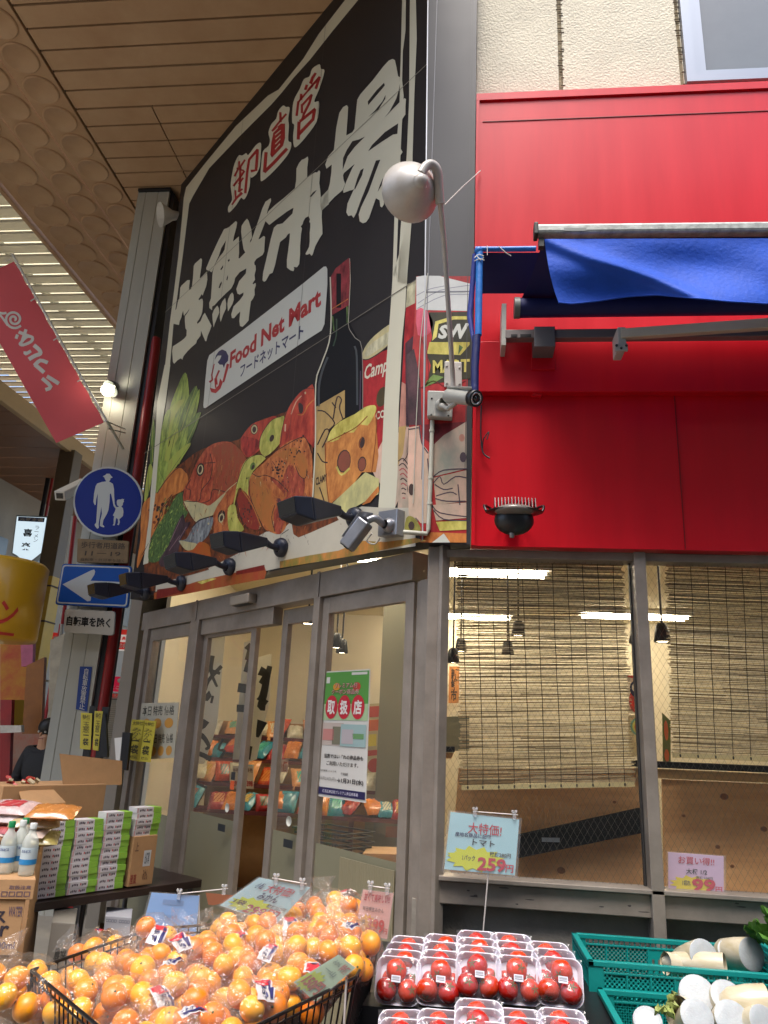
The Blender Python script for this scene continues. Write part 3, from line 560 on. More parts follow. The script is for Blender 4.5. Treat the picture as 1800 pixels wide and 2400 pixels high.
# bottle, label, can, cheese
P.sheet(720, 580, 3.114)
P.poly([(170,215),(300,190),(305,540),(400,720),(405,1180),(350,1240),(160,1330),(60,1400),(50,1880),(30,1880),(55,1000),(100,860),(160,690)], DK, 6)
P.poly([(60,1165),(275,1040),(275,1240),(160,1330),(150,1700),(165,1870),(50,1870),(60,1400)], BR, 7)
P.stroke([(310,80),(315,240),(300,560)], 4, CRM, 9)
for a, w_ in (([(168,215),(175,500),(160,690),(100,860),(62,1000),(60,1400),(38,1870)], 9),): P.stroke(a, w_, CRM, 12, 3)
P.poly([(170,215),(210,150),(305,75),(318,110),(312,230),(305,420),(180,495),(172,350)], pr('capsule', '6b1f26', '92353a', 20), 9)
P.stroke([(230,190),(230,440)], 34, DK, 9.5); P.stroke([(178,450),(300,375)], 6, OG, 10); P.stroke([(185,500),(195,610)], 10, LD, 9.5); P.stroke([(290,430),(292,550)], 9, LD, 9.5)
P.stroke([(300,560),(310,600),(350,660),(400,740),(405,1180)], 5, mat('paint_bottle_edge', '8f8a80', .5), 9, 3); P.stroke([(150,800),(110,900),(85,1020),(85,1160)], 16, mat('paint_bottle_sheen', '3d4245', .4), 7, 3); P.stroke([(345,720),(362,800),(365,1150)], 14, mat('paint_bottle_sheen', '3d4245'), 7, 3); P.stroke([(215,520),(212,640),(190,720)], 10, mat('paint_bottle_green', '23402a', .4), 7, 3); P.stroke([(390,900),(385,1190)], 10, mat('paint_plum', '39293d', .4), 9)
for a in ([(75,1190),(130,1200),(200,1280),(160,1330)], [(75,1440),(130,1330),(160,1350),(110,1460)], [(200,1180),(220,1090),(250,1110),(235,1170),(260,1250)], [(200,1180),(190,1250)], [(75,1500),(110,1560),(150,1570)], [(180,1130),(210,1170)], [(90,1750),(130,1870)]): P.stroke(a, 9, LINE, 10, 3)
P.text('CLAMY', [(62,1680),(145,1650),(145,1700),(62,1740)], LINE, 10, bold=.03)
P.poly([(398,815),(600,740),(560,1560),(500,1560),(395,1180)], CRED, 4)
P.poly([(400,780),(440,700),(520,620),(620,560),(620,690),(520,770),(440,815),(400,815)], PALE, 4.4, 3)
P.poly([(420,780),(460,710),(540,650),(612,610),(612,680),(520,745),(440,795)], pr('can_lid', 'a9a487', 'c0bb9c'), 4.8, 3)
P.stroke([(400,815),(450,815),(540,760),(620,690)], 8, LINE, 4.9, 3)
P.text('Camp', [(418,860),(590,800),(590,930),(418,1000)], CRM, 5, bold=.02, shear=.3)
P.dots((545, 1090), 38, 75, pr('can_seal', '4c4026'), 5, 14, .25); P.text('CO', [(500,1200),(568,1180),(568,1240),(500,1260)], CRM, 5, bold=.03)
P.poly([(480,1640),(500,1520),(560,1400),(640,1350),(740,1400),(700,1700),(640,1900),(560,1900),(540,1740)], PK, 5.4, 3)
P.poly([(130,1430),(270,1360),(360,1310),(440,1210),(490,1160),(510,1380),(520,1520),(500,1640),(400,1640),(330,1740),(160,1880),(140,1700)], CZ, 8)
P.poly([(150,1420),(170,1340),(240,1270),(350,1215),(420,1165),(490,1150),(505,1180),(480,1240),(440,1300),(380,1290),(340,1350),(270,1350),(230,1400)], CZY, 8.5, 2)
P.dots((268, 1560), 50, 85, LINE, 9, 14, .12); P.dots((270, 1560), 44, 76, pr('cheese_hole', '94563f', '7f4535', 30), 9.2, 14, .12); P.stroke([(215,1600),(250,1660),(310,1610)], 14, CZY, 9.6, 3)
P.dots((400, 1580), 32, 56, LINE, 9, 12, .1); P.dots((400, 1582), 27, 48, pr('cheese_hole', '94563f'), 9.2, 12, .1); P.dots((398, 1425), 22, 44, LINE, 9, 12, .2)
for a in ([(130,1430),(140,1700),(160,1880)], [(150,1420),(270,1360),(360,1310),(440,1230)], [(510,1200),(500,1400),(470,1640)], [(400,1480),(380,1440),(400,1380)]): P.stroke(a, 7, pr('cheese_line', '8a4a20'), 9.4, 3)
P.poly([(425,1640),(525,1690),(520,1800),(250,1950),(170,1880)], LM, 10); P.poly([(525,1780),(460,1860),(400,1880),(520,1740)], OG, 10.2)
P.poly([(170,1890),(260,1940),(400,1890),(560,1900),(760,1900),(790,1930),(790,2180),(560,2212),(0,2290),(-20,2160),(250,2020)], mat('print_band', 'bdb7a6', .4, var=.05, vs=6), 9.9)
P.poly([(790,2120),(560,2150),(400,2140),(230,2212),(0,2250),(-200,2290),(-200,2340),(400,2240),(870,2140)], pr('strip_green', '8a8a45', 'b0733a', 12), 10.5)
# right part of the chamfer print, next to the corner
P.poly([(730,270),(840,215),(838,380),(720,440)], pr('can_lid', 'a9a487'), 4); P.poly([(720,440),(838,380),(830,980),(690,1000)], CRED, 4)
P.poly([(715,700),(780,640),(835,700),(835,1300),(720,1300)], pr('neck', '33222a', '51323a', 12), 5); P.poly([(690,980),(722,1000),(722,1300),(670,1310)], pr('pink', 'b98372'), 5)
P.poly([(725,1300),(838,1300),(838,2100),(700,2100),(660,1900),(690,1500)], PK, 5.4); P.poly([(668,1310),(722,1300),(700,1500),(660,1600)], BR, 5.6)
for k in range(9): P.stroke([(665+k*4, 1560+k*34), (700, 1540+k*36), (740-k*3, 1590+k*30)], 8, random.choice((pr('stripe', 'a44a4a'), LINE)), 6.4, 3)
P.stroke([(725,1305),(830,1300)], 8, LINE, 6.4); P.stroke([(740,1320),(735,1500),(700,1560)], 6, LINE, 6.4, 3); P.dots((752, 1760), 22, 46, LINE, 6.6)
P.done('food_painting', sign)
# horizontal and vertical seams of the sign sheets
sm = MB(); SEAM = mat('sign_seam', '3a3431', .5)
for z in (3.78, 5.2):
    sm.poly([Bp(.06, z, .006), Bp(3.72, z, .006), Bp(3.72, z+.006, .006), Bp(.06, z+.006, .006)], mat('sign_seam_light', '6b665c', .4) if z < 4 else mat('sign_seam_mid', '8b8676', .5))
for t in (1.25, 2.5): sm.poly([Bp(t, 2.45, .0062), Bp(t+.003, 2.45, .0062), Bp(t+.003, 6.6, .0062), Bp(t, 6.6, .0062)], SEAM)
sm.build('sheet_seam', sign)
# ---- return of the sign on the street side (A)
ret = thing('return_sign', 'narrow grey panel with painted cans and garlic beside the red fascia', 'signboard', (-.07, 3.33, 2.34))
GP = mat('grey_sign_panel', '2b2b30', .5, var=.05, vs=1.5)
m = MB(); rp = [PA(990, 1269), Vector((.042, 3.3, 2.34)), Vector((.042, 3.3, 8.2)), PA(1003, 0)+(PA(1003, 0)-PA(990, 1269))*.8]
rp[3].z = 8.2; m.prism(rp, (0, .12, 0), GP); m.build('panel', ret)
m = MB(); m.bar(PA(990, 1269, .002), PA(1003, 0, .002)+(PA(1003, 0)-PA(990, 1269))*.5, .006, .006, mat('corner_trim', 'b9bcc0', .35, .4)); m.build('corner_trim', ret)
m = MB(); m.box((-.19, 3.2985, 4.6), (.004, .003, 3.9), mat('panel_rib', '77787f', .35)); m.box((.012, 3.2985, 4.6), (.003, .003, 3.9), mat('panel_seam_d', '343438', .5)); m.box((-.09, 3.2985, 3.66), (.22, .003, .006), mat('panel_rib', '77787f', .35)); m.build('panel_rib', ret)
A = Print(PA); A.sheet(940, 620, 3.3)
A.poly([(118,90),(540,90),(505,1200),(505,2150),(155,2150),(120,1900),(60,2060),(62,1000),(100,500)], CRED, 1)
A.poly([(118,95),(180,85),(300,88),(540,150),(540,360),(118,350)], mat('print_can_white', 'c6c8c4', .35, var=.06, vs=10), 2)
for a in ([(118,240),(220,190),(340,165)], [(130,300),(300,200),(530,160)], [(125,340),(330,240),(530,230)]): A.stroke(a, 5, mat('paint_greyline', '7f8190', .5), 3, 3)
A.poly([(120,350),(190,350),(240,420),(245,480),(210,540),(130,545)], pr('radish', 'b83a52', 'c4556a', 10), 3, 2)
A.poly([(210,370),(540,365),(540,880),(200,930),(230,780),(200,700),(240,560)], pr('label_black', '26261c', '35331f'), 3)
A.poly([(265,440),(400,400),(520,400),(520,425),(410,425),(290,460),(275,560),(240,590)], CZY, 4); A.poly([(220,600),(530,600),(530,620),(460,700),(200,690)], CZY, 4)
A.text('SW', [(285,470),(530,450),(530,575),(285,575)], PW, 5, bold=.05, shear=.2)
A.text('MART', [(245,740),(530,730),(530,830),(245,840)], CZY, 5, bold=.03)
A.poly([(200,900),(250,850),(330,870),(250,920),(180,950)], LD, 4); A.poly([(440,700),(480,640),(450,620)], LD, 5)
for a in ([(160,960),(250,900),(360,950),(500,900)], [(150,560),(200,680),(210,900),(140,960)]): A.stroke(a, 7, pr('red_line', '6d1218'), 4, 3)
A.poly([(40,700),(100,650),(150,900),(160,1240),(60,1240)], pr('neck', '33222a'), 3); A.poly([(155,1240),(505,1215),(505,1300),(300,1360),(250,1400),(160,1330)], pr('wine', '5a1a24', '7a2028'), 3)
A.poly([(60,1260),(140,1245),(160,1380),(215,1450),(210,2000),(150,2000),(120,1960),(60,1960),(50,1600)], PK, 5)
A.poly([(505,1215),(505,1580),(250,1640),(245,1400),(330,1320)], pr('garlic_green', 'aeb0a0', 'b59a8a', 7), 5, 0)
for a in ([(60,1275),(135,1262)], [(140,1250),(160,1380),(210,1460)], [(250,1640),(330,1590),(505,1580)], [(250,1690),(300,1640),(330,1700),(420,1640),(505,1650)], [(260,1700),(330,1740),(400,1730)], [(270,1790),(380,1760),(430,1780)], [(265,1810),(350,1830),(500,1830)], [(240,1860),(300,1920),(505,1950)], [(250,1900),(330,1970),(505,1980)], [(440,1700),(455,1860)], [(205,1500),(240,1880)]): A.stroke(a, 9, mat('paint_violet_line', '4a3a44', .5), 7, 3)
A.poly([(250,1650),(505,1590),(505,1830),(270,1860)], pr('onion', 'b9ac94', 'bd9a88', 8), 5.5); A.poly([(240,1860),(505,1840),(505,1960),(270,1980)], PK, 5.4)
A.poly([(270,1990),(505,1980),(505,2050),(300,2060)], CZY, 6); A.poly([(150,2150),(230,2070),(505,2080),(505,2150)], OG, 6); A.poly([(240,2150),(330,2080),(380,2150)], PW, 7)
A.dots((480, 1490), 26, 40, mat('paint_violet_line', '4a3a44', .5), 7); A.dots((470, 1340), 22, 30, pr('pink', 'b98372'), 6.8); A.dots((80, 1740), 22, 46, LINE, 7)
A.poly([(40,1960),(90,1950),(140,2010),(150,2060),(90,2090),(30,2070)], pr('kiwi', '6c6a33', '86803c'), 7, 3); A.dots((80, 2020), 24, 34, LINE, 8)
A.done('food_painting', ret)

# ================================================================ arcade over the street on the left
ZC = 6.9
XF0, XF1 = -3.62, -4.92       # canopy fascia board with the embossed discs
arc = thing('arcade_canopy', 'brown boarded arcade canopy with rows of embossed discs along its edge', 'canopy', (-3.2, 6, ZC))
y = 1.93; k = 0  # boards run forward out of view to shield the sign from the sun
while y < 15:
    y1 = y+.205
    def end(q): return max(-2.58, min(-.235, .02-(q-3.3)) if q > 3.3 else -.235)
    for a, b in ([(XF0+.012, None)] if y < 5.05 else [(XF0+.012, -2.888), (-2.876, None)]):
        ba, bb = (end(y), end(y1-.02)) if b is None else (b, b)
        if bb-a < .03: continue
        p = MB(); dz = random.uniform(-.002, .002)
        lo = [Vector((a, y, ZC+dz)), Vector((ba, y, ZC+dz)), Vector((bb, y1-.02, ZC+dz)), Vector((a, y1-.02, ZC+dz))]
        p.hexa(lo, [v+Vector((0, 0, .03)) for v in lo], BROWN)
        p.build('ceiling_board', arc)
    y = y1; k += 1
DEEP = mat('canopy_joint', '3c2c1e', .8)
c = MB(); c.prism([(-3.72, 1.9, ZC+.04), (-.3, 1.9, ZC+.04), (-.24, 3.56, ZC+.04), (-2.55, 5.87, ZC+.04), (-2.6, 15, ZC+.04), (-3.72, 15, ZC+.04)], (0, 0, .03), DEEP); c.build('canopy_deck', arc)
xs = [XF0, -4.0, -4.37, -4.90]
for i in range(3):
    a, b = xs[i]-.008, xs[i+1]+.004
    MB().box(((a+b)/2, 8.5, ZC-.02+.03), (abs(a-b), 13.1, .04), BROWN).build('fascia_board', arc, bevel=.004)
disc = None
for i, xc in enumerate((-3.81, -4.185, -4.62)):
    r = .155 if i < 2 else .19
    for j in range(34):
        yc = 2.32+j*.33+(.165 if i == 1 else 0)
        o = MB().lathe((0, 0, 0), (0, 0, -1), [(0, r), (.006, r), (.016, r-.008), (.016, r-.016), (.004, r-.03), (.004, .001)], BROWN, 24).mesh('embossed_disc') if j == 0 else o
        d = bpy.data.objects.new('embossed_disc', o); COL.objects.link(d); d.parent = arc; d.location = Vector((xc, yc, ZC-.0205+.01))-Vector((-3.2, 6, ZC))
MB().box((-4.945, 8.9, ZC+.35), (.05, 12.3, .78), BROWN).build('edge_beam', arc, bevel=.006)
MB().box((-4.99, 8.9, ZC+.02), (.035, 12.3, .05), BROWN).build('edge_beam', arc, bevel=.006)
# louvred roof over the middle of the street
lou = thing('louvre_roof', 'pale cream louvre slats spanning the middle of the arcade with daylight between them', 'roof', (-6.5, 15, 7.8))
SL = mat('louvre_slat', 'dedbd2', .5, trans=.45, var=.03, vs=1.5)
sl = MB(); R_ = Euler((math.radians(6), 0, 0)); sl.box((0, 0, 0), (4.5, .241, .012), SL, R_); sl.box((0, -.1, -.012), (4.5, .008, .03), SL); slm = sl.mesh('slat')
for j in range(150):
    d = bpy.data.objects.new('slat', slm); COL.objects.link(d); d.parent = lou
    d.location = Vector((-7.21, 3.2+j*.247, 7.8+random.uniform(-.003, .003)))-Vector((-6.5, 15, 7.8))
m = MB()
for xx in (-5.3, -6.6, -7.9): m.box((xx, 21, 7.93), (.05, 36, .09), mat('steel_painted', '8d8f86', .5, .3))
m.build('roof_purlin', lou)
m = MB(); m.box((-7.2, 21, 8.35), (4.6, 37, .01), mat('diffusing_roof_sheet', 'ece6d2', .6, trans=.8)); m.build('diffusing_roof_sheet', lou)  # translucent sheet added above the slats to hide blue sky and soften light
# canopy on the far side of the street
opp = thing('far_canopy', 'brown canopy with cream edge beam on the far side of the street', 'canopy', (-9, 15, ZC))
MB().box((-8.22, 16, ZC+.12), (.12, 34, .34), mat('cream_beam', 'a58a62', .5, var=.05, vs=2)).build('edge_beam', opp, bevel=.01)
for j in range(46): MB().box((-9.6, 5+j*.6, ZC), (2.6, .585, .03), mat('far_board', '7a5336', .5, var=.05, vs=2)).build('ceiling_board', opp)
# pillars
GM = mat('pillar_grey', 'b0b0a6', .5, .0, var=.07, vs=3, stretch=(1, 1, .15))
pil = thing('arcade_pillar', 'tall grey fluted steel pillar with road signs and a red pipe beside it', 'pillar', (-3.27, 6.4, 0))
m = MB(); PX0, PX1 = -3.45, -3.11
prof = [(PX0, 6.25), (PX0+.08, 6.25), (PX0+.084, 6.256), (PX0+.09, 6.256), (PX0+.094, 6.25), (-3.235, 6.25), (-3.231, 6.256), (-3.225, 6.256), (-3.221, 6.25), (PX1, 6.25), (PX1, 6.55), (PX0, 6.55)]
m.prism([(x_, y_, 0) for x_, y_ in prof], (0, 0, ZC-.03), GM); m.build('shaft', pil)
MB().box((-3.265, 6.4, ZC-.035), (.36, .36, .03), BLACKP).build('cap_plate', pil, bevel=.004)
MB().box((-3.085, 6.4, 3.6), (.05, .24, 6.5), BLACKP).build('side_channel', pil)
MB().tube([(-3.02, 6.3, 0), (-3.03, 6.3, 5.0), (-3.05, 6.32, 5.15)], .045, mat('red_pipe', '8e1c1c', .4, var=.1, vs=5), 10).build('red_pipe', pil)
m = MB(); m.prism([PLx for PLx in [front(6.245)(188, 1562), front(6.245)(216, 1563), front(6.245)(204, 1668), front(6.245)(178, 1662)]], (0, -.004, 0), mat('sticker_blue', '143a86', .5)); st = m.build('notice_strip', pil)
t = MB(); text_on(t, '自転車放置禁止', [front(6.238)(197, 1566), front(6.238)(209, 1567), front(6.238)(198, 1664), front(6.238)(185, 1660)], PAPER, vertical=True); t.build('lettering', st)
pil2 = thing('far_pillar', 'dark brown arcade pillar across the street wrapped in yellow at its foot', 'pillar', (-8.25, 14, 0))
MB().box((-8.25, 14, 3.45), (.34, .34, 6.9), mat('pillar_brown', '5f5140', .5, .2, var=.1, vs=2)).build('shaft', pil2, bevel=.01)
MB().box((-8.25, 13.98, 2.1), (.38, .38, 4.2), mat('yellow_wrap', 'a8861a', .5, var=.08, vs=3)).build('yellow_wrap', pil2, bevel=.006)
for zz in (3.3, 4.0): MB().box((-8.25, 13.97, zz), (.40, .40, .03), DEEP).build('band', pil2)

# far side shop row
FW = Plane((-9.6, 0, 0), (1, 0, 0))
row = thing('far_shop_row', 'row of arcade shops across the street with shutters and fronts given an added glow', 'building', (-9.8, 16, 0))
m = MB(); m.box((-11.2, 22, 3.5), (.6, 40, 7), mat('far_wall', '9b958a', .8, var=.1, vs=.8)); m.build('wall', row)
for a, b, z0, z1, c in ((10.5, 13.2, .2, 2.8, '6b4a33'), (13.5, 15.6, .2, 3.0, '8f8874'), (15.9, 18.4, .2, 3.2, 'b8a27c'), (24.3, 27, .1, 3, '7c7468')):
    f = MB().box((-10.88, (a+b)/2, (z0+z1)/2), (.06, b-a, z1-z0), mat('front_'+c, c, .5, var=.2, vs=2, emit=.22)).build('shop_front', row, bevel=.01)  # emission adds a glow that lifts the dark far fronts
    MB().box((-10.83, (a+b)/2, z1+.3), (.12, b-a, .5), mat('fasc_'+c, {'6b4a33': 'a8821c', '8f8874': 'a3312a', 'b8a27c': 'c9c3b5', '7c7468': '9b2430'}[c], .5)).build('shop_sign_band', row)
sh = MB()
for j in range(26): sh.box((-10.80, 21.3, .25+j*.085), (.05+.01*(j % 2), 3.2, .08), mat('shutter_white', 'c4c2b4', .45, var=.04, vs=3))
sh.build('roller_shutter', row)
m = MB(); m.box((-10.82, 21.3, 2.95), (.1, 3.2, .9), mat('shop_glow', 'e0c49a', .6, emit=.5)); m.build('lit_fascia', row)
for k_ in range(12): MB().box((-10.87, 11+k_*2.4, 5.0), (.08, 1.1, 1.1), mat('upper_pane', '6a7376', .2, spec=.8)).build('upper_window', row)
endw = thing('end_building', 'pale building closing the far end of the arcade', 'building', (-6, 40, 0))
m = MB(); m.box((-6, 40.5, 5), (14, 1, 10), mat('end_wall', 'b9b6ac', .8, var=.08, vs=.6)); m.build('wall', endw)
for i in range(3):
    for j in range(5): MB().box((-11+j*2.5, 39.98, 2+i*2.6), (1.3, .06, 1.3), mat('upper_pane', '6a7376', .2)).build('window', endw)
# unseen buildings added to block low sky light and to show in glossy panels
bh = thing('sky_block_building', 'unseen beige tiled building across the side street, placed to block low sky light', 'building', (2, -9, 0))
MB().box((1, -9.5, 6.7), (26, 4, 13.4), mat('opp_tile', '8d8474', .7, var=.1, vs=2)).build('wall', bh)
for i in range(2):
    for j in range(9): MB().box((-10+j*2.6, -7.48, 2.6+i*3), (1.5, .06, 1.6), mat('upper_pane', '6a7376', .2)).build('window', bh)

be = thing('sky_block_building', 'unseen grey building closing the side street at right, placed to block sky light', 'building', (15, 0, 0))
MB().box((16, 0, 7), (3, 12, 14), mat('opp_tile2', '7d7a74', .7, var=.1, vs=2)).build('wall', be)
for i in range(4): MB().box((14.48, -4+i*2.6, 4), (.06, 1.4, 1.6), mat('upper_pane', '6a7376', .2)).build('window', be)
# ---------------------------------------------------------------- signs on the pillar
FS = front(6.12)
def sign_plate(name, label, cat, px, y, edge, face, inset=.012, thick=.02, rad=0, group=None):
    pl = front(y); pts = [pl(*q) for q in px]
    cen = sum(pts, Vector())/len(pts); root = thing(name, label, cat, (cen.x, y, min(p.z for p in pts)), group)
    m = MB(); m.prism(pts, (0, thick, 0), edge); m.build('plate', root)
    ins = [p+(cen-p).normalized()*inset for p in pts]
    f = MB(); f.poly([p+Vector((0, -.0015, 0)) for p in ins], face); f.build('face', root)
    return root, pl
def rrect(q, r, n=4):
    """rounded quad in pixels"""
    o = []; N = len(q)
    for i in range(N):
        a = Vector(q[i-1]); b = Vector(q[i]); c = Vector(q[(i+1) % N])
        p0 = b+(a-b).normalized()*r; p1 = b+(c-b).normalized()*r
        for k in range(n+1):
            t = k/n; o.append((p0*(1-t)+b*t)*(1-t)+(b*(1-t)+p1*t)*t)
    return [(v.x, v.y) for v in o]
SBL = mat('sign_blue', '06227c', .5, var=.03, vs=3, spec=.25); SWH = mat('sign_white', 'b9bcb8', .4); SB2 = mat('sign_azure', '0a4a9c', .5, var=.05, vs=5, spec=.25)
cen = (253.5, 1176); R0 = 82
circ = [(cen[0]+R0*math.cos(2*math.pi*i/40), cen[1]+R0*1.0*math.sin(2*math.pi*i/40)) for i in range(40)]
rs, pl = sign_plate('pedestrian_sign', 'round blue sign with a white man and child walking hand in hand', 'road sign', circ, 6.12, SWH, SBL, .016)
F = Print(pl, .003, .0005); F.sheet(0, 1050, 4.1475)
F.poly([(1000,275),(1025,262),(1035,250),(1065,250),(1080,270),(1095,285),(1085,292),(1075,292),(1072,310),(1060,325),(1078,335),(1098,350),(1108,400),(1110,470),(1115,545),(1130,575),(1120,582),(1105,565),(1092,500),(1078,440),(1068,450),(1065,520),(1055,600),(1040,640),(1005,700),(998,745),(1015,762),(1012,772),(985,765),(970,755),(975,700),(990,640),(985,570),(975,640),(958,740),(962,775),(945,785),(925,760),(920,745),(935,725),(940,640),(948,530),(950,440),(935,500),(930,550),(922,555),(912,535),(908,520),(915,440),(930,370),(945,345),(990,330),(1030,325),(1030,318),(1018,300),(1018,290)], SWH, 0)
F.poly([(1140,505),(1155,500),(1180,500),(1188,490),(1192,500),(1208,495),(1202,510),(1205,520),(1195,535),(1195,550),(1180,570),(1195,585),(1200,620),(1195,660),(1175,680),(1160,690),(1165,720),(1155,750),(1140,745),(1148,725),(1145,690),(1130,680),(1120,730),(1112,755),(1095,750),(1105,735),(1105,690),(1110,665),(1097,655),(1115,620),(1125,590),(1115,580),(1125,570),(1150,575),(1155,568),(1138,555),(1135,525)], SWH, 0)
F.done('pictogram', rs)
MB().box((rs.location.x, 6.19, rs.location.z+.3), (.2, .1, .05), GM).build('bracket', rs)
rs, pl = sign_plate('plank_sign', 'weathered brown plaque with faded pedestrian street hours under the round sign', 'sign', rrect([(182,1262),(302,1268),(299,1320),(180,1318)], 3), 6.14, mat('plaque', '7d6440', .6, var=.12, vs=14), mat('plaque', '7d6440', .6), .006)
t = MB(); K_ = mat('plaque_ink', '3d3122', .7)
text_on(t, '歩行者用道路', [pl(191, 1269, .003), pl(294, 1273, .003), pl(293, 1288, .003), pl(190, 1284, .003)], K_, bold=.01)
text_on(t, '11－19', [pl(200, 1291, .003), pl(283, 1294, .003), pl(282, 1304, .003), pl(198, 1302, .003)], K_, bold=.01)
text_on(t, '自転車・許可車を除く', [pl(190, 1307, .003), pl(292, 1311, .003), pl(291, 1318, .003), pl(189, 1314, .003)], K_); t.build('lettering', rs)
aq = rrect([(147,1321),(309,1327),(300,1424.5),(129,1417)], 7)
rs, pl = sign_plate('one_way_sign', 'blue one way sign with a white arrow pointing left', 'road sign', aq, 6.1, SB2, SB2, .004)
F = Print(pl, .003, .0005); F.sheet(0, 1050, 4.1475)
q = [(612,1135),(1268,1158),(1232,1540),(548,1508)]
F.poly(rrect(q, 30), SWH, 0); q2 = [(622,1148),(1254,1170),(1220,1526),(562,1496)]; F.poly(rrect(q2, 26), SB2, 1)
F.poly([(608,1325),(885,1190),(915,1180),(925,1200),(918,1230),(880,1290),(1130,1300),(1190,1305),(1180,1375),(1120,1392),(868,1385),(885,1450),(880,1485),(850,1490),(820,1470)], SWH, 2)
F.done('arrow', rs)
rs, pl = sign_plate('bicycle_exempt_sign', 'small white sign reading bicycles exempt in black under the arrow', 'road sign', rrect([(152,1427),(270,1433),(266,1489),(149,1482)], 8), 6.11, SWH, mat('sign_face_pale', 'b8b6ac', .4), .004)
t = MB(); text_on(t, '自転車を除く', [pl(157, 1443, .003), pl(260, 1449, .003), pl(258, 1472, .003), pl(155, 1466, .003)], BLACKP, bold=.035); t.build('lettering', rs)
cc = thing('street_camera', 'white box camera on a bracket left of the round blue sign', 'camera', tuple(front(6.2)(165, 1165)))
a, b = front(6.05)(140, 1162), front(6.5)(200, 1132)
MB().bar(a, b, .10, .09, WHITEP).build('housing', cc, bevel=.01); MB().bar(a-(b-a).normalized()*.004, a, .06, .05, BLACKP).build('lens', cc)
MB().tube([b, (-3.4, 6.5, b.z-.05)], .02, GM).build('arm', cc)
# flag on the pillar
FL = mat('flag_coral', 'd65a60', .75, trans=.25, var=.03, vs=2); FP = front(5.9)
flg = thing('shop_flag', 'coral red banner flag with white spiral and kana hanging from a slanted white pole', 'flag', tuple(FP(262, 1000)))
def fp(x, y, off=0): return FP(x/4.0225, 500+y/4.0225, off)
m = MB(); m.tube([fp(115, 385), fp(560, 1180), fp(1010, 1965)], .011, WHITEP, 8); m.tube([fp(1010, 1965), fp(1160, 2225, -.2)], .014, GM, 8)
m.tube([fp(1000, 1960), fp(1180, 2035, -.3)], .006, GM, 6); m.tube([fp(1020, 2030), fp(1180, 2070, -.3)], .006, GM, 6); m.build('pole', flg)
c0, c1, c2, c3 = (130, 455), (978, 1972), (530, 2165), (-320, 660)
def flagpt(u, v, off=0):       # u along pole, v away from it
    x_ = (c0[0]+(c1[0]-c0[0])*u)*(1-v)+(c3[0]+(c2[0]-c3[0])*u)*v; y_ = (c0[1]+(c1[1]-c0[1])*u)*(1-v)+(c3[1]+(c2[1]-c3[1])*u)*v
    s_ = (.018*math.sin(u*14)*(1-v)+.03*math.sin(u*5+v*3)*v); x_ += 9*math.sin(u*2*math.pi*4)**2*(1-v)
    return fp(x_, y_, s_+off)
MB().grid(lambda u, v: flagpt(u, v), 40, 10, FL).build('cloth', flg)
t = MB(); SQ = mat('flag_tab', 'c9c5bd', .6)
for (x_, y_) in ((95, 430), (330, 800), (545, 1170), (770, 1560), (985, 1960)): t.bar(fp(x_-42, y_+28, .012), fp(x_+12, y_-6, .012), .012, .004, SQ, up=(0, 1, 0))
t.build('pole_tabs', flg)
class FlagPrint(Print):
    def w(s, p, layer): return fp(p[0], p[1], .055+layer*.0005)
F = FlagPrint(FP)
def inv(p):  # pixel of the sheet back to u, v of the cloth
    a = np.array([c1[0]-c0[0], c1[1]-c0[1]]); b = np.array([c3[0]-c0[0], c3[1]-c0[1]])
    return np.linalg.solve(np.array([a, b]).T, np.array([p[0]-c0[0], p[1]-c0[1]]))
F.w = lambda p, layer: flagpt(*inv(p), off=.004+layer*.0005)
for pts, w_ in (([(130+r_*math.cos(a_), 1000+r_*math.sin(a_)) for a_, r_ in [(-i*.5+1.2, 8+i*3.1) for i in range(27)]], 18), ([(60,940),(20,945),(-60,925)], 18), ([(70,1060),(0,960),(-60,950)], 16),
    ([(175,1120),(282,1165)], 24), ([(245,1095),(205,1215)], 24), ([(165,1145),(150,1185)], 22), ([(205,1215),(185,1235),(215,1245),(290,1210),(300,1170),(255,1165),(210,1200)], 22),
    ([(315,1245),(370,1290),(378,1325),(330,1345),(270,1380)], 30), ([(235,1305),(240,1330),(290,1300)], 24), ([(445,1412),(375,1390),(320,1440)], 28), ([(325,1430),(415,1505)], 30), ([(440,1540),(550,1610)], 30), ([(395,1560),(475,1640),(425,1670)], 28)):
    F.stroke(pts, w_*1.25, SQ, 0, 3)
F.done('lettering', flg)
# lit street lamp on the left of the pillar
lm = thing('pillar_lamp', 'small lit lamp glowing on the left side of the grey pillar', 'lamp', tuple(front(6.1)(250, 915)))
lp = front(6.1)(252, 914); MB().lathe(lp+Vector((.03, .03, .04)), (-.35, -.6, -.7), [(-.06, .03), (0, .075), (.03, .085)], mat('lamp_shell', '4b4f4c', .4, .4), 16).build('housing', lm)
MB().ball(lp, .058, mat('lamp_glow', 'fff6dc', .5, emit=14), 12, 8).build('bulb', lm); MB().tube([lp+Vector((.03, .05, .06)), (-3.40, 6.35, lp.z+.12)], .012, GM).build('bracket', lm)
hl = thing('horn_speaker', 'pale horn shaped fixture tucked between pillar top and black sign', 'loudspeaker', tuple(front(5.9)(402, 520)))
hp = front(5.95)(404, 505); MB().lathe(hp, (-.7, -.5, -.3), [(-.12, .03), (0, .05), (.1, .11), (.12, .12)], WHITEP, 16).build('horn', hl); MB().tube([hp, (hp.x+.12, hp.y+.2, hp.z-.05), (hp.x+.1, hp.y+.25, hp.z-.8)], .02, BLACKP).build('cable', hl)
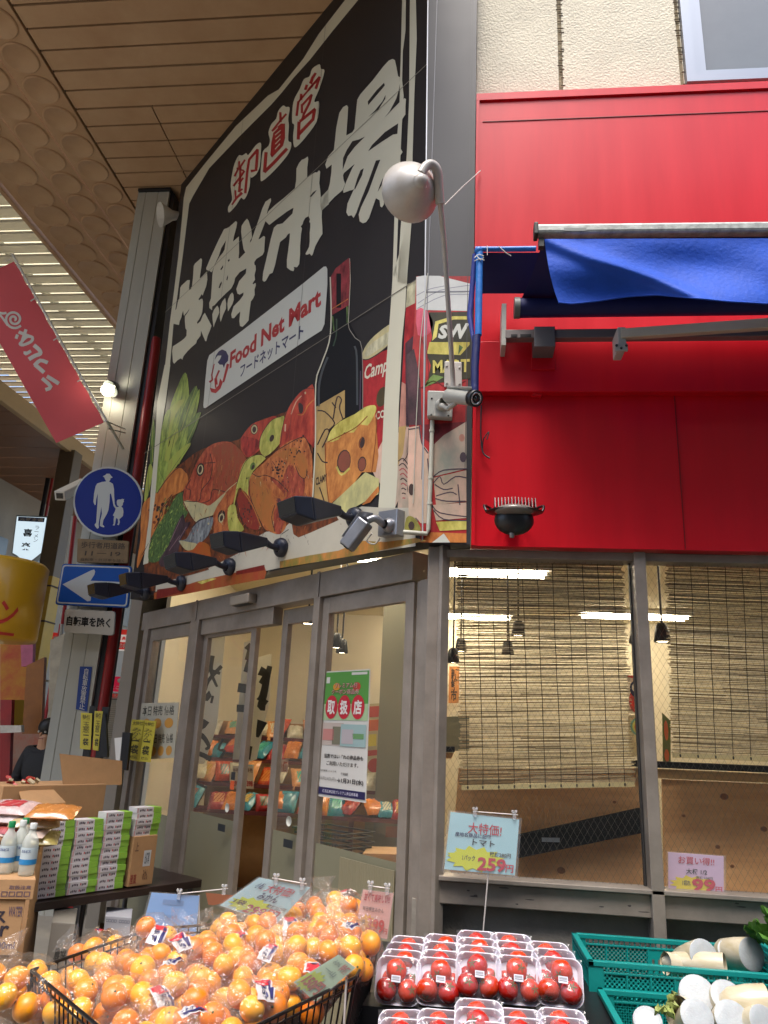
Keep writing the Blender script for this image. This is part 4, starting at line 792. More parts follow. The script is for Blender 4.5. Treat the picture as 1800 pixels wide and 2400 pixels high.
# hanging lit shop sign
FK = front(15.6); ks = thing('hanging_shop_sign', 'lit white hanging sign with shield shaped foot reading ramen shop name', 'sign', tuple(FK(68, 1320)))
pts = [(38,1207),(112,1210),(104,1262),(98,1298),(88,1306),(70,1320),(52,1316),(38,1304),(27,1298),(32,1255)]
MB().prism([FK(*q) for q in pts], (0, .15, 0), mat('sign_edge_grey', '8b9496', .4)).build('case', ks)
f = MB(); cx = Vector((68, 1262)); f.poly([FK(*(Vector(q)+(cx-Vector(q))*.06), .004) for q in pts], mat('lit_white', 'c2d4de', .5, emit=.4)); f.build('face', ks)
t = MB(); t.poly([FK(*q, .008) for q in ((43,1211),(105,1214),(103,1224),(42,1221))], mat('sign_navy', '233a7a', .5)); text_on(t, '元気本通', [FK(*q, .012) for q in ((46,1213),(102,1215),(101,1223),(45,1220))], PAPER, bold=.03)
text_on(t, '喜', [FK(*q, .008) for q in ((56,1239),(77,1240),(74,1258),(54,1257))], BLACKP, bold=.03); text_on(t, '楽', [FK(*q, .008) for q in ((51,1271),(72,1272),(70,1290),(49,1289))], BLACKP, bold=.03)
text_on(t, 'ラーメン', [FK(*q, .008) for q in ((82,1232),(93,1233),(88,1270),(78,1270))], mat('grey_ink', '5a6468', .6), vertical=True); t.build('lettering', ks)
pk = FK(92, 1209); MB().tube([pk+Vector((0, .07, 0)), (pk.x, pk.y+.07, ZC)], .05, BLACKP).build('hanger', ks); MB().tube([FK(98, 1209)+Vector((.05, .07, 0)), Vector((FK(98, 1209).x+.05, pk.y+.07, ZC))], .03, mat('red_pipe', '8e1c1c', .4)).build('hanger', ks)
# yellow drum sign
dc = front(5.6)(-12, 1420); YD = mat('drum_yellow', 'c79a10', .4, var=.04, vs=4, coat=.3)
yd = thing('yellow_drum_sign', 'big yellow drum shaped sign with red kana at the left edge', 'sign', (dc.x, dc.y, 0))
R1 = (front(5.6)(86, 1420)-dc).length; zt = front(5.6)(0, 1318).z; zb = front(5.6)(0, 1500).z
MB().lathe((dc.x, dc.y, zb), (0, 0, 1), [(0, .01), (0, R1-.01), (.02, R1), (zt-zb-.03, R1), (zt-zb, R1-.03), (zt-zb, .01)], YD, 40).build('drum', yd)
MB().tube([(dc.x, dc.y, 0), (dc.x, dc.y, zb)], .04, GM).build('post', yd)
t = MB(); RY = mat('drum_red', 'b3281e', .5)
vs, fs, _ = glyphs('ラーメン', .02, .12)
def dr(u, v, off=.003): a_ = math.radians(-95+105*u); return Vector((dc.x+(R1+off)*math.sin(a_+.9), dc.y-(R1+off)*math.cos(a_+.9), zb+.08+(.2)*v+.0*u))
t.add([dr(u, v) for u, v in vs], fs, RY)
for i in range(16): t.poly([dr(i/16, -.33), dr((i+1)/16, -.33), dr((i+1)/16, -.22), dr(i/16, -.22)], RY)
t.build('lettering', yd)
# shop signs across the street
FA = front(16)
def board(name, label, px, y, c, th=.06, emit=0):  # emit gives distant boards an added glow against the dark arcade
    pl = front(y); pts = [pl(*q) for q in px]; cen = sum(pts, Vector())/len(pts)
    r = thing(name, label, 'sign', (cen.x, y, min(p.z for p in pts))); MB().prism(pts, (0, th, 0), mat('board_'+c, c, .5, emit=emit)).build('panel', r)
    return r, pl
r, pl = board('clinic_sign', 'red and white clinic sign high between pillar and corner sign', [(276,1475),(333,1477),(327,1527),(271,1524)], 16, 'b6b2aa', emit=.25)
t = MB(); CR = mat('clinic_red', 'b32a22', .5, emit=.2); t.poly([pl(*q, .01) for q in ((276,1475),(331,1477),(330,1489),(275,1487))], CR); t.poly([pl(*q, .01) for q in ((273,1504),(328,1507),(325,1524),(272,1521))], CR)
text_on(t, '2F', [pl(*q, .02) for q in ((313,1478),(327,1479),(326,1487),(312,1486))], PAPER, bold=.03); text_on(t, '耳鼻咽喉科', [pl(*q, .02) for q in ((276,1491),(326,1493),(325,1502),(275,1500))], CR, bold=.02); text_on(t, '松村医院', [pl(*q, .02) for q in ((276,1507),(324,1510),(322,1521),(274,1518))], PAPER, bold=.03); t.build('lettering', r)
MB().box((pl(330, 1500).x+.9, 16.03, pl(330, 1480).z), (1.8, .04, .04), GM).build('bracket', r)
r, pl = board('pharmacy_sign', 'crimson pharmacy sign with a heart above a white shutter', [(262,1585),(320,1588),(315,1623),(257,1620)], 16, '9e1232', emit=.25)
t = MB(); text_on(t, 'こころ薬局', [pl(*q, .01) for q in ((262,1606),(313,1609),(311,1618),(260,1615))], PAPER, bold=.02); t.poly([pl(*q, .005) for q in ((257,1623),(314,1626),(312,1640),(255,1637))], mat('board_pink', 'bfa7a4', .5)); text_on(t, '処方箋受付', [pl(*q, .01) for q in ((260,1625),(311,1628),(310,1637),(258,1634))], mat('clinic_red', 'b32a22', .5), bold=.02)
for sx in (-1, 1): t.lathe(pl(284+sx*4, 1595, .012), (0, -1, 0), [(0, .001), (0, .05), (.002, .05), (.002, .03)], PAPER, 12)
t.build('lettering', r); MB().box((pl(262, 1600).x+1.2, 16.06, pl(262, 1640).z-.05), (2.4, .05, .1), GM).build('bracket', r)
r = thing('standing_shutter_stall', 'white louvred kiosk shutter below the crimson pharmacy sign', 'kiosk', (-7.6, 17, 0)); pl = front(17)
a0, a1 = pl(257, 1640), pl(312, 1752)
for j in range(22): MB().box(((a0.x+a1.x)/2, 17+.005*(j % 2), a1.z+(a0.z-a1.z)*(j+.5)/22), (abs(a1.x-a0.x), .03, (a0.z-a1.z)/22*.86), mat('shutter_white', 'c4c2b4', .45)).build('slat', r)
MB().box(((a0.x+a1.x)/2, 17.06, a1.z/2+a0.z/2), (abs(a1.x-a0.x)+.1, .04, a0.z-a1.z+.1), mat('shutter_back', '6f6d64', .6)).build('frame', r); MB().box(((a0.x+a1.x)/2, 17.03, a1.z/2), (abs(a1.x-a0.x)+.05, .2, a1.z), mat('kiosk_base', '9a958c', .6)).build('base', r)
r, pl = board('lit_shop_window', 'bright white lit shop opening far off behind the hanging sign', [(38,1128),(126,1150),(122,1300),(34,1290)], 19, 'e0dbd0', emit=.6)
t = MB()
for k_ in range(4): t.prism([pl(40+k_*22, 1130+k_*5, .02), pl(43+k_*22, 1131+k_*5, .02), pl(40+k_*22, 1290, .02), pl(37+k_*22, 1290, .02)], (0, -.03, 0), mat('upright_a3262a', 'a3262a', .5))
t.build('window_bars', r); MB().box((pl(80, 1290).x, 19.1, pl(80, 1290).z/2), (1.2, .1, pl(80, 1290).z), mat('kiosk_base', '9a958c')).build('base', r)
# red and white uprights seen between the pillars
for i, (xa, ya, xb, yb, c, lab) in enumerate(((172, 1210, 130, 1600, 'b0b0a8', 'slim pale drainpipe left of the road signs'), (176, 1210, 152, 1420, 'a3262a', 'slim red pole close behind the arrow sign'))):
    o = MB().tube([front(9)(xa, ya), front(9)(xb, yb), Vector((front(9)(xb, yb).x, 9, 0))], .03, mat('upright_'+c, c, .5), 8).build('street_pole'); tag(o, lab, 'pole')
# goods and banners along the far kerb
def slab(name, label, cat, px, y, c, th=.05, group=None, m=None):
    pl = front(y); o = MB().prism([pl(*q) for q in px], (0, th, 0), m or mat('goods_'+c, c, .6, var=.15, vs=9)).build(name); return tag(o, label, cat, group)
slab('wall_banner', 'red and yellow banner cloth hanging under the yellow drum sign', 'banner', [(0,1485),(60,1480),(75,1560),(60,1640),(0,1640)], 7.5, 'a0561c', m=mat('banner_mix', 'a8301c', .6, col2='b88a1a', vs=3))
slab('wall_banner', 'pink cloth banner left of the yellow wrapped pillar', 'banner', [(48,1500),(78,1496),(76,1560),(50,1562)], 7.4, 'b05c78')
slab('vertical_banner', 'dark red upright banner at the very left edge', 'banner', [(0,1640),(28,1640),(20,1860),(0,1900)], 7, '8a1c1c')
slab('white_shelf', 'white horizontal shelf board crossing the red banner at far left', 'shelf', [(0,1700),(50,1700),(50,1716),(0,1718)], 6.9, 'c4bfb6')
slab('vertical_banner', 'orange brown upright banner beside the blurred shoppers', 'banner', [(62,1560),(104,1540),(96,1720),(52,1720)], 7.3, '8f5a26')
slab('vertical_banner', 'pale cream upright board right of the orange brown banner', 'banner', [(118,1500),(160,1480),(166,1760),(110,1760)], 7.2, 'a39a86')
for px, c_, tx, tc, lab in (([(124,1482),(141,1484),(136,1545),(119,1542)],'a8241f','薬','c9c4bc','small red upright sign left of the bicycle sign'), ([(144,1512),(168,1515),(162,1578),(139,1574)],'bdb8ae','営業中','a8241f','white upright sign with red characters behind the pillar'), ([(120,1590),(146,1592),(142,1650),(116,1648)],'b5961f','安売','a8241f','yellow square sign low behind the pillar'), ([(240,1540),(262,1542),(258,1580),(236,1578)],'b8b4aa','内科','2c4a7a','white square sign between pillar and crimson pharmacy sign'), ([(6,1660),(40,1662),(38,1694),(4,1692)],'c4bdb0','特売','a8241f','white sale sign above the white shelf board'), ([(52,1650),(84,1650),(82,1690),(50,1690)],'a3262a','市','c9c4bc','red square sign behind the shopper')):
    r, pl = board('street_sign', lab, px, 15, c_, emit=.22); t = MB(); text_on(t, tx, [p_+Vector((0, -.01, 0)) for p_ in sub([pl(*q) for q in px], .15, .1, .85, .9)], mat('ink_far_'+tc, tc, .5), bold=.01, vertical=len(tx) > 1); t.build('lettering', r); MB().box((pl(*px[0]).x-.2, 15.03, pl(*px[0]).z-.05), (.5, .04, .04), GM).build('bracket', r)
slab('stall_wall', 'pale rack of wrapped goods behind the shopper', 'rack', [(-60,1700),(170,1720),(180,1860),(-60,1880)], 8.6, 'a58f80', .3, m=mat('rack_mix', '9c8c7c', .7, col2='b0644e', vs=5))
# shopper
def person(base, h, label):
    r = thing('person', label, 'person', (base[0], base[1], 0))
    bx, by = base; s = h/1.62
    J = {'pel': (0, 0, .9, .13), 'ch': (0, .02, 1.18, .145), 'ne': (0, 0, 1.36, .06), 'hd': (0, -.03, 1.5, .088), 'kl': (-.1, .05, .48, .065), 'al': (-.1, .1, .08, .045), 'fl': (-.1, -.04, .03, .04), 'kr': (.09, -.08, .48, .065), 'ar': (.1, -.1, .08, .045), 'fr': (.1, -.23, .03, .04),
         'sl': (-.18, .02, 1.3, .06), 'el': (-.24, -.02, 1.03, .045), 'wl': (-.16, -.2, .98, .033), 'sr': (.18, .02, 1.3, .06), 'er': (.25, -.03, 1.03, .045), 'wr': (.17, -.22, .99, .033), 'hl': (-.12, -.27, .98, .035), 'hr': (.13, -.29, .99, .035)}
    E_ = [('pel', 'ch'), ('ch', 'ne'), ('ne', 'hd'), ('pel', 'kl'), ('kl', 'al'), ('al', 'fl'), ('pel', 'kr'), ('kr', 'ar'), ('ar', 'fr'), ('ch', 'sl'), ('sl', 'el'), ('el', 'wl'), ('wl', 'hl'), ('ch', 'sr'), ('sr', 'er'), ('er', 'wr'), ('wr', 'hr')]
    ks_ = list(J); me = bpy.data.meshes.new('body'); me.from_pydata([(J[k_][0]*s, J[k_][1]*s, J[k_][2]*s) for k_ in ks_], [(ks_.index(a), ks_.index(b)) for a, b in E_], [])
    o = bpy.data.objects.new('body', me); COL.objects.link(o); o.parent = r
    sk_ = o.modifiers.new('skin', 'SKIN'); lay = me.skin_vertices[0] if len(me.skin_vertices) else None
    if lay is None:
        bpy.context.view_layer.objects.active = o; lay = me.skin_vertices.new().data if hasattr(me.skin_vertices, 'new') else None
    if lay is not None:
        for i, k_ in enumerate(ks_): lay.data[i].radius = (J[k_][3]*s, J[k_][3]*s)
        lay.data[0].use_root = True
    o.modifiers.new('sub', 'SUBSURF').levels = 2; o.modifiers['sub'].render_levels = 2
    me.materials.append(mat('skin_tone', 'b98b6b', .5, sub=.1)); return r, s
def clothes(r, s):
    def shell(name, pts, edges, m):
        me = bpy.data.meshes.new(name); me.from_pydata([(p[0]*s, p[1]*s, p[2]*s) for p in pts], [], []) if not edges else me.from_pydata([(p[0]*s, p[1]*s, p[2]*s) for p in pts], edges, [])
        o = bpy.data.objects.new(name, me); COL.objects.link(o); o.parent = r; o.modifiers.new('skin', 'SKIN')
        for i, p in enumerate(pts): me.skin_vertices[0].data[i].radius = (p[3]*s, p[3]*s)
        me.skin_vertices[0].data[0].use_root = True
        o.modifiers.new('sub', 'SUBSURF').levels = 2; o.modifiers['sub'].render_levels = 2; me.materials.append(m)
    BLK = mat('jacket_black', '17171b', .7)
    shell('jacket', [(0, 0, .86, .16), (0, .02, 1.15, .17), (0, 0, 1.31, .10), (-.18, .02, 1.3, .075), (-.24, -.02, 1.03, .06), (-.16, -.19, .98, .045), (.18, .02, 1.3, .075), (.25, -.03, 1.03, .06), (.17, -.2, .99, .045)], [(0, 1), (1, 2), (1, 3), (3, 4), (4, 5), (1, 6), (6, 7), (7, 8)], BLK)
    shell('trousers', [(0, 0, .84, .14), (-.1, .05, .48, .08), (-.1, .1, .1, .06), (.09, -.08, .48, .08), (.1, -.1, .1, .06)], [(0, 1), (1, 2), (0, 3), (3, 4)], mat('trousers_grey', '3c3a3c', .8))
    MB().ball(Vector(r.location)+Vector((0, .012, 1.545*s)), .103*s, mat('hair_black', '0d0c0c', .5), 14, 9, (1, 1.05, .92)).build('hair', r)
    for sx in (-.035, .035): MB().ball(Vector(r.location)+Vector((sx*s, -.108*s, 1.50*s)), .011*s, WHITEP, 8, 5).build('eye', r)
    MB().ball(Vector(r.location)+Vector((0, -.122*s, 1.475*s)), .015*s, mat('skin_tone', 'b98b6b'), 8, 5, (.8, 1, 1.4)).build('nose', r)
    MB().box(Vector(r.location)+Vector((0, -.112*s, 1.435*s)), (.04*s, .01, .008), mat('lips', '8c4d42', .5)).build('mouth', r)
    for k_, x_ in (('shoe', -.1), ('shoe', .1)): MB().ball(Vector(r.location)+Vector((x_*s, -.02 if x_ < 0 else -.2, .045)), .06, BLK, 10, 6, (.75, 1.9, .75)).build(k_, r)
pp = front(6.85)(112, 1715)
r_, s_ = person((pp.x, 6.85), 1.62*pp.z/1.5, 'shopper with short black hair in a black jacket by the far kerb stall'); clothes(r_, s_)

# ================================================================ gooseneck lamp on the return panel
gl = thing('gooseneck_lamp', 'white gooseneck lamp with round shade in front of the black sign corner', 'lamp', (-.05, 3.28, 2.95))
LW = mat('lamp_enamel', 'b9b3ab', .35, var=.08, vs=12, coat=.3)
fl = lambda x, y, d: front(d)(x, y)
MB().prism([fl(1042, 848, 3.293), fl(1082, 850, 3.293), fl(1083, 908, 3.293), fl(1041, 908, 3.293)], (0, -.008, 0), LW).build('wall_plate', gl, bevel=.003)
for a_, b_ in ((1047, 858), (1077, 862), (1047, 898), (1077, 900)): MB().lathe(fl(a_, b_, 3.284), (0, -1, 0), [(0, .005), (.004, .005), (.005, .001)], GM, 8).build('bolt', gl)
path = [fl(1062, 912, 3.24), fl(1061, 880, 3.225), fl(1056, 800, 3.14), fl(1049, 690, 3.03), fl(1040, 560, 2.89), fl(1031, 470, 2.79)]
MB().tube(catmull(path, 4, False), .0115, LW, 12).build('arm', gl)
path2 = [fl(1031, 478, 2.795), fl(1028, 440, 2.76), fl(1024, 400, 2.72), fl(1012, 386, 2.70), fl(998, 390, 2.69), fl(986, 408, 2.685)]
MB().tube(catmull(path2, 5, False), [.021]*26, LW, 14).build('elbow', gl)
MB().ball(fl(986, 426, 2.68), .034, LW, 16, 10).build('socket', gl)
sc = fl(986, 426, 2.68); rc = fl(960, 452, 2.80); ax = (rc-sc).normalized()
MB().lathe(sc, ax, [(-.005, .034), (.012, .05), (.03, .062), (.05, .085), (.09, .119), (.125, .132), (.135, .136), (.137, .131), (.12, .124), (.08, .105), (.04, .05)], LW, 36).build('shade', gl)
MB().ball(sc+ax*.075, .032, mat('bulb_unlit', 'c9c7c0', .2), 12, 8).build('bulb', gl)
gw = MB().tube([fl(1042, 480, 2.80), fl(1085, 437, 3.05), fl(1126, 400, 3.285)], .0022, WHITEP, 6).build('stay_wire'); tag(gw, 'thin white stay wire from the gooseneck lamp to the red fascia', 'wire')
cbx = MB().tube(catmull([fl(1128, 950, 3.29), fl(1127, 1020, 3.285), fl(1132, 1060, 3.28), fl(1148, 1074, 3.27)], 4, False), .004, BLACKP, 6); cbx.tube(catmull([fl(1131, 1055, 3.285), fl(1133, 1030, 3.27), fl(1146, 1012, 3.27), fl(1141, 1030, 3.265)], 4, False), .003, BLACKP, 6)
tag(cbx.build('loose_cable'), 'loose dark cable end dangling on the red fascia beside the wall camera', 'cable')
# ---- cameras
GC = mat('camera_grey', 'a9a9a2', .4, var=.06, vs=20)
c1 = thing('wall_camera', 'grey bullet camera on a square junction box above the white conduit', 'camera', (-.04, 3.28, 2.8))
MB().prism([fl(1003, 924, 3.295), fl(1062, 926, 3.295), fl(1060, 988, 3.295), fl(1002, 984, 3.295)], (0, -.045, 0), GC).build('junction_box', c1, bevel=.006)
for a_, b_ in ((1012, 934), (1052, 936), (1051, 974), (1011, 972)): MB().lathe(fl(a_, b_, 3.249), (0, -1, 0), [(0, .005), (.003, .004), (.003, .001)], BLACKP, 8).build('screw', c1)
MB().lathe(fl(1034, 950, 3.25), (.2, -1, 0), [(0, .03), (.01, .03), (.03, .018), (.05, .018)], GC, 18).build('base', c1)
ca, cb_ = fl(1052, 928, 3.17), fl(1116, 934, 3.02); ad = (cb_-ca).normalized()
MB().lathe(ca, ad, [(-.012, .01), (-.01, .03), (0, .034), (.1, .034), ((cb_-ca).length-.03, .034)], GC, 24).build('barrel', c1)
MB().lathe(cb_, ad, [(-.035, .0345), (-.03, .038), (.0, .038), (.004, .034), (.001, .028), (-.004, .001)], BLACKP, 24).build('lens_hood', c1)
MB().lathe(cb_, ad, [(0.001, .029), (.003, .027), (.003, .022), (.001, .021)], mat('chrome_ring', 'd5d5d8', .15, 1.), 24).build('lens_ring', c1)
MB().lathe(cb_, ad, [(-.002, .013), (.004, .01), (.005, .001)], mat('lens_glass', '1a1c24', .05, spec=1), 16).build('lens', c1)
MB().prism([ca+Vector((-.01, -.02, .036)), cb_+Vector((-.02, -.03, .039)), cb_+Vector((-.02, .04, .039)), ca+Vector((-.01, .04, .036))], (0, 0, .004), GC).build('sun_visor', c1)
MB().tube([fl(1034, 950, 3.21), fl(1050, 958, 3.16), fl(1068, 944, 3.13)], .012, GC, 10).build('joint', c1)
cd_ = MB(); pth = [fl(1013, 986, 3.285), fl(1010, 1100, 3.285), fl(1004, 1240, 3.285), fl(1001, 1251, 3.285), fl(945, 1247, 3.285)]
cd_.tube(pth, .0105, mat('conduit_white', 'b9b7a8', .5, var=.05, vs=8), 10)
for q in ((1009, 1120), (1007, 1180), (1012, 1010)): cd_.lathe(fl(q[0], q[1], 3.285), (0, 0, 1), [(-.006, .013), (.006, .013)], mat('conduit_white', 'b9b7a8'), 10)
tag(cd_.build('conduit'), 'white conduit running down from the junction box and turning at the corner', 'pipe')
wr = MB(); wr.tube([fl(1003, 640, 3.292), fl(985, 800, 3.292), fl(975, 1000, 3.29), fl(968, 1180, 3.29)], .0022, mat('conduit_white', 'b9b7a8'), 6); tag(wr.build('thin_cable'), 'thin pale cable down the corner edge of the painted signs', 'cable')
c2 = thing('corner_camera', 'silver bullet camera hanging under the painted sign at its right corner', 'camera', tuple(PB(880, 1240, .02)))
SV = mat('silver_metal', '93959b', .3, .6, var=.08, vs=12)
pb = lambda x, y, o: PB(x, y, o)
MB().prism([pb(905, 1203, .003), pb(950, 1197, .003), pb(947, 1258, .003), pb(903, 1262, .003)], Vector((-Q, -Q, 0))*.05, SV).build('junction_box', c2, bevel=.005)
MB().lathe(pb(915, 1232, .05), (-Q, -Q, 0), [(0, .035), (.02, .035), (.035, .022)], SV, 20).build('base', c2)
MB().tube(catmull([pb(900, 1230, .07), pb(880, 1215, .12), pb(862, 1220, .15)], 4, False), .018, SV, 12).build('joint', c2)
ca, cb_ = pb(858, 1222, .15), pb(812, 1282, .2); MB().bar(ca, cb_, .075, .065, SV).build('housing', c2, bevel=.008)
ad = (cb_-ca).normalized(); MB().bar(cb_, cb_+ad*.004, .06, .05, BLACKP).build('lens_plate', c2); MB().lathe(cb_+ad*.004, ad, [(0, .014), (.003, .012), (.003, .001)], mat('lens_glass', '1a1c24'), 14).build('lens', c2)
MB().prism([ca+Vector((-.03, -.03, .04)), cb_+Vector((-.02, -.04, .04)), cb_+Vector((.05, 0, .045)), ca+Vector((.03, .02, .045))], (0, 0, .003), SV).build('sun_visor', c2)
MB().tube(catmull([pb(872, 1250, .08), pb(860, 1268, .07), pb(878, 1275, .05), pb(890, 1262, .04)], 4, False), .004, WHITEP, 6).build('cable', c2)
# ---- five spotlights along the foot of the sign
SPK = mat('spot_black', '1b2030', .42, bump=.03)
mounts = [((838, 1214), (740, 1222)), ((664, 1283), (590, 1272)), ((543, 1328), (470, 1320)), ((430, 1366), (375, 1345)), ((345, 1388), (285, 1378))]
ordn = ['nearest the street corner, below the painted cheese', 'second from the corner under the painted roast', 'third from the corner, in the middle of the row', 'fourth from the corner, overlapping the painted leeks', 'farthest from the corner, in front of the white arrow']
ordn = ['biggest black spotlight, beside the silver camera at the sign corner', 'second black spotlight from the corner, with a bright white edge', 'third black spotlight from the corner, middle of the row under the sign', 'fourth black spotlight, just right of the blue arrow sign', 'last black spotlight, overlapping the end of the white arrow']
def spot():
    r = thing('spotlight', 'x', 'spotlight', (0, 0, 0), 'black spotlights along the foot of the sign')
    # local frame: +Y points out from the sign, X along it, Z up
    MB().lathe((0, 0, 0), (0, 1, 0), [(0, .045), (.012, .048), (.03, .044), (.036, .02)], SPK, 22).build('mount', r)
    MB().tube([(0, .03, 0), (.0, .07, .012), (0, .095, .03)], [.017, .014, .017], SPK, 12).build('knuckle', r)
    h = MB(); a = [Vector((x_, .10, z_)) for x_, z_ in ((-.028, .012), (.028, .012), (.032, .05), (-.032, .05))]
    b = [Vector((x_, .27, z_)) for x_, z_ in ((-.066, -.012), (.066, -.012), (.07, .085), (-.07, .085))]
    c = [Vector((x_, .35, z_)) for x_, z_ in ((-.06, .02), (.06, .02), (.066, .092), (-.066, .092))]
    h.hexa(a, b, SPK); h.hexa(b, c, SPK); h.build('lamp_head', r, bevel=.006)
    g_ = MB(); g_.poly([Vector((-.058, .352, .026)), Vector((.058, .352, .026)), Vector((.062, .352, .088)), Vector((-.062, .352, .088))], mat('spot_glass', '2a2c2e', .1, spec=1)); g_.build('lens', r)
    return r
base = spot(); Rb = Matrix(((Q, -Q, 0), (-Q, -Q, 0), (0, 0, 1)))  # columns: X along the sign (towards the corner), Y outward
Rb = Matrix(((Q, -Q, 0), (-Q, -Q, 0), (0, 0, 1)))
for i, (a_, _) in enumerate(mounts):
    o = base if i == 0 else copy_tree(base)
    P_ = PB(a_[0], a_[1], .004); o.location = P_; o['label'] = ordn[i]
    o.rotation_euler = Euler((math.radians(-15), math.radians(random.uniform(-3, 3)), math.radians(135+random.uniform(-4, 4)))); o.scale = (1.22,)*3
# ---- finned floodlight on the red fascia
fd = thing('floodlight', 'black finned floodlight with a grey lens low on the dark red fascia', 'floodlight', (.2, 3.3, 2.4))
pc = fl(1205, 1198, 3.12)
MB().box(pc+Vector((0, .12, .0)), (.06, .12, .03), BLACKP).build('bracket', fd)
MB().ball(pc+Vector((0, 0, -.004)), .1, BLACKP, 24, 12, (1.25, .8, .07)).build('rim', fd)
MB().ball(pc+Vector((0, .01, -.04)), .09, BLACKP, 22, 12, (.95, .7, .72)).build('body', fd)
MB().ball(pc+Vector((0, -.022, -.005)), .085, mat('flood_lens', '6d6660', .25), 22, 10, (1.02, .72, .3)).build('lens', fd)
for i in range(13): MB().prism([pc+Vector((-.085+i*.0143, -.05, .004)), pc+Vector((-.085+i*.0143, .06, .004)), pc+Vector((-.085+i*.0143, .045, .05)), pc+Vector((-.085+i*.0143, -.03, .056-.0008*abs(i-6)))], (.003, 0, 0), BLACKP).build('fin', fd)
for sx in (-1, 1): MB().tube(catmull([pc+Vector((sx*.12, 0, 0)), pc+Vector((sx*.128, .02, .03)), pc+Vector((sx*.1, .08, .035)), pc+Vector((sx*.05, .15, .01))], 3, False), .006, BLACKP, 8).build('yoke', fd)
MB().lathe(pc+Vector((-.01, 0, -.10)), (0, 0, -1), [(0, .012), (.018, .01), (.02, .001)], SV, 10).build('gland', fd)

# ================================================================ awning
aw = thing('awning', 'half retracted blue awning with a grey front bar and sagging valance', 'awning', (1.2, 3.0, 3.2))
def tarp(name, c):
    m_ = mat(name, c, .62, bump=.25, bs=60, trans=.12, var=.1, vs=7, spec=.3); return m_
BT = tarp('awning_blue', '2455c4'); BN = mat('awning_blue_shaded', '0c1450', .7, bump=.1, bs=30)  # underside, roll and side cloth get a darker blue for the shade beneath
YA = 2.72; yb = 3.13
fb0, fb1 = fl(1254, 543, YA), fl(2500, 530, YA)
MB().bar(fb0, fb1, .05, .046, mat('weathered_bar', '9fa39f', .5, .3, var=.3, vs=26, bump=.1, bs=60)).build('front_bar', aw, bevel=.012)
MB().bar(fb0-Vector((.006, 0, 0)), fb0+Vector((.012, 0, 0)), .056, .058, mat('cap_dark', '2c302c', .5)).build('end_cap', aw, bevel=.004)
MB().box(fl(1268, 572, YA+.01), (.022, .03, .04), mat('cap_dark', '2c302c')).build('end_bracket', aw)
t = MB(); q = [fl(1322, 533.5, YA-.0265), fl(1374, 533.5, YA-.0265), fl(1374, 541, YA-.0265), fl(1322, 541, YA-.0265)]; t.poly(q, mat('maker_plate', '7d837f', .4)); text_on(t, 'AWNING', [v+Vector((0, -.001, 0)) for v in sub(q, .1, .2, .9, .8)], BLACKP); 
t = MB(); t.poly(q, mat('maker_plate', '7d837f', .4)); t.build('maker_plate', aw)
edge = [(1276, 560), (1288, 600), (1298, 660), (1308, 697), (1322, 709), (1345, 712), (1400, 706), (1470, 695), (1540, 691), (1620, 698), (1700, 706), (1800, 712), (2000, 716), (2500, 720)]
def val(u, v):
    u_ = u*(len(edge)-5); i = min(int(u_), len(edge)-6); f_ = u_-i; b_ = Vector(edge[4+i])*(1-f_)+Vector(edge[5+i])*f_
    top = Vector((1276+(2500-1276)*((b_.x-1322)/(2500-1322)), 560-4*((b_.x-1322)/1178)))
    bow = -14*math.sin(v*math.pi*.62)*(1-u)**8
    p = top*(1-v)+b_*v; p.x += bow
    lx = (p.x-1276)/500
    w_ = .03*math.sin(lx*5.2+v*3.4)*v+.02*math.sin(v*7-lx*6)*(v*(1-.3*v))+.018*math.exp(-((lx*1.25-v*.9)/.1)**2)*1.5
    return fl(p.x, p.y, YA-.012-w_)
MB().grid(val, 90, 26, BT).build('valance', aw)
hem = MB().tube([val(i/80, 1) for i in range(81)], .0035, BT, 6, smooth=True).build('valance_hem', aw)
# cloth from the front bar back to the roller
def cloth(u, v):
    a_ = fl(1275, 556, YA+.02)*(1-v)+fl(1222, 700, yb)*v; x_ = a_.x*(1-u)+5.2*u
    return Vector((x_, a_.y, a_.z-.02*math.sin(v*math.pi)*(1+.3*math.sin(u*40))))
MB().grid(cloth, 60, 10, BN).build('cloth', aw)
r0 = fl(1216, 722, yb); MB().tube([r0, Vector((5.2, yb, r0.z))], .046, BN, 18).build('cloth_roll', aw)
MB().tube([r0-Vector((.022, 0, 0)), r0+Vector((.004, 0, 0))], .05, mat('cap_grey', '6f7470', .5), 18).build('roll_cap', aw)
b0 = fl(1184, 788, 3.16); MB().box(((b0.x+5.2)/2, 3.16, b0.z), (5.2-b0.x, .045, .045), mat('bar_taupe', '77706f', .45, .3, var=.06, vs=8)).build('torsion_bar', aw, bevel=.003)
MB().prism([fl(1176, 711, 3.14), fl(1187, 711, 3.14), fl(1186, 809, 3.14), fl(1175, 809, 3.14)], (0, .14, 0), GC).build('end_plate', aw, bevel=.002)
for xa, xb in ((1252, 1302),):
    a_ = fl(xa, 765, 3.13); c_ = fl(xb, 812, 3.13); MB().box(((a_.x+c_.x)/2, 3.215, (a_.z+c_.z)/2), (c_.x-a_.x, .17, a_.z-c_.z), mat('bracket_grey', '6c6a6c', .5, .3)).build('wall_bracket', aw, bevel=.003)
    MB().box((1.9, 3.215, (a_.z+c_.z)/2), (c_.x-a_.x, .17, a_.z-c_.z), mat('bracket_grey', '6c6a6c')).build('wall_bracket', aw, bevel=.003)
a0 = fl(1456, 784, 2.98); a1 = fl(1800, 760, 2.86); a1 = a0+(a1-a0)*1.25
MB().bar(a0, a1, .03, .045, mat('arm_beige', 'b3ab98', .4, .1, var=.05, vs=6), up=(0, 0, 1)).build('folding_arm', aw, bevel=.003)
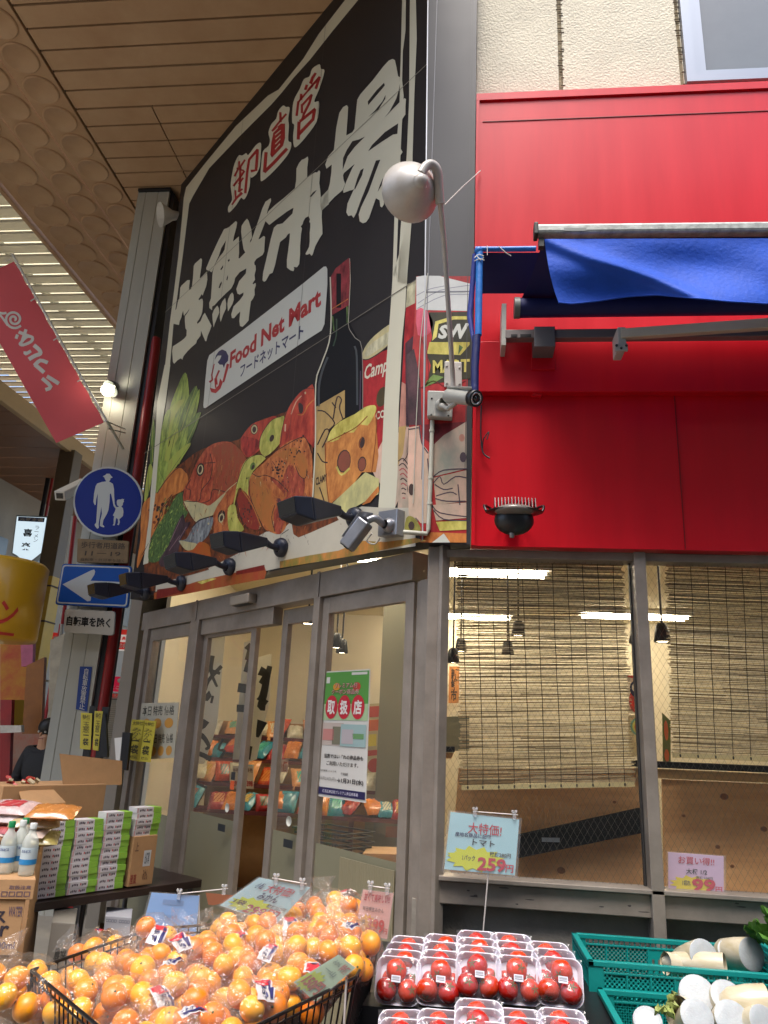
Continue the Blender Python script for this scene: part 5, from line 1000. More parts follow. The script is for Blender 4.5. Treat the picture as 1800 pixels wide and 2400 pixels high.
MB().bar(a1+Vector((0, -.02, 0)), fl(1560, 600, YA)+Vector((.5, .03, 0)), .03, .04, mat('arm_beige', 'b3ab98')).build('folding_arm', aw, bevel=.003)
e = fl(1458, 790, 2.975); MB().box(e+Vector((0, .06, 0)), (.035, .12, .10), GC).build('elbow_bracket', aw, bevel=.003)
MB().box(fl(1456, 815, 2.97), (.055, .012, .035), GC).build('elbow_plate', aw, bevel=.003)
for q in ((1445, 810), (1456, 816), (1468, 810)): MB().lathe(fl(q[0], q[1], 2.963), (0, -1, 0), [(0, .006), (.004, .005), (.004, .001)], BLACKP, 8).build('bolt', aw)
MB().box(fl(1232, 787, 3.135)+Vector((0, -.002, 0)), (.05, .004, .014), BLACKP).build('stamp', aw); MB().box(fl(1205, 787, 3.135)+Vector((0, -.002, 0)), (.03, .004, .012), BLACKP).build('stamp', aw)
rb = MB(); rb.prism([fl(1246, 812, 3.24), fl(1302, 812, 3.24), fl(1302, 866, 3.24), fl(1246, 866, 3.24)], (0, .055, 0), RED); rb.prism([fl(1251, 866, 3.25), fl(1288, 866, 3.25), fl(1270, 927, 3.27), fl(1247, 927, 3.27)], (0, .03, 0), RED); rb.build('painted_bracket', fas, bevel=.003)
MB().box((2.6, 3.275, fl(1400, 920, 3.27).z+.13), (5.1, .05, .27), RED).build('backing_board', fas, bevel=.004)
# blue wrapped side frame
bf = thing('blue_side_frame', 'bright blue tarpaulin wrapped pipe frame closing the left side of the awning', 'awning frame', (.05, 3.05, 2.9))
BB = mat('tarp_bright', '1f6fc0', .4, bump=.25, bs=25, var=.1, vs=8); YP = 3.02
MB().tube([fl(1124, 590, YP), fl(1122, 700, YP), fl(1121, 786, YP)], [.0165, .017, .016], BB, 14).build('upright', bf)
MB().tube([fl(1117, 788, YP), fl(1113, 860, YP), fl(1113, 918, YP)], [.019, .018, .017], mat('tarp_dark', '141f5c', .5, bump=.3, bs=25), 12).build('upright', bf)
MB().tube([fl(1112, 596, YP), fl(1108, 660, YP+.02), fl(1101, 740, YP+.04), fl(1110, 800, YP+.02)], [.01, .013, .014, .008], mat('tarp_violet', '2a3a8e', .5, bump=.3, bs=25), 10).build('upright', bf)
MB().tube([fl(1114, 584, YP), fl(1180, 584, YP), fl(1256, 583, YP)], .0125, BB, 12).build('top_pipe', bf)
MB().ball(fl(1122, 588, YP), .021, BB, 12, 8).build('corner_wrap', bf)
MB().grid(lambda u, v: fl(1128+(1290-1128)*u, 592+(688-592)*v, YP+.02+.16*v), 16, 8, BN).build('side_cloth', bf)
w_ = MB()
for q in (((1112, 604), (1122, 596), (1134, 600)), ((1112, 612), (1124, 606), (1135, 610)), ((1116, 598), (1126, 610), (1134, 604))): w_.tube([fl(x_, y_, YP-.02) for x_, y_ in q], .0022, WHITEP, 6)
w_.tube([fl(1142, 576, YP-.014), fl(1142, 598, YP-.014)], .002, WHITEP, 6); w_.tube([fl(1169, 577, YP-.015), fl(1185, 592, YP-.02), fl(1198, 600, YP-.01)], .002, WHITEP, 6); w_.build('tie_wire', bf)

# ================================================================ things seen through the glass
# reed blinds
REED = mat('reed', '9f8c68', .75, var=.25, vs=40); RED2_ = mat('reed_dark', '6f5c3a', .8, var=.2, vs=40); RED3_ = mat('reed_pale', 'c2ae80', .75, var=.2, vs=40); CORD = mat('blind_cord', '2b231b', .8)
def blind(label, tl, tr, br, bl, yb_, n=215, cords=11, group='reed blinds'):
    pl = front(yb_); q = [pl(*p) for p in (tl, tr, br, bl)]
    r = thing('reed_blind', label, 'blind', tuple((q[2]+q[3])/2), group)
    m = MB(); L_ = (q[3]-q[0]).length
    for i in range(n):
        v = (i+random.uniform(.1, .9))/n; a_ = q[0]*(1-v)+q[3]*v; b_ = q[1]*(1-v)+q[2]*v
        a_ = a_+Vector((random.uniform(-.012, .008), 0, random.uniform(-.0015, .0015))); b_ = b_+Vector((random.uniform(-.01, .012), 0, random.uniform(-.0015, .0015)))
        # a reed is two or three lengths that meet at slightly different heights
        ks = [0, random.uniform(.25, .45), random.uniform(.55, .8), 1]; pp_ = [a_.lerp(b_, k_)+Vector((0, random.uniform(-.003, .003), random.uniform(-.0022, .0022))) for k_ in ks]
        th = random.uniform(.0022, .0044)
        for k_ in range(3): m.bar(pp_[k_], pp_[k_+1], .003, th, random.choice((REED, REED, RED2_, RED3_)))
    m.build('reeds', r, kind='stuff')
    MB().bar(q[0]+Vector((0, 0, .006)), q[1]+Vector((0, 0, .006)), .012, .012, REED).build('top_rail', r)
    MB().bar(q[3], q[2], .012, .02, mat('slat_pale', 'b3a272', .7)).build('bottom_slat', r)
    for i in range(cords):
        u = (i+.4)/cords; c_ = MB(); pts = []
        for j in range(12):
            v = j/11; p_ = (q[0].lerp(q[1], u)).lerp(q[3].lerp(q[2], u), v); pts.append(p_+Vector((random.uniform(-.0022, .0022), -.0045, 0)))
        c_.tube(pts, .0015, CORD, 5); c_.ball(pts[-1], .006, CORD, 6, 4, (1, .5, 1.5)); c_.build('cord', r)
    return r
blind('long reed blind behind the left wired window, hanging below the top of the plywood', (1069, 1304), (1457, 1312), (1487, 1838), (1082, 1846), 3.47)
blind('shorter reed blind behind the second window, ending above the plywood frame', (1562, 1312), (2010, 1330), (2040, 1790), (1577, 1770), 3.48, n=190)
# plywood backs
WOOD = mat('plywood', 'e6b47c', .6, col2='cf9a64', vs=5, stretch=(.6, 1, 5), bump=.05, bs=60); KNOT = mat('wood_knot', '84532e', .7, var=.3, vs=80)
def ply(label, px, yy, knots, pl_name='plywood_board', group=None):
    pl = front(yy); r = thing(pl_name, label, 'board', tuple(pl(*px[3])), group)
    MB().prism([pl(*p) for p in px], (0, .015, 0), WOOD).build('sheet', r)
    for x_, y_, s_ in knots:
        k_ = MB(); c_ = pl(x_, y_); k_.poly([c_+Vector((math.cos(t_)*s_*1.35, -.0015, math.sin(t_)*s_)) for t_ in [2*math.pi*i/14 for i in range(14)]], KNOT); k_.build('knot', r)
    return r
r = ply('dark plywood sheet behind the left window with a black strap across it', [(1075, 1800), (1516, 1800), (1530, 2120), (1050, 2120)], 3.72, [(1315, 2040, .014), (1440, 1880, .006)])
r2 = ply('pale knotted plywood sheet behind the second window', [(1552, 1826), (2300, 1860), (2300, 2180), (1560, 2140)], 3.72, [(1697, 1867, .014), (1602, 1912, .006), (1682, 1985, .008), (1790, 1943, .011), (1716, 2030, .007)])
f = MB(); pl = front(3.70)
f.prism([pl(1020, 1764), pl(1064, 1764), pl(1058, 1778), pl(1042, 1778), pl(1030, 2110), pl(1018, 2110)], (0, .04, 0), WOOD); f.prism([pl(1490, 1800), pl(2300, 1836), pl(2300, 1856), pl(1490, 1822)], (0, .04, 0), mat('wood_pale', 'c29a66', .6, var=.08, vs=8)); f.build('timber_frame', r)
BLK2 = mat('rubber_black', '06080c', .85, bump=.1, bs=90)
o = MB(); pl = front(3.68); o.prism([pl(1006, 1748), pl(1066, 1750), pl(1066, 1763), pl(1024, 1763), pl(1024, 1900), pl(1026, 1975), pl(1035, 2060), pl(1004, 2060), pl(1002, 1990), pl(1012, 1900)], (0, .05, 0), BLK2); tag(o.build('rubber_edge_strip', bevel=.004), 'black rubber strip edging the timber frame at the left of the window', 'strip')
o = MB(); o.prism([pl(1485, 1782), pl(2300, 1816), pl(2300, 1834), pl(1485, 1797)], (0, .05, 0), BLK2); tag(o.build('rubber_edge_strip', bevel=.004), 'long black rubber strip lying on top of the plywood frame', 'strip')
pl = front(3.64); o = MB(); o.prism([pl(1214, 1957), pl(1500, 1894), pl(1512, 1902), pl(1520, 1945), pl(1510, 1952), pl(1214, 2012)], (0, .03, 0), BLK2); tag(o.build('rubber_strap', bevel=.004), 'wide black strap slanting upward across the plywood behind the left window', 'strap')
o = MB(); pl = front(3.63); o.prism([pl(1270, 1963), pl(1312, 1964), pl(1312, 1974), pl(1270, 1973)], (0, .002, 0), mat('label_grey', '7f858a', .5)); tag(o.build('strap_label'), 'small grey label stuck on the black strap', 'label')
# ceiling lights
TUBE = mat('fluorescent', 'fff0d2', .5, emit=21); PC = flat(2.955)
def fixture(label, px, group='fluorescent ceiling lights'):
    q = [PC(*p) for p in px]; c_ = sum(q, Vector())/4; r = thing('ceiling_light', label, 'ceiling light', tuple(c_+Vector((0, 0, .02))), group)
    MB().box(c_, (1.25, .3, .045), mat('fixture_white', 'd8d4c8', .4)).build('tray', r)
    for dy in (-.075, .075): MB().tube([c_+Vector((-.58, dy, -.04)), c_+Vector((.58, dy, -.04))], .016, TUBE, 8).build('tube', r)
fixture('ceiling light behind the top of the left reed blind', [(1070, 1345), (1150, 1345), (1180, 1321), (1100, 1325)])
fixture('ceiling light seen left of the reed blind, second row', [(1030, 1446), (1138, 1446), (1140, 1431), (1030, 1431)])
fixture('ceiling light seen through the glass beside the corner post', [(848, 1485), (935, 1483), (930, 1467), (845, 1470)])
for i, (x_, y_, lab) in enumerate(((2.6, 5.4, 'ceiling light above the second window'), (4.0, 6.8, 'ceiling light far inside at the right'), (-1.3, 6.1, 'added ceiling light brightening the snack shelves'), (2.0, 8.8, 'ceiling light at the back of the shop'))):  # the fixture over the shelves is added to brighten the snack bags
    c_ = Vector((x_, y_, 2.955)); r = thing('ceiling_light', lab, 'ceiling light', tuple(c_+Vector((0, 0, .02))), 'fluorescent ceiling lights'); MB().box(c_, (1.25, .3, .045), mat('fixture_white', 'd8d4c8', .4)).build('tray', r)
    for dy in (-.075, .075): MB().tube([c_+Vector((-.58, dy, -.04)), c_+Vector((.58, dy, -.04))], .016, TUBE, 8).build('tube', r)
SPOTG = mat('spot_glow', 'ffe9bf', .5, emit=16)
def track(label, px, yy, d=(0, 0, -1), s=1.0):
    p = front(yy)(*px); r = thing('track_spot', label, 'spotlight', tuple(p+Vector((0, 0, .1))), 'black track spots inside the shop')
    MB().lathe(p, d, [(-.12*s, .025*s), (-.10*s, .04*s), (0, .055*s), (.004*s, .05*s)], BLACKP, 14).build('can', r); MB().lathe(p, d, [(-.004*s, .045*s), (-.001*s, .001)], SPOTG, 14).build('glow', r); MB().tube([p+Vector((0, 0, .08*s)), Vector((p.x, p.y, 2.975))], .008, BLACKP, 6).build('stem', r)
for lab, px, yy in (('black spot hanging just left of the middle mullion', (1494, 1507), 5.0), ('black spot hanging just right of the middle mullion', (1553, 1504), 5.0), ('black spot at the left edge of the left window', (1020, 1551), 6.5), ('black spot beside the left edge of the reed blind', (1062, 1553), 6.3), ('black spot glowing through the blind on the left', (1080, 1527), 6.8), ('black spot glowing through the middle of the blind', (1190, 1534), 6.6), ('black spot behind the blind, pair of bright dots', (1215, 1490), 6.0), ('black spot above the green poster inside the doors', (722, 1462), 5.6), ('left one of two black spots above the green poster', (788, 1518), 6.2), ('right one of two black spots above the green poster', (801, 1530), 6.4)): track(lab, px, yy)
# posters and hangings on the inside walls
def poster(name, label, cat, px, yy, c, items=(), group=None, th=.003, off=None, pl=None):
    pl = pl or front(yy); q = [pl(*p) for p in px]; r = thing(name, label, cat, tuple((q[2]+q[3])/2), group)
    n_ = (q[1]-q[0]).cross(q[3]-q[0]).normalized(); n_ = n_ if n_.dot(Vector(CAM)-q[0]) > 0 else -n_
    MB().prism(q, n_*-th, mat('sheet_'+c, c, .55)).build('sheet', r)
    t = MB()
    for it in items:
        u0, v0, u1, v1, cc, tx = it[:6]; lay = it[7] if len(it) > 7 else 1; s_ = [p+n_*.0012*lay for p in sub(q, u0, v0, u1, v1)]
        if tx is None: t.poly(s_, mat('ink_'+cc, cc, .5))
        elif tx == 'burst':
            c_ = sum(s_, Vector())/4; a_ = (s_[1]-s_[0])/2; b_ = (s_[3]-s_[0])/2; t.poly([c_+a_*math.cos(k_*math.pi/12)*(1 if k_ % 2 else .74)+b_*math.sin(k_*math.pi/12)*(1 if k_ % 2 else .7) for k_ in range(24)], mat('ink_'+cc, cc, .5))
        elif tx == 'oval':
            c_ = sum(s_, Vector())/4; a_ = (s_[1]-s_[0])/2; b_ = (s_[3]-s_[0])/2; t.poly([c_+a_*math.cos(k_*math.pi/12)+b_*math.sin(k_*math.pi/12) for k_ in range(24)], mat('ink_'+cc, cc, .5))
        else: text_on(t, tx, s_, mat('ink_'+cc, cc, .5), bold=it[6] if len(it) > 6 else .02, vertical=(len(it) > 8))
    if items: t.build('print', r)
    return r
poster('price_board', 'orange upright notice with three characters left of the reed blind', 'notice', [(1024, 1562), (1048, 1562), (1046, 1648), (1022, 1648)], 9.5, 'b3763c', [(.2, .06, .8, .94, '2a2019', '熊本産', .03, 1, 1)])
poster('price_board', 'orange upright notice partly behind the left edge of the reed blind', 'notice', [(1053, 1562), (1077, 1562), (1075, 1648), (1051, 1648)], 9.5, 'b3763c', [(.2, .06, .8, .94, '2a2019', '新鮮市', .03, 1, 1)])
poster('hanging_cloth', 'red festival cloth with a navy curl beside the middle mullion', 'cloth', [(1470, 1583), (1520, 1583), (1520, 1671), (1473, 1671)], 6.5, 'c9bda8', [(0, 0, 1, .07, 'b5301c', None), (.05, .35, .75, 1, 'b5301c', 'oval'), (.1, .12, .8, .6, '232c4a', 'oval', 0, 2), (.2, .2, .6, .45, 'd8d2c4', 'oval', 0, 3), (.78, .1, 1, 1, 'b5301c', None, 0, 2)])
poster('hanging_cloth', 'pale green and orange flowered cloth below the red festival cloth', 'cloth', [(1472, 1676), (1520, 1676), (1520, 1775), (1474, 1772)], 6.5, 'b9ad86', [(.1, .05, .9, .5, '6ba08c', 'oval'), (.2, .1, .8, .45, 'b0b35c', 'oval', 0, 2), (.3, .18, .65, .4, 'b5663a', 'oval', 0, 3)])
poster('plant_print', 'orange and green leaf print right of the middle mullion', 'poster', [(1552, 1670), (1572, 1690), (1572, 1790), (1554, 1790)], 5.5, '5b6b3a', [(.2, .1, .7, .5, 'b8643a', 'oval'), (.2, .7, .8, .95, 'b8643a', 'oval')])
poster('wall_clock_board', 'grey board on the shop wall behind the left edge of the blind', 'board', [(1038, 1680), (1100, 1678), (1100, 1760), (1036, 1760)], 8.5, '5c5c4e')
poster('wall_flyers', 'sheet of colourful flyers in a frame right of the green poster', 'flyer', [(862, 1650), (925, 1646), (922, 1806), (858, 1812)], 6.8, 'a89c78', [(.0, .04, .5, .2, 'a8392c', None), (.05, .24, .45, .4, 'b5562c', None), (.0, .45, .35, .62, 'c2b13a', None), (.5, .3, .95, .6, '8f8a74', None), (0, .68, .45, .76, 'a8392c', None), (.05, .8, .55, 1, 'a02c20', 'oval'), (.55, .62, .6, .95, '4b4a3a', None)])
poster('notice_card', 'small brown notice card at eye level right of the green poster', 'card', [(905, 1937), (945, 1937), (944, 1964), (903, 1962)], 4.6, '7d4a34')
sh_ = MB(); pq = front(4.7); sh_.prism([pq(850, 2000), pq(948, 2003), pq(948, 2030), pq(850, 2022)], (0, .3, 0), WOOD); tag(sh_.build('wood_ledge'), 'brown wooden ledge inside the glass beside the corner post', 'ledge')
dr_ = MB(); pq = front(7.2)
dr_.prism([pq(868, 1655), pq(926, 1650), pq(918, 2040), pq(850, 2040)], (0, .04, 0), mat('inner_door', '7f745a', .5, var=.05, vs=3)); tag(dr_.build('inner_door_panel'), 'olive grey inner door panel behind the flyers', 'door')
cl_ = MB(); cl_.box((-.55, 6.9, 1.5), (.3, .3, 3), mat('inner_post', '6b6a5c', .5)); tag(cl_.build('inner_column'), 'grey column inside the shop behind the green poster', 'column')
# brush lettered hangings behind the doors
BRU = mat('brush_ink', '1d1a18', .6)
def hanging(label, px, off, strokes):
    pl_ = Plane(Bp(0, 0, off), (-Q, -Q, 0)); q = [pl_(*p) for p in px]; r = thing('brush_hanging', label, 'hanging', tuple((q[2]+q[3])/2), 'white hangings with brush lettering')
    MB().prism(q, Vector((Q, Q, 0))*.004, mat('hanging_cloth_white', 'd8d5ca', .7, trans=.45)).build('cloth', r)
    F = Print(pl_, .001, .0004); F.sheet(300, 1380, 2.8725)
    for pts, w_ in strokes:
        F.stroke(pts, [v*2.1 for v in w_] if isinstance(w_, list) else w_*2.1, BRU, 1, 3); F.done('brush_stroke', r)
hanging('wide white hanging with looping brush strokes behind the left sliding door', [(492, 1484), (528, 1486), (508, 1700), (478, 1790), (436, 1790), (446, 1700)], -.5, [([(570,450),(560,560),(600,660)],[14,8]), ([(630,520),(540,620),(515,690),(510,620),(560,500)],12), ([(530,540),(620,570)],10), ([(520,715),(550,740)],[40,20]), ([(560,770),(572,720)],8), ([(500,820),(450,850),(440,890),(530,900),(440,960)],[10,20]), ([(430,970),(500,990),(545,1060),(520,1080)],[20,8]), ([(410,1120),(480,1110),(560,1150)],16), ([(530,1340),(450,1300),(420,1250)],8), ([(640,1010),(610,1080),(650,1090),(620,1140)],8)])
hanging('white hanging with tall black brush strokes in the open doorway', [(572, 1505), (600, 1500), (585, 1690), (560, 1780), (545, 1780), (560, 1640)], -.55, [([(800,380),(830,430),(790,560)],[24,14]), ([(780,640),(770,700)],34), ([(760,780),(758,830)],26), ([(820,400),(800,480)],14)])
hanging('white hanging with a single bold brush column right of the open doorway', [(605, 1540), (636, 1532), (632, 1640), (600, 1780), (565, 1790), (590, 1660)], -.65, [([(885,550),(930,580),(895,640)],[30,18]), ([(955,520),(935,600),(910,720),(890,760)],[16,30]), ([(920,740),(895,790),(925,800)],[30,20]), ([(905,890),(885,950),(870,1000)],[34,8]), ([(830,1060),(815,1150)],8), ([(790,1080),(780,1150)],8)])

# ================================================================ posters stuck on the glass
gp = Plane(Bp(0, 0, -.112), (-Q, -Q, 0))
poster('green_poster', 'tall green and white accepted here poster with three red discs on the door glass', 'poster', [(762, 1574), (868, 1568), (857, 1882), (741, 1865)], 0, 'c3c1bc', pl=gp, items=[
 (.03, .01, .985, .4, '4c8a3a', None), (.03, .27, .985, .4, '9cb58c', None, 0, 1.5), (.06, .05, .14, .1, 'c3c1bc', None, 0, 2), (.62, .02, .95, .04, 'c3c1bc', None, 0, 2),
 (.22, .1, .38, .16, 'c98a2a', 'oval', 0, 2), (.66, .1, .82, .17, 'b3392a', 'oval', 0, 2), (.26, .1, .76, .145, '6d2a26', 'プレミアム付', .05, 3), (.2, .15, .8, .195, '6d2a26', 'クーポン商品券', .05, 3), (.26, .102, .76, .143, 'cfa9a0', 'プレミアム付', .0, 4), (.2, .152, .8, .193, 'cfa9a0', 'クーポン商品券', .0, 4),
 (.08, .2, .35, .39, 'b51c30', 'oval', 0, 3), (.36, .2, .63, .39, 'b51c30', 'oval', 0, 3), (.65, .2, .92, .39, 'b51c30', 'oval', 0, 3),
 (.13, .24, .30, .355, 'd9d5d0', '取', .03, 4), (.41, .24, .58, .355, 'd9d5d0', '扱', .03, 4), (.70, .24, .87, .355, 'd9d5d0', '店', .03, 4),
 (.03, .42, .5, .6, 'b3a59c', None, 0, 1), (.06, .47, .3, .56, 'b57a74', None, 0, 2), (.27, .45, .5, .59, '6e6c5a', None, 0, 2), (.45, .43, .97, .6, '8fa8a8', None, 0, 3), (.48, .47, .72, .58, 'a8a0a4', None, 0, 4), (.7, .5, .93, .54, '5f8a5a', None, 0, 4),
 (.12, .665, .93, .70, '2b2422', '当店ではいずれの商品券も', .02, 2), (.18, .72, .84, .755, '2b2422', 'ご利用いただけます。', .01, 2), (.06, .79, .4, .805, '5f5a58', '有効期間２０２３年', .01, 2), (.5, .80, .64, .82, '5f5a58', '使用期限', .02, 2), (.06, .845, .4, .875, '5f5a58', '10月23日(月)', .0, 2), (.42, .84, .95, .885, '2a2326', '→1月31日(水)', .03, 2),
 (.01, .925, .99, .98, '1f1a4a', None, 0, 2), (.14, .94, .86, .965, 'b9b6c8', '練馬区商店街プレミアム商品券事業', .01, 3)])
gp4 = Plane(Bp(0, 0, -.095), (-Q, -Q, 0))
for i, (px, lab) in enumerate((([(332, 1648), (420, 1646), (414, 1712), (326, 1716)], 'upper white flyer with small prices on the left window'), ([(352, 1714), (414, 1712), (408, 1776), (346, 1780)], 'lower white flyer with small prices on the left window'))):
    poster('price_flyer', lab, 'flyer', px, 0, 'a9a493', pl=gp4, items=[(.05+.3*k, .1, .3+.3*k, .45, '3b3a33', t_, .01) for k, t_ in enumerate(('本日', '特売', '価格'))]+[(.08+.3*k, .55, .3+.3*k, .9, 'b9853a', 'oval') for k in range(3)])
gp5 = Plane(Bp(0, 0, -.03), (-Q, -Q, 0))
for px, lab in (([(309, 1686), (340, 1688), (327, 1785), (298, 1780)], 'left of two yellow handwritten price sheets on the end post'), ([(337, 1688), (366, 1690), (352, 1787), (324, 1784)], 'right of two yellow handwritten price sheets on the end post')):
    poster('yellow_price_sheet', lab, 'notice', px, 0, 'b5a736', pl=gp5, items=[(.1, .04, .9, .14, '5c5420', '大特価', .02), (.15, .2, .85, .5, '5c5420', 'みかん', .01, 1, 1), (.2, .5, .8, .84, '2c2914', '一袋', .03, 1, 1), (.2, .88, .8, .95, '5c5420', '税込', .02)])
yp = front(5.4)
for px, lab in (([(190, 1670), (216, 1672), (212, 1757), (187, 1755)], 'left of two yellow price strips on dark stands before the pillar'), ([(222, 1666), (241, 1667), (232, 1760), (217, 1757)], 'right narrow yellow price strip on a dark stand before the pillar')):
    r = poster('yellow_price_sheet', lab, 'notice', px, 0, 'b5a736', pl=yp, items=[(.15, .05, .85, .2, '5c5420', '特価', .02), (.2, .25, .8, .55, '5c5420', '玉葱', .01, 1, 1), (.25, .6, .8, .9, '2c2914', '一袋', .03, 1, 1)])
    a_ = yp(px[3][0]+8, px[3][1]); MB().bar(a_+Vector((.02, .02, .3)), Vector((a_.x+.02, 5.43, 0)), .05, .02, BLACKP, up=(0, 1, 0)).build('stand', r)
o = MB().prism([yp(240, 1672), yp(247, 1672), yp(252, 1775), yp(228, 1775)], (0, .03, 0), BLACKP).build('stand_panel'); o.parent = None; tag(o, 'dark slanted display stand between the pillar and the end post', 'stand')
o = MB().prism([yp(287, 1716), yp(306, 1718), yp(296, 1806), yp(281, 1800)], (0, .04, 0), BLACKP); o.prism([yp(268, 1730), yp(286, 1728), yp(280, 1790), yp(272, 1790)], (0, .02, 0), PAPER); tag(o.build('stand_panel'), 'black display board with a white sheet left of the yellow price sheets', 'stand')

# ================================================================ table with stacked goods, left
E1 = Vector((.5583, .8297, 0)); N1 = Vector((.8297, -.5583, 0)); TO = Vector((-2.149, 4.029, .6)); PT = Plane(TO, N1)
def tp(e, n, z): return TO+E1*e+N1*n+Vector((0, 0, z))
tb = thing('goods_table', 'dark brown folding table carrying stacks of green and white boxes', 'table', (-2.3, 4.5, 0))
DKW = mat('table_dark', '2b1d1c', .35, var=.1, vs=4, coat=.2)
b = MB(); b.hexa([tp(-.25, .03, -.05), tp(1.05, .03, -.05), tp(1.05, -.75, -.05), tp(-.25, -.75, -.05)], [tp(-.25, .03, -.008), tp(1.05, .03, -.008), tp(1.05, -.75, -.008), tp(-.25, -.75, -.008)], DKW); b.build('table_top', tb, bevel=.004)
for e_, n_ in ((-.2, -.03), (1.0, -.03), (-.2, -.7), (1.0, -.7), (.4, -.2)): MB().tube([tp(e_, n_, -.05), tp(e_, n_, -.6)], .016, mat('leg_grey', '55555a', .4, .5), 10).build('leg', tb)
GRN = mat('box_green', '7fae3e', .45, var=.05, vs=10); WBX = mat('box_white', 'c9c6cc', .45, var=.03, vs=9); PRN = mat('box_print', '3f3140', .5); REDD = mat('box_red_dot', 'b02a34', .5)
def roux():
    r = thing('food_box', 'x', 'box', (0, 0, 0)); L_, D_, H_ = .165, .085, .0305
    m = MB(); a_ = .112
    m.hexa([Vector(p) for p in ((0, 0, 0), (a_, 0, 0), (a_, D_, 0), (0, D_, 0))], [Vector(p) for p in ((0, 0, H_), (a_, 0, H_), (a_, D_, H_), (0, D_, H_))], WBX)
    m.hexa([Vector(p) for p in ((a_, 0, 0), (L_, -.002, .001), (L_, D_, 0), (a_, D_, 0))], [Vector(p) for p in ((a_, 0, H_), (L_, -.002, H_-.001), (L_, D_, H_), (a_, D_, H_))], GRN)
    m.build('carton', r)
    t = MB(); t.poly([Vector(p) for p in ((.002, -.0006, .002), (.01, -.0006, .002), (.01, -.0006, H_-.003), (.002, -.0006, H_-.003))], mat('box_pink', 'c79ca0', .5))
    x_ = .02
    for k_ in range(9):
        w_ = .0065; z0 = .010 if k_ % 3 else .008
        t.poly([Vector((x_, -.0006, z0)), Vector((x_+w_, -.0006, z0)), Vector((x_+w_, -.0006, z0+.011)), Vector((x_, -.0006, z0+.011))], REDD if k_ == 5 else PRN) if k_ != 4 else None
        x_ += .0095
    t.build('print', r); return r
rp = roux(); first = True
ordi = ['bottom', 'second', 'third', 'fourth', 'fifth', 'sixth', 'seventh', 'eighth', 'ninth', 'tenth', 'eleventh', 'twelfth', 'thirteenth', 'fourteenth', 'fifteenth', 'sixteenth', 'seventeenth']
stk = [(0.0, 0, 13, 'leftmost stack, next to the bottles'), (.178, 0, 12, 'second stack from the left'), (.35, 0, 13, 'third stack from the left'), (.545, .265, 5, 'short stack on the cardboard carton')]
ea = math.atan2(E1.y, E1.x)
for e_, z0, n_, nm in stk:
    for i in range(n_):
        o = rp if first else copy_tree(rp); first = False
        o.location = tp(e_+random.uniform(-.004, .004), -.01+random.uniform(-.004, .003), z0+i*.0309); o.rotation_euler = (0, 0, ea+random.uniform(-.035, .035))
        o['label'] = f'green and white food box, {ordi[i]} box up in the {nm}' if i else f'green and white food box at the bottom of the {nm}'
        o['group'] = 'green and white food boxes'
def carton(name, label, pts, z0, z1, m=CARD, prints=(), group=None, tape=True):
    """pts: four floor points, front-left, front-right, back-right, back-left"""
    c_ = sum(pts, Vector())/4; r = thing(name, label, 'box', (c_.x, c_.y, z0), group)
    a = [Vector((p.x, p.y, z0)) for p in pts]; b = [Vector((p.x, p.y, z1)) for p in pts]
    MB().hexa(a, b, m).build('carton', r, bevel=.003)
    q = [b[0], b[1], a[1], a[0]]; n_ = (a[1]-a[0]).cross(Vector((0, 0, 1))).normalized()
    t = MB()
    for u0, v0, u1, v1, cc, tx in prints:
        s_ = [p+n_*(.0008 if tx is None else .0014) for p in sub(q, u0, v0, u1, v1)]
        if tx is None: t.poly(s_, mat('ink_'+cc, cc, .6))
        else: text_on(t, tx, s_, mat('ink_'+cc, cc, .7), bold=.02)
    if prints: t.build('print', r)
    return r
def tq(e0, e1, n0, n1): return [tp(e0, n0, 0), tp(e1, n0, 0), tp(e1, n1, 0), tp(e0, n1, 0)]
carton('label_carton', 'brown carton with a small white label under the short stack of boxes', tq(.54, .70, 0, -.2), .6, .865, prints=[(.5, .3, .8, .62, 'b9bcc0', None), (.56, .34, .74, .58, '5b6068', '出荷票', ), (.1, .12, .25, .3, '6d4f3a', '上'), (.55, .68, .75, .9, '5b4030', 'みかん'), (.05, .75, .3, .95, '8a3a2c', '産直')])
# big open carton behind the stacks
r = carton('open_carton', 'large opened cardboard carton with red print behind the box stacks', tq(-.12, .50, -.30, -.6), .62, 1.13, prints=[(.05, .5, .2, .62, '9b3a2c', '果'), (.22, .45, .34, .9, '9b3a2c', '八朔'), (.5, .46, .62, .6, '8c2c2c', '旬'), (.8, .5, .97, .66, '9b4a3c', '八朔'), (.74, .68, .9, .84, 'a9adb2', None), (.5, .7, .66, .86, '6d4f3a', '産地')])
a = [tp(.24, -.33, .52), tp(.62, -.33, .52)]; fp_ = MB(); fp_.prism([tp(.24, -.332, .521), tp(.62, -.332, .521), tp(.62, -.36, .66), tp(.2, -.36, .70)], N1*.004, CARD); fp_.build('flap', r)
MB().prism([tp(-.03, -.332, .521), tp(.16, -.332, .521), tp(.2, -.2, .44), tp(-.03, -.22, .43)], (0, 0, .004), CARD).build('flap', r)
pk_ = MB()
for i in range(26): pk_.box(tp(random.uniform(-.06, .12), random.uniform(-.5, -.36), random.uniform(.50, .56)), (random.uniform(.02, .05), random.uniform(.02, .04), .012), mat(random.choice(('pk_red', 'pk_white')), {'pk_red': 'a82e24', 'pk_white': 'c4beb4'}['pk_red' if random.random() < 0 else 'pk_white'] if False else 'a82e24', .35) if i % 2 else mat('pk_cream', 'b5a98c', .35), Euler((random.random(), random.random(), random.random()*3)))
tag(pk_.build('sweet_packets', kind='stuff'), 'heap of red and cream wrapped sweets in the open carton', 'sweets')
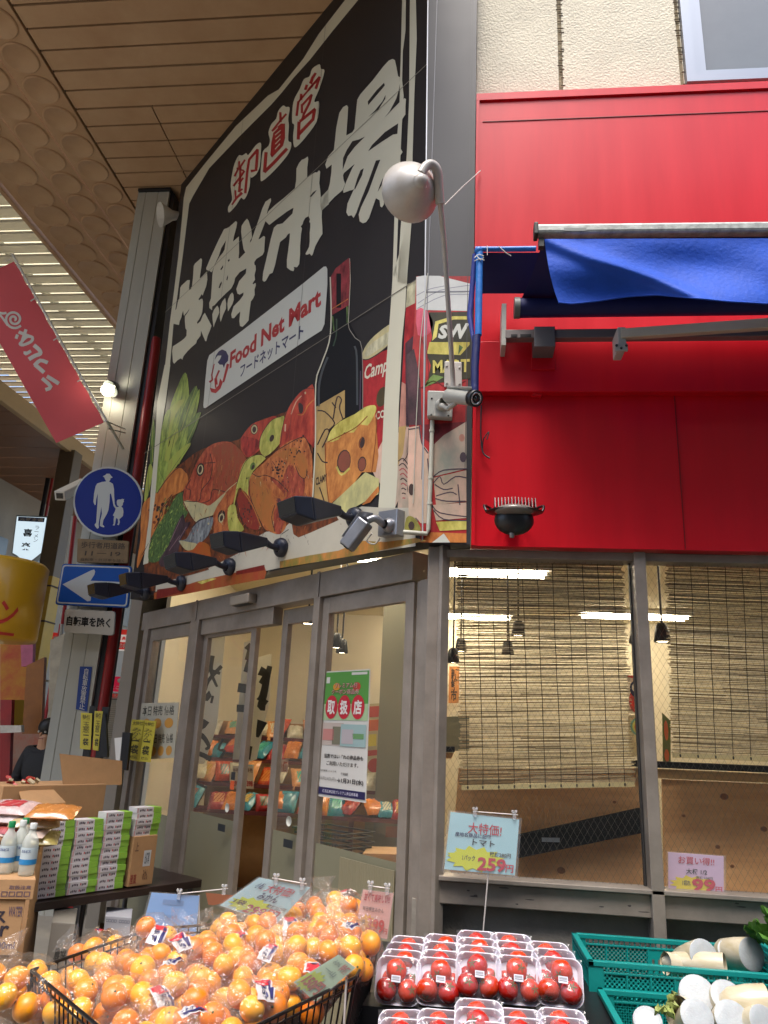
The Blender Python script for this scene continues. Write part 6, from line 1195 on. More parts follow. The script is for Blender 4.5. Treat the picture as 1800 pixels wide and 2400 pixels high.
carton('dark_green_box', 'flat dark green box lying behind the third stack of boxes', tq(.44, .66, -.18, -.30), .88, .93, m=mat('pack_green', '1f3a2c', .4), prints=[(.3, .3, .7, .7, 'a9b0a8', '抹茶')])
carton('dark_green_box', 'second dark green box on top, beside the large carton', tq(.5, .74, -.2, -.31), .932, .975, m=mat('pack_green', '1f3a2c', .4), prints=[(.3, .3, .7, .7, 'a9b0a8', '緑茶')])
carton('red_box', 'flat red box beneath the dark green boxes', tq(.42, .7, -.17, -.32), .845, .878, m=mat('pack_red', '9b2a22', .4))
# bags of sweets left of the stacks
def packet(name, label, c, sz, col, rz, group, m2=None, tilt=0):
    r = thing(name, label, 'bag', tuple(c), group); R = Euler((tilt, 0, rz)).to_matrix(); w_, d_, h_ = sz
    def f(u, v, s):
        x_ = (u-.5)*w_; y_ = (v-.5)*d_; k = max(0, (1-(2*u-1)**4)*(1-(2*v-1)**4)); z_ = h_/2*s*math.sqrt(k)*(1+.18*math.sin(u*19+v*7)*math.sin(v*17+u*5))
        return Vector(c)+R @ Vector((x_, y_, z_+h_/2))
    m = MB(); m.grid(lambda u, v: f(u, v, 1), 10, 8, mat('bag_'+col, col, .25, var=.12, vs=35, coat=.5)); m.grid(lambda u, v: f(1-u, v, -1), 10, 8, mat('bag_'+col, col, .25, var=.12, vs=35, coat=.5)); m.build('bag', r)
    if m2: t = MB(); t.grid(lambda u, v: f(.25+.5*u, .25+.5*v, 1)+R @ Vector((0, 0, .0015)), 5, 4, mat('bagprint_'+m2, m2, .3)); t.build('print', r)
    return r
cols = ['c4a9a6', 'bfb0ae', 'b5763a', 'b5a27c', 'a8504c', 'c9b3a8', 'a89a5a']
names_ = ['pink and white packet on top of the pile at the far left', 'white packet just under the top one at the far left', 'orange packet beside the large carton', 'tan packet in the sweets pile', 'crimson packet hanging over the bottles', 'pale packet low in the sweets pile', 'mustard packet next to the leftmost box stack']
spots = [((30, 1905), 0), ((36, 1925), 0), ((125, 1915), .2), ((80, 1935), .5), ((22, 1950), -.3), ((60, 1958), .1), ((78, 1975), .4)]
for (px, rz), c_, nm in zip(spots, cols, names_):
    P_ = front(3.9)(*px); packet('sweet_packet', nm, P_, (.24, .15, .05), c_, rz, 'sweet packets piled behind the bottles', 'a8333a' if c_[0] == 'c' else None, tilt=.3)
b = MB(); b.hexa([Vector((-2.75, 3.75, .0)), Vector((-2.0, 3.75, .0)), Vector((-2.15, 4.15, .0)), Vector((-2.75, 4.15, 0))], [Vector((-2.75, 3.75, front(3.9)(40, 1985).z)), Vector((-2.03, 3.75, front(3.9)(40, 1990).z)), Vector((-2.2, 4.15, front(3.9)(40, 1975).z)), Vector((-2.75, 4.15, front(3.9)(40, 1975).z))], CARD); tag(b.build('low_display'), 'cardboard display under the sweet packets behind the bottles', 'display')
# cartons with bottles at the left edge
fl3 = front(3.25); zt_ = fl3(40, 2058).z
def sq(x0, x1, y0, y1): F_ = Vector((x1, y0, 0)); return [F_+Vector((-.43, -.13, 0)), F_, F_+Vector((-.2, .33, 0)), F_+Vector((-.63, .2, 0))]
xl, xr = -2.3, fl3(78, 2100).x
z1_, z2_ = fl3(40, 2106).z, fl3(40, 2240).z
carton('drink_carton', 'top brown drinks carton with printed arrows under the three bottles', sq(xl, xr, 3.25, 3.6), z1_, zt_, prints=[(.78, .3, .97, .5, '5f4a55', '取扱注意'), (.72, .6, .97, .85, '5f4a55', '□□□□')], group='drinks cartons')
carton('drink_carton', 'middle brown drinks carton lettered er beside the mandarin basket', sq(xl, xr-.03, 3.25, 3.6), z2_, z1_-.003, prints=[(.72, .2, .86, .42, '2b2430', 'ス'), (.72, .46, .9, .66, '2b2430', 'er'), (.87, .12, .99, .3, '5f4a55', 'WATER'), (.78, .75, .97, .88, '5f4a55', '500ml')], group='drinks cartons')
carton('drink_carton', 'lowest brown drinks carton at the left edge behind the basket', sq(xl, xr-.06, 3.25, 3.6), 0.0, z2_-.003, prints=[(.7, .04, .9, .2, '5f4a55', '500ml'), (.75, .3, .9, .5, '2b2430', 'ス')], group='drinks cartons')
BOT = glassy('bottle_plastic', tint=(.93, .95, .93, 1), refl=.03, haze=.45, hazecol=(.72, .75, .7, 1)); CAPG = mat('cap_green', '0f7a46', .4); CAPW = mat('cap_white', 'c4c8c6', .4); LBL = mat('bottle_label', 'b8c6cc', .35); LB2 = mat('bottle_label_blue', '2c7fb8', .35)
for i, (px, cc, lab) in enumerate((((8, 2052), CAPG, 'milky drink bottle with a green cap at the left edge'), ((60, 2050), CAPW, 'milky drink bottle with a white cap, rightmost of the front bottles'), ((36, 2040), CAPW, 'milky drink bottle with a white cap between the two front ones'), ((44, 2026), CAPG, 'milky drink bottle with a green cap, standing behind the others'))):
    yb_ = (3.32, 3.31, 3.38, 3.46)[i]; p = Vector((front(yb_)(*px).x, yb_, zt_+.001)); r = thing('drink_bottle', lab, 'bottle', tuple(p), 'milky drink bottles')
    s_ = 1.0; MB().lathe(p, (0, 0, 1), [(0, .001), (0, .028), (.008, .032), (.03, .031), (.04, .033), (.1, .033), (.11, .0315), (.125, .033), (.15, .026), (.17, .014), (.178, .0125), (.186, .0125)], BOT, 20).build('bottle', r)
    MB().lathe(p, (0, 0, 1), [(.183, .0145), (.205, .0145), (.207, .013), (.207, .001)], cc, 16).build('cap', r)
    t = MB().lathe(p, (0, 0, 1), [(.045, .0338), (.075, .0342), (.112, .0342)], LBL, 20); t.lathe(p, (0, 0, 1), [(.045, .0346), (.066, .0348)], LB2, 20); t.build('label', r)
    t = MB()
    vs, fs, _ = glyphs('カルピス', .03); t.add([p+Vector((.0352*math.sin(-.5+u*1.15), -.0352*math.cos(-.5+u*1.15), .092+.012*v)) for u, v in vs], fs, mat('sign_navy', '233a7a', .5)); t.build('lettering', r)
# dim things under the table
carton('grey_carton', 'grey carton with a round emblem in the shade under the table', [front(3.9)(85, 2400), front(3.9)(142, 2400), front(4.2)(142, 2400), front(4.2)(85, 2400)], 0.0, front(3.9)(110, 2160).z, m=mat('carton_grey', '77736c', .7), prints=[(.3, .2, .8, .3, '3b3a38', '農協')])
carton('white_carton', 'small white printed box on a brown box in the shade under the table', [Vector(front(4.3)(240, 2200)), Vector(front(4.3)(302, 2200)), Vector(front(4.5)(302, 2200)), Vector(front(4.5)(240, 2200))], front(4.3)(240, 2192).z, front(4.3)(240, 2146).z, m=mat('carton_white', 'a8aab4', .6), prints=[(.05, .15, .45, .3, '6b6f80', '□□□□'), (.55, .15, .95, .3, '6b6f80', '□□□□')])
carton('brown_box', 'brown box carrying the white printed box under the table', [Vector(front(4.28)(215, 2300)), Vector(front(4.28)(312, 2300)), Vector(front(4.55)(312, 2300)), Vector(front(4.55)(215, 2300))], 0, front(4.3)(240, 2192).z-.003)

# ================================================================ inside the doorway: snack shelves and black baskets
sp = front(6.6)
shf = thing('snack_shelf', 'tiered display of snack bags glowing inside the open doors', 'shelf', (-1.6, 6.8, 0))
for k in range(4): MB().box((-1.3, 6.75+k*.24, .80+k*.20), (2.3, .25, .03), mat('shelf_red_brown', '5c2226', .5)).build('tier', shf)
for x_ in (-2.3, -1.6, -.9, -.3): MB().box((x_, 6.8, .39), (.04, .04, .78), mat('shelf_red_brown', '5c2226')).build('leg', shf)
MB().box((-1.3, 7.55, .8), (2.3, .04, 1.5), CARD).build('back_panel', shf)
pc_ = ['c9762a', 'b8451f', 'c9a23c', '2f8296', '3fa08c', 'c4bfa8', '9b2a2a', 'b9b03c', 'c98d5a', '2c4a2a']
rowsn = ['front tier', 'second tier', 'third tier', 'back tier']
for k in range(4):
    for i in range(16):
        c_ = pc_[(i*3+k*5+(i//3)) % 10]; jx = random.uniform(-.04, .04)
        r = packet('snack_bag', f'{["first","second","third","fourth","fifth","sixth","seventh","eighth","ninth","tenth","eleventh","twelfth","thirteenth","fourteenth","fifteenth","last"][i]} snack bag from the left on the {rowsn[k]}', Vector((-2.36+i*.135+jx, 6.75+k*.24, .84+k*.2+random.uniform(0, .05))), (random.uniform(.13, .18), random.uniform(.16, .26), .08), c_, random.uniform(-.5, .5), 'snack bags on the shelves', pc_[(i*7+k+4) % 10] if i % 3 else None, tilt=random.uniform(.5, 1.1))
for i, (px, tx) in enumerate((([(545, 1795), (560, 1795), (560, 1848), (545, 1848)], '298'), ([(575, 1795), (594, 1795), (594, 1850), (577, 1848)], '398'))):
    poster('shelf_price_card', ['left', 'right'][i]+' handwritten price card above the snack bags in the open doorway', 'price card', px, 6.3, 'c4b9a6', [(.1, .1, .9, .3, '5b3a30', '特売', .02), (.1, .65, .9, .9, 'b03a30', tx, .04)])
poster('shelf_price_card', 'pink and white hanging price cards seen through the sliding door', 'price card', [(648, 1780), (676, 1780), (674, 1810), (648, 1810)], 6.3, 'b99a94', [(.1, .1, .45, .9, 'a8483c', '特', .03), (.55, .1, .9, .9, 'a8483c', '価', .03)])
bk = None
for i in range(15):
    if bk is None:
        bk = thing('shopping_basket', 'x', 'basket', (0, 0, 0)); m = MB(); BB2 = mat('basket_black', '131416', .35)
        for z_, o_ in ((0, .0), (.028, .012)):
            a = [Vector((x_*(.20+o_), y_*(.14+o_), z_)) for x_, y_ in ((-1, -1), (1, -1), (1, 1), (-1, 1))]
            for k in range(4): m.bar(a[k], a[(k+1) % 4], .012, .01, BB2)
        m.build('rim', bk, bevel=.002); n = MB()
        for k in range(16): n.box((-.19+k*.0253, -.146, .013), (.004, .004, .03), BB2); n.box((-.206, -.135+k*.018, .013), (.004, .004, .03), BB2)
        n.build('ribs', bk)
        q = bk
    else: q = copy_tree(bk)
    q.location = (Bp(1.58, 0, -.75).x, Bp(1.58, 0, -.75).y, .1+i*.056); q.rotation_euler = (0, 0, math.radians(-38+random.uniform(-2, 2))); q['group'] = 'stacked black shopping baskets'
    q['label'] = f'black shopping basket, {(ordi)[i]} from the floor in the doorway stack' if i else 'black shopping basket at the bottom of the doorway stack'

# ================================================================ mandarins in the wire basket
rim = [(-1.30, 2.49), (-.80, 2.02), (-.52, 2.2), (-.315, 2.68), (-.29, 3.16), (-.60, 3.42), (-1.15, 3.05)]
ZR = .85
rim = [(a*.8667, b*.8667) for a, b in rim]
wb = thing('wire_basket', 'black wire bulk basket heaped with bagged mandarins', 'basket', (-.68, 2.36, 0))
WR = mat('wire_black', '121113', .35, .3)
m = MB(); n_ = len(rim)
for i in range(n_):
    a = Vector(rim[i]); b = Vector(rim[(i+1) % n_]); cnt = max(2, int((b-a).length/.031))
    cx_ = Vector((-.68, 2.36))
    def low(p): return (p-cx_)*.86+cx_
    for z_, rr_ in ((ZR, .0045), (ZR-.02, .003), (ZR-.16, .003), (ZR-.32, .003)):
        k_ = (ZR-z_)/.4; pa = a.lerp(low(a), k_); pb_ = b.lerp(low(b), k_); m.tube([(pa.x, pa.y, z_), (pb_.x, pb_.y, z_)], rr_, WR, 6)
    for j in range(cnt):
        p = a.lerp(b, j/cnt); q = low(p); m.tube([(p.x, p.y, ZR+.002), (q.x, q.y, ZR-.4)], .0023 if j else .005, WR, 5, cap=False)
m.build('wire_side', wb)
m = MB(); m.prism([(*low(Vector(p)), ZR-.41) for p in rim], (0, 0, .02), BLACKP)
for p in (rim[0], rim[1], rim[3], rim[4], rim[6]): q = low(Vector(p)); m.tube([(q.x, q.y, ZR-.4), (q.x, q.y, 0)], .015, WR, 8)
m.build('base_frame', wb)
def inside(x_, y_, poly, mrg=0):
    c = False; j = len(poly)-1
    for i in range(len(poly)):
        xi, yi = poly[i]; xj, yj = poly[j]
        if (yi > y_) != (yj > y_) and x_ < (xj-xi)*(y_-yi)/(yj-yi)+xi: c = not c
        j = i
    if not c: return False
    for i in range(len(poly)):
        a = Vector(poly[i]); b = Vector(poly[(i+1) % len(poly)]); t = max(0, min(1, (Vector((x_, y_))-a).dot(b-a)/(b-a).length_squared))
        if (a.lerp(b, t)-Vector((x_, y_))).length < mrg: return False
    return True
def heap(x_, y_):   # surface of the heap
    d = (y_-2.0)/.87
    right = max(0, min(1, (x_+1.05)/.7))
    return ZR-.10+.04*d+.085*d*right
m = MB(); m.grid(lambda u, v: (lambda x_, y_: Vector((x_, y_, heap(x_, y_)-.09)))(*( (lambda p0, p1: ((p0[0]+(p1[0]-p0[0])*v)*.8667, (p0[1]+(p1[1]-p0[1])*v)*.8667))((-1.2+.62*u, 2.5-.42*u), (-1.1+.75*u, 3.02+.1*u)))), 10, 10, mat('lining', '2b1c12', .8)); m.build('slanted_liner', wb)
OR1 = mat('mandarin', 'de860a', .34, col2='e69614', vs=14, bump=.12, bs=420, coat=.12); OR2 = mat('mandarin_pale', 'e8a01a', .36, bump=.12, bs=420, coat=.1); OR3 = mat('mandarin_deep', 'd87508', .34, bump=.12, bs=420, coat=.1)
FILM = glassy('bag_film', refl=.03, rough=.06, haze=.028, hazecol=(.8, .78, .75, 1), bump=1.0, bs=44, edge=.25)
omesh = []
for k, mm in enumerate((OR1, OR2, OR3)):
    for r__ in (.032, .0345): 
        q = MB(); q.ball((0, 0, 0), r__, mm, 16, 10, (1, 1, .88)); q.ball((0, 0, r__*.865), .0035, mat('stem_green', '4d5a24', .7), 6, 4, (1, 1, .5)); omesh.append(q.mesh('mandarin'))
protos = []
for b_ in range(6):
    r = thing('mandarin_bag', 'x', 'bag of fruit', (0, 0, 0)); rng = random.Random(30+b_); cs = []
    tries = 0
    while len(cs) < 9 and tries < 4000:
        tries += 1; p = Vector((rng.uniform(-.085, .085), rng.uniform(-.07, .07), rng.uniform(-.035, .05)))
        if all((p-c).length > .059 for c in cs) and p.length < .1: cs.append(p)
    for c in cs:
        o = bpy.data.objects.new('mandarin', rng.choice(omesh)); COL.objects.link(o); o.parent = r; o.location = c; o.rotation_euler = (rng.uniform(-1.5, 1.5), rng.uniform(-1.5, 1.5), rng.random()*6)
    def sup(d, k=1.0):
        v = max(c.dot(d)+.036 for c in cs); w_ = .004*math.sin(d.x*23+b_)*math.sin(d.y*19+d.z*11)+.004*abs(math.sin(d.z*21+d.x*27+b_*2))
        return (v*.96+w_)*k
    nu, nv = 26, 16; vs = []
    for i in range(nv+1):
        th = math.pi*i/nv
        for j in range(nu): d = Vector((math.sin(th)*math.cos(2*math.pi*j/nu), math.sin(th)*math.sin(2*math.pi*j/nu), math.cos(th))); vs.append(d*sup(d))
    fs = [(i*nu+j, i*nu+(j+1) % nu, (i+1)*nu+(j+1) % nu, (i+1)*nu+j)[::-1] for i in range(nv) for j in range(nu)]
    f = MB(); f.add(vs, fs, FILM, True)
    td = Vector((rng.uniform(-.5, .5), rng.uniform(.2, .9), 1)).normalized(); tb_ = td*sup(td)*.97; a1_ = td.orthogonal().normalized(); a2_ = td.cross(a1_)
    def tail(u, v): ang = u*2*math.pi; rad = (.012+.03*v*(1+.35*math.sin(ang*5+b_))) if v > .25 else .014-.03*v; return tb_+td*(v*.05-.004)+(a1_*math.cos(ang)+a2_*math.sin(ang))*rad
    f.grid(tail, 20, 5, FILM); f.build('film', r)
    sd_ = Vector((rng.uniform(-.5, .5), rng.uniform(-.7, -.1), .8)).normalized(); e1 = sd_.cross(Vector((0, 0, 1))).normalized(); e2 = e1.cross(sd_); rz_ = rng.uniform(-.7, .7); e1, e2 = e1*math.cos(rz_)+e2*math.sin(rz_), e2*math.cos(rz_)-e1*math.sin(rz_)
    def lab(u, v, k=1.0): d = (sd_+e1*(u-.5)*.46+e2*(v-.5)*.72).normalized(); return d*(sup(d)+.0015*k)
    if b_ not in (3, 5, 1):
        s_ = MB(); s_.grid(lambda u, v: lab(u, v), 5, 7, mat('bag_label_white', 'b9b3b2', .35, coat=.3))
        s_.grid(lambda u, v: lab(.08+.84*u, .55+.38*v, 1.8), 5, 4, mat('bag_label_red', 'b32a35', .35, coat=.3)); s_.grid(lambda u, v: lab(.1+.2*u, .1+.7*v, 2.4), 2, 4, mat('bag_label_navy', '2b2a5c', .35)); 
        vs_, fs_, _ = glyphs('蜜柑', .05, 0, True); s_.add([lab(.4+.34*u, .08+.44*v, 2.4) for u, v in vs_], fs_, mat('bag_label_navy', '2b2a5c', .35)); s_.build('sticker', r)
    protos.append(r)
used = set(); bi = 0; rows_ = []
yy = 1.86; row = 0
places = []
while yy < 2.95:
    xx = -1.12+(.07 if row % 2 else 0)
    while xx < -.24:
        x_ = xx+random.uniform(-.02, .02); y_ = yy+random.uniform(-.02, .02)
        if inside(x_, y_, rim, .055): places.append((x_, y_, row))
        xx += .148
    yy += .135; row += 1
rn = ['front', 'second', 'third', 'fourth', 'fifth', 'sixth', 'seventh', 'eighth', 'ninth']; cntr = {}
for x_, y_, row in places:
    k = bi % 6; bi += 1; o = protos[k] if k not in used else copy_tree(protos[k]); used.add(k)
    o.location = (x_, y_, heap(x_, y_)+.02+random.uniform(-.01, .02)); o.rotation_euler = (random.uniform(-.25, .35), random.uniform(-.3, .3), random.uniform(-.9, .9)); o['group'] = 'clear bags of mandarins in the wire basket'
    cntr[row] = cntr.get(row, 0)+1; o['label'] = f'clear bag of mandarins, number {cntr[row]} from the left in the {rn[min(row,8)]} row of the heap'
for k in range(6):
    if k not in used: pass
ordw = ['first', 'second', 'third', 'fourth', 'fifth', 'sixth', 'seventh', 'eighth']
for o in bpy.data.objects:
    if o.name.startswith('mandarin_bag') and 'number' in o['label']:
        n__ = int(o['label'].split('number ')[1].split()[0]); o['label'] = o['label'].replace(f'number {n__}', ordw[n__-1])
for (px, yd_, lab, k) in (((52, 2330), 2.12, 'clear bag of mandarins spilling over the left corner of the basket', 3), ((225, 2262), 2.55, 'clear bag of mandarins on the back left rim of the heap', 0), ((800, 2215), 2.62, 'loose topmost bag of mandarins beside the pink price card', 1), ((700, 2168), 2.8, 'tall bag of mandarins at the back top of the heap', 2), ((800, 2160), 2.82, 'bag of mandarins with its tied neck up at the back right', 4), ((560, 2215), 2.72, 'bag of mandarins right under the tilted blue price card', 5)):
    o = copy_tree(protos[k]); o.location = front(yd_)(*px); o.rotation_euler = (random.uniform(-.3, .3), random.uniform(-.3, .3), random.random()*3); o['label'] = lab; o['group'] = 'clear bags of mandarins in the wire basket'

# ================================================================ tomato trays
TRY = mat('foam_tray', 'c9c7d4', .4, sub=.15); TF = glassy('tray_film', refl=.015, rough=.06, haze=.05, hazecol=(.8, .8, .85, 1), bump=.5, bs=30, edge=.25); TOM = mat('tomato', 'a41a12', .16, var=.18, vs=9, coat=.5, sub=.05); TO2 = mat('tomato_orange', 'b8300f', .18, var=.15, vs=9, coat=.5); CAL = mat('calyx', '2f5a1f', .7)
def rr2(w_, h_, r_, z_, n=5):
    o = []
    for cx, cy, a0 in ((w_/2-r_, h_-r_, 0), (-w_/2+r_, h_-r_, 90), (-w_/2+r_, r_, 180), (w_/2-r_, r_, 270)):
        for k in range(n+1): a = math.radians(a0+90*k/n); o.append(Vector((cx+r_*math.cos(a), cy+r_*math.sin(a), z_)))
    return o
def tray(seed):
    rng = random.Random(seed); r = thing('tomato_tray', 'x', 'tray of tomatoes', (0, 0, 0)); W_, H_ = .142, .132
    L0 = rr2(W_-.03, H_-.03, .02, 0); L0 = [v+Vector((0, .015, 0)) for v in L0]; L1 = rr2(W_-.006, H_-.006, .028, .022); L1 = [v+Vector((0, .003, 0)) for v in L1]; L2 = rr2(W_, H_, .03, .024); L3 = rr2(W_, H_, .03, .020); L4 = [v+Vector((0, .004, 0)) for v in rr2(W_-.008, H_-.008, .028, .019)]; L5 = [v+Vector((0, .013, -.002)) for v in rr2(W_-.026, H_-.026, .02, 0)]
    n = len(L0); m = MB(); vs = L0+L1+L2+L3+L4+L5; fs = []
    for a in range(5):
        for k in range(n): fs.append((a*n+k, a*n+(k+1) % n, (a+1)*n+(k+1) % n, (a+1)*n+k))
    m.add(vs, fs, TRY, True); m.add(L0, [list(range(n))], TRY); m.add(L5, [list(range(n))[::-1]], TRY); m.build('foam_tray', r)
    pos = [Vector((-.033, .040, .031)), Vector((.033, .040, .031)), Vector((rng.uniform(-.008, .008), .092, .032))]
    for p in pos:
        R = Euler((rng.uniform(-.9, .9), rng.uniform(-.9, .9), rng.random()*6)).to_matrix(); t = MB(); rad = rng.uniform(.032, .0355); mm = TOM if rng.random() < .7 else TO2
        vs = []; nn, kk = 18, 12
        for i in range(kk+1):
            th = math.pi*i/kk
            for j in range(nn):
                ph = 2*math.pi*j/nn; q = 1+.025*math.cos(ph*5)*math.sin(th); z_ = math.cos(th)*(.86-.12*math.exp(-(th/.35)**2)); vs.append(p+R @ (Vector((math.sin(th)*math.cos(ph)*q, math.sin(th)*math.sin(ph)*q, z_))*rad))
        t.add(vs, [(i*nn+j, i*nn+(j+1) % nn, (i+1)*nn+(j+1) % nn, (i+1)*nn+j)[::-1] for i in range(kk) for j in range(nn)], mm, True); to = t.build('tomato', r)
        c = MB()
        for k in range(5): a = k*1.257; c.add([p+R @ (Vector(v)*rad) for v in ((0, 0, .80), (math.cos(a-.3)*.2, math.sin(a-.3)*.2, .82), (math.cos(a)*.5, math.sin(a)*.5, .80), (math.cos(a+.3)*.2, math.sin(a+.3)*.2, .82))], [(0, 1, 2, 3)], CAL)
        c.build('calyx', to)
    def film(u, v):
        x_ = (u-.5)*W_; y_ = v*H_; k = (1-(2*u-1)**6)*(1-(2*v-1)**6); z_ = .024
        for p in pos: z_ = max(z_, .024+(p.z+.033-.024)*math.exp(-(((x_-p.x)/.042)**2+((y_-p.y)/.042)**2)**1.5))
        return Vector((x_*.985, y_*.985+.001, .0245+(z_-.0235)*k))
    MB().grid(film, 16, 18, TF).build('film', r)
    s_ = MB(); x0 = rng.uniform(-.006, .01); q = [Vector((x0-.014, .074, .0685)), Vector((x0+.014, .073, .0685)), Vector((x0+.014, .055, .0675)), Vector((x0-.014, .056, .0675))]; s_.poly(q, mat('tray_label', 'cfd0dc', .4)); 
    for k in range(8): s_.poly(sub(q, .12+k*.1, .15, .12+k*.1+.05, .5, .0006), mat('label_ink', '3a3a44', .5))
    s_.poly(sub(q, .1, .62, .9, .7, .0006), mat('label_ink', '3a3a44', .5)); s_.build('price_label', r); return r
tp_ = [tray(s) for s in (1, 2, 3)]; ti = 0; colx = [931, 1027, 1123, 1218, 1312]; cn = ['leftmost', 'second', 'middle', 'fourth', 'rightmost']
colx_dx = [(0, -9, -14, -22), (0, -3, -4, -6), (0, -6, -9, -12), (0, -8, -5, -12), (0, -4, -8, -16)]
tusd = set()
def put(k, loc, rx, rz, label):
    o = tp_[k] if k not in tusd else copy_tree(tp_[k]); tusd.add(k); o.location = loc; o.rotation_euler = Euler((rx, 0, rz)); o['label'] = label; o['group'] = 'trays of three tomatoes'
bot = [2364, 2364, 2352, 2362, 2364]; nr = [4, 4, 4, 4, 3]
for c in range(5):
    for j in range(nr[c]):
        yv = 2.62+j*.06+(.01*random.random()); px_ = colx[c]+(colx[c]-1350)*.0
        base_ = front(2.62)(colx[c], bot[c]); x_ = base_.x+j*.004*(2-c)+random.uniform(-.003, .003)
        put(ti % 3, Vector((x_, yv, base_.z+j*.007+random.uniform(-.003, .003))), math.radians(64+random.uniform(-3, 3)), math.radians(random.uniform(-3, 3)-2), f'tray of three tomatoes in the {cn[c]} column, {["in full view at the front","first one behind the front tray","second one behind the front tray","farthest back at the wall"][j]}'); ti += 1
for c in range(5):
    for j in range(3):
        base_ = front(2.36)(colx[c]+(6, 2, 2, 10, 20)[c], 2550-(0 if c != 2 else 26)); 
        if c == 2 and j == 0: base_ = base_+Vector((.02, 0, -.01))
        put(ti % 3, Vector((base_.x, 2.36+j*.05, base_.z+j*.007)), math.radians(62), math.radians((12 if (c == 0 and j == 2) else 0)+random.uniform(-2, 2)), f'tray of three tomatoes, lower row, {cn[c]} column, {["front one","middle one","back one"][j]}'); ti += 1
# the stepped stand under the trays
z1 = front(2.62)(1123, 2364).z; z2 = front(2.36)(1123, 2550).z
st_ = thing('display_stand', 'black stepped stand hidden under the rows of tomato trays', 'stand', (.1, 2.7, 0))
m = MB(); m.prism([(-.30, 2.60, z1-.012), (-.30, 2.9, z1+.0), (-.30, 3.3, z1+.0), (-.30, 3.3, 0), (-.30, 2.60, 0)], (.78, 0, 0), BLACKP); m.build('upper_step', st_)
m = MB(); m.prism([(-.30, 2.30, z2-.012), (-.30, 2.585, z2+.0), (-.30, 2.585, 0), (-.30, 2.3, 0)], (.78, 0, 0), BLACKP); m.build('lower_step', st_)

# ================================================================ teal crates with white radish
TL = mat('crate_teal', '0a7c78', .4, var=.06, vs=5, bump=.04, bs=80)
def crate(label, x0, x1, y0, y1, z0, z1, group='teal vegetable crates'):
    r = thing('produce_crate', label, 'crate', ((x0+x1)/2, (y0+y1)/2, z0), group); W_, D_, H_ = x1-x0, y1-y0, z1-z0; th = .008
    f = MB()
    for xa, ya, xb, yb in ((x0, y0, x1, y0), (x0, y1, x1, y1)):
        f.box((x0+W_/2, ya, z1-.008), (W_+.02, .02, .016), TL); f.box((x0+W_/2, ya, z1-.034), (W_, .012, .008), TL); f.box((x0+W_/2, ya, z0+.012), (W_, .012, .024), TL)
    for xa in (x0, x1): f.box((xa, y0+D_/2, z1-.008), (.02, D_+.02, .016), TL); f.box((xa, y0+D_/2, z1-.034), (.012, D_, .008), TL); f.box((xa, y0+D_/2, z0+.012), (.012, D_, .024), TL)
    f.build('rim', r, bevel=.002)
    for xa in (x0, x1):
        for ya in (y0, y1): MB().box((xa+(.016 if xa == x0 else -.016), ya, (z0+z1)/2-.004), (.05, .014, H_-.01), TL).build('corner_post', r, bevel=.002)
    MB().box(((x0+x1)/2, (y0+y1)/2, z0+.004), (W_, D_, .006), TL).build('floor', r)
    for ya in (y0, y1):      # long sides: three lattice bays, slotted middle, three lattice bays
        p = MB(); n_ = 7; cell = (W_-.08)/n_
        for k in range(n_+1): p.box((x0+.04+k*cell, ya, (z0+z1)/2-.01), (.006, .011, H_-.05), TL)
        for q in (.3, .7, 1.1): pass
        mid = MB(); xm = x0+.04+3*cell
        for k in range(4): mid.box((xm+cell*(.08+.28*k), ya, (z0+z1)/2-.01), (cell*.17, .007, H_-.05), TL)
        mid.box((xm+cell*.5, ya, z1-.055), (cell, .006, .03), TL); mid.box((xm+cell*.5, ya, z0+.035), (cell, .006, .03), TL); mid.build('slotted_panel', r)
        for k in range(4*n_): p.box((x0+.04+(k+.5)*cell/4, ya-.002, z1-.021), (cell/4*.2, .008, .018), TL)
        p.build('side_frame', r)
        lt = MB(); zz0, zz1 = z0+.024, z1-.038; hh = zz1-zz0
        for k in [0, 1, 2, 4, 5, 6]:
            xa_, xb_ = x0+.04+k*cell, x0+.04+(k+1)*cell; stp = .0155
            for sg in (1, -1):
                for i in range(-12, 14):
                    c_ = xa_+i*stp; pa = []; 
                    za, zb = (zz0, zz1) ; xs_ = (c_, c_+hh) if sg > 0 else (c_+hh, c_)
                    t0, t1 = 0.0, 1.0
                    if sg > 0: t0 = max(t0, (xa_-c_)/hh); t1 = min(t1, (xb_-c_)/hh); f_ = lambda t: Vector((c_+hh*t, ya, zz0+hh*t))
                    else: t0 = max(t0, 1-(xb_-c_)/hh); t1 = min(t1, 1-(xa_-c_)/hh); f_ = lambda t: Vector((c_+hh*(1-t), ya, zz0+hh*t))
                    if t1-t0 > .05: lt.bar(f_(t0), f_(t1), .006, .0028, TL, up=(0, 1, 0))
        lt.build('lattice', r, kind='stuff')
    for xa in (x0, x1):
        p = MB()
        for k in range(12): p.box((xa, y0+.03+k*(D_-.06)/11, (z0+z1)/2-.01), (.009, .007, H_-.05), TL)
        p.box((xa, (y0+y1)/2, (z0+z1)/2-.01), (.007, D_, .01), TL); p.build('slotted_end', r)
    return r
C1X = .455
crate('upper teal lattice crate against the wall holding four cut radishes', C1X, C1X+.62, 2.885, 3.25, .635, .80)
crate('lower teal lattice crate in front, its left rim running out of the picture', C1X+.025, C1X+.645, 2.47, 2.86, .56, .725)
crate('teal crate standing behind at the right edge with leafy greens', 1.13, 1.7, 2.92, 3.27, .66, .82)
MB_ = MB(); 
std = thing('crate_stand', 'low support under the teal radish crates', 'stand', (.8, 2.85, 0)); MB().box((1.1, 3.08, .315), (1.35, .4, .63), BLACKP).build('rear_step', std); MB().box((.9, 2.66, .275), (.95, .42, .55), BLACKP).build('front_step', std)
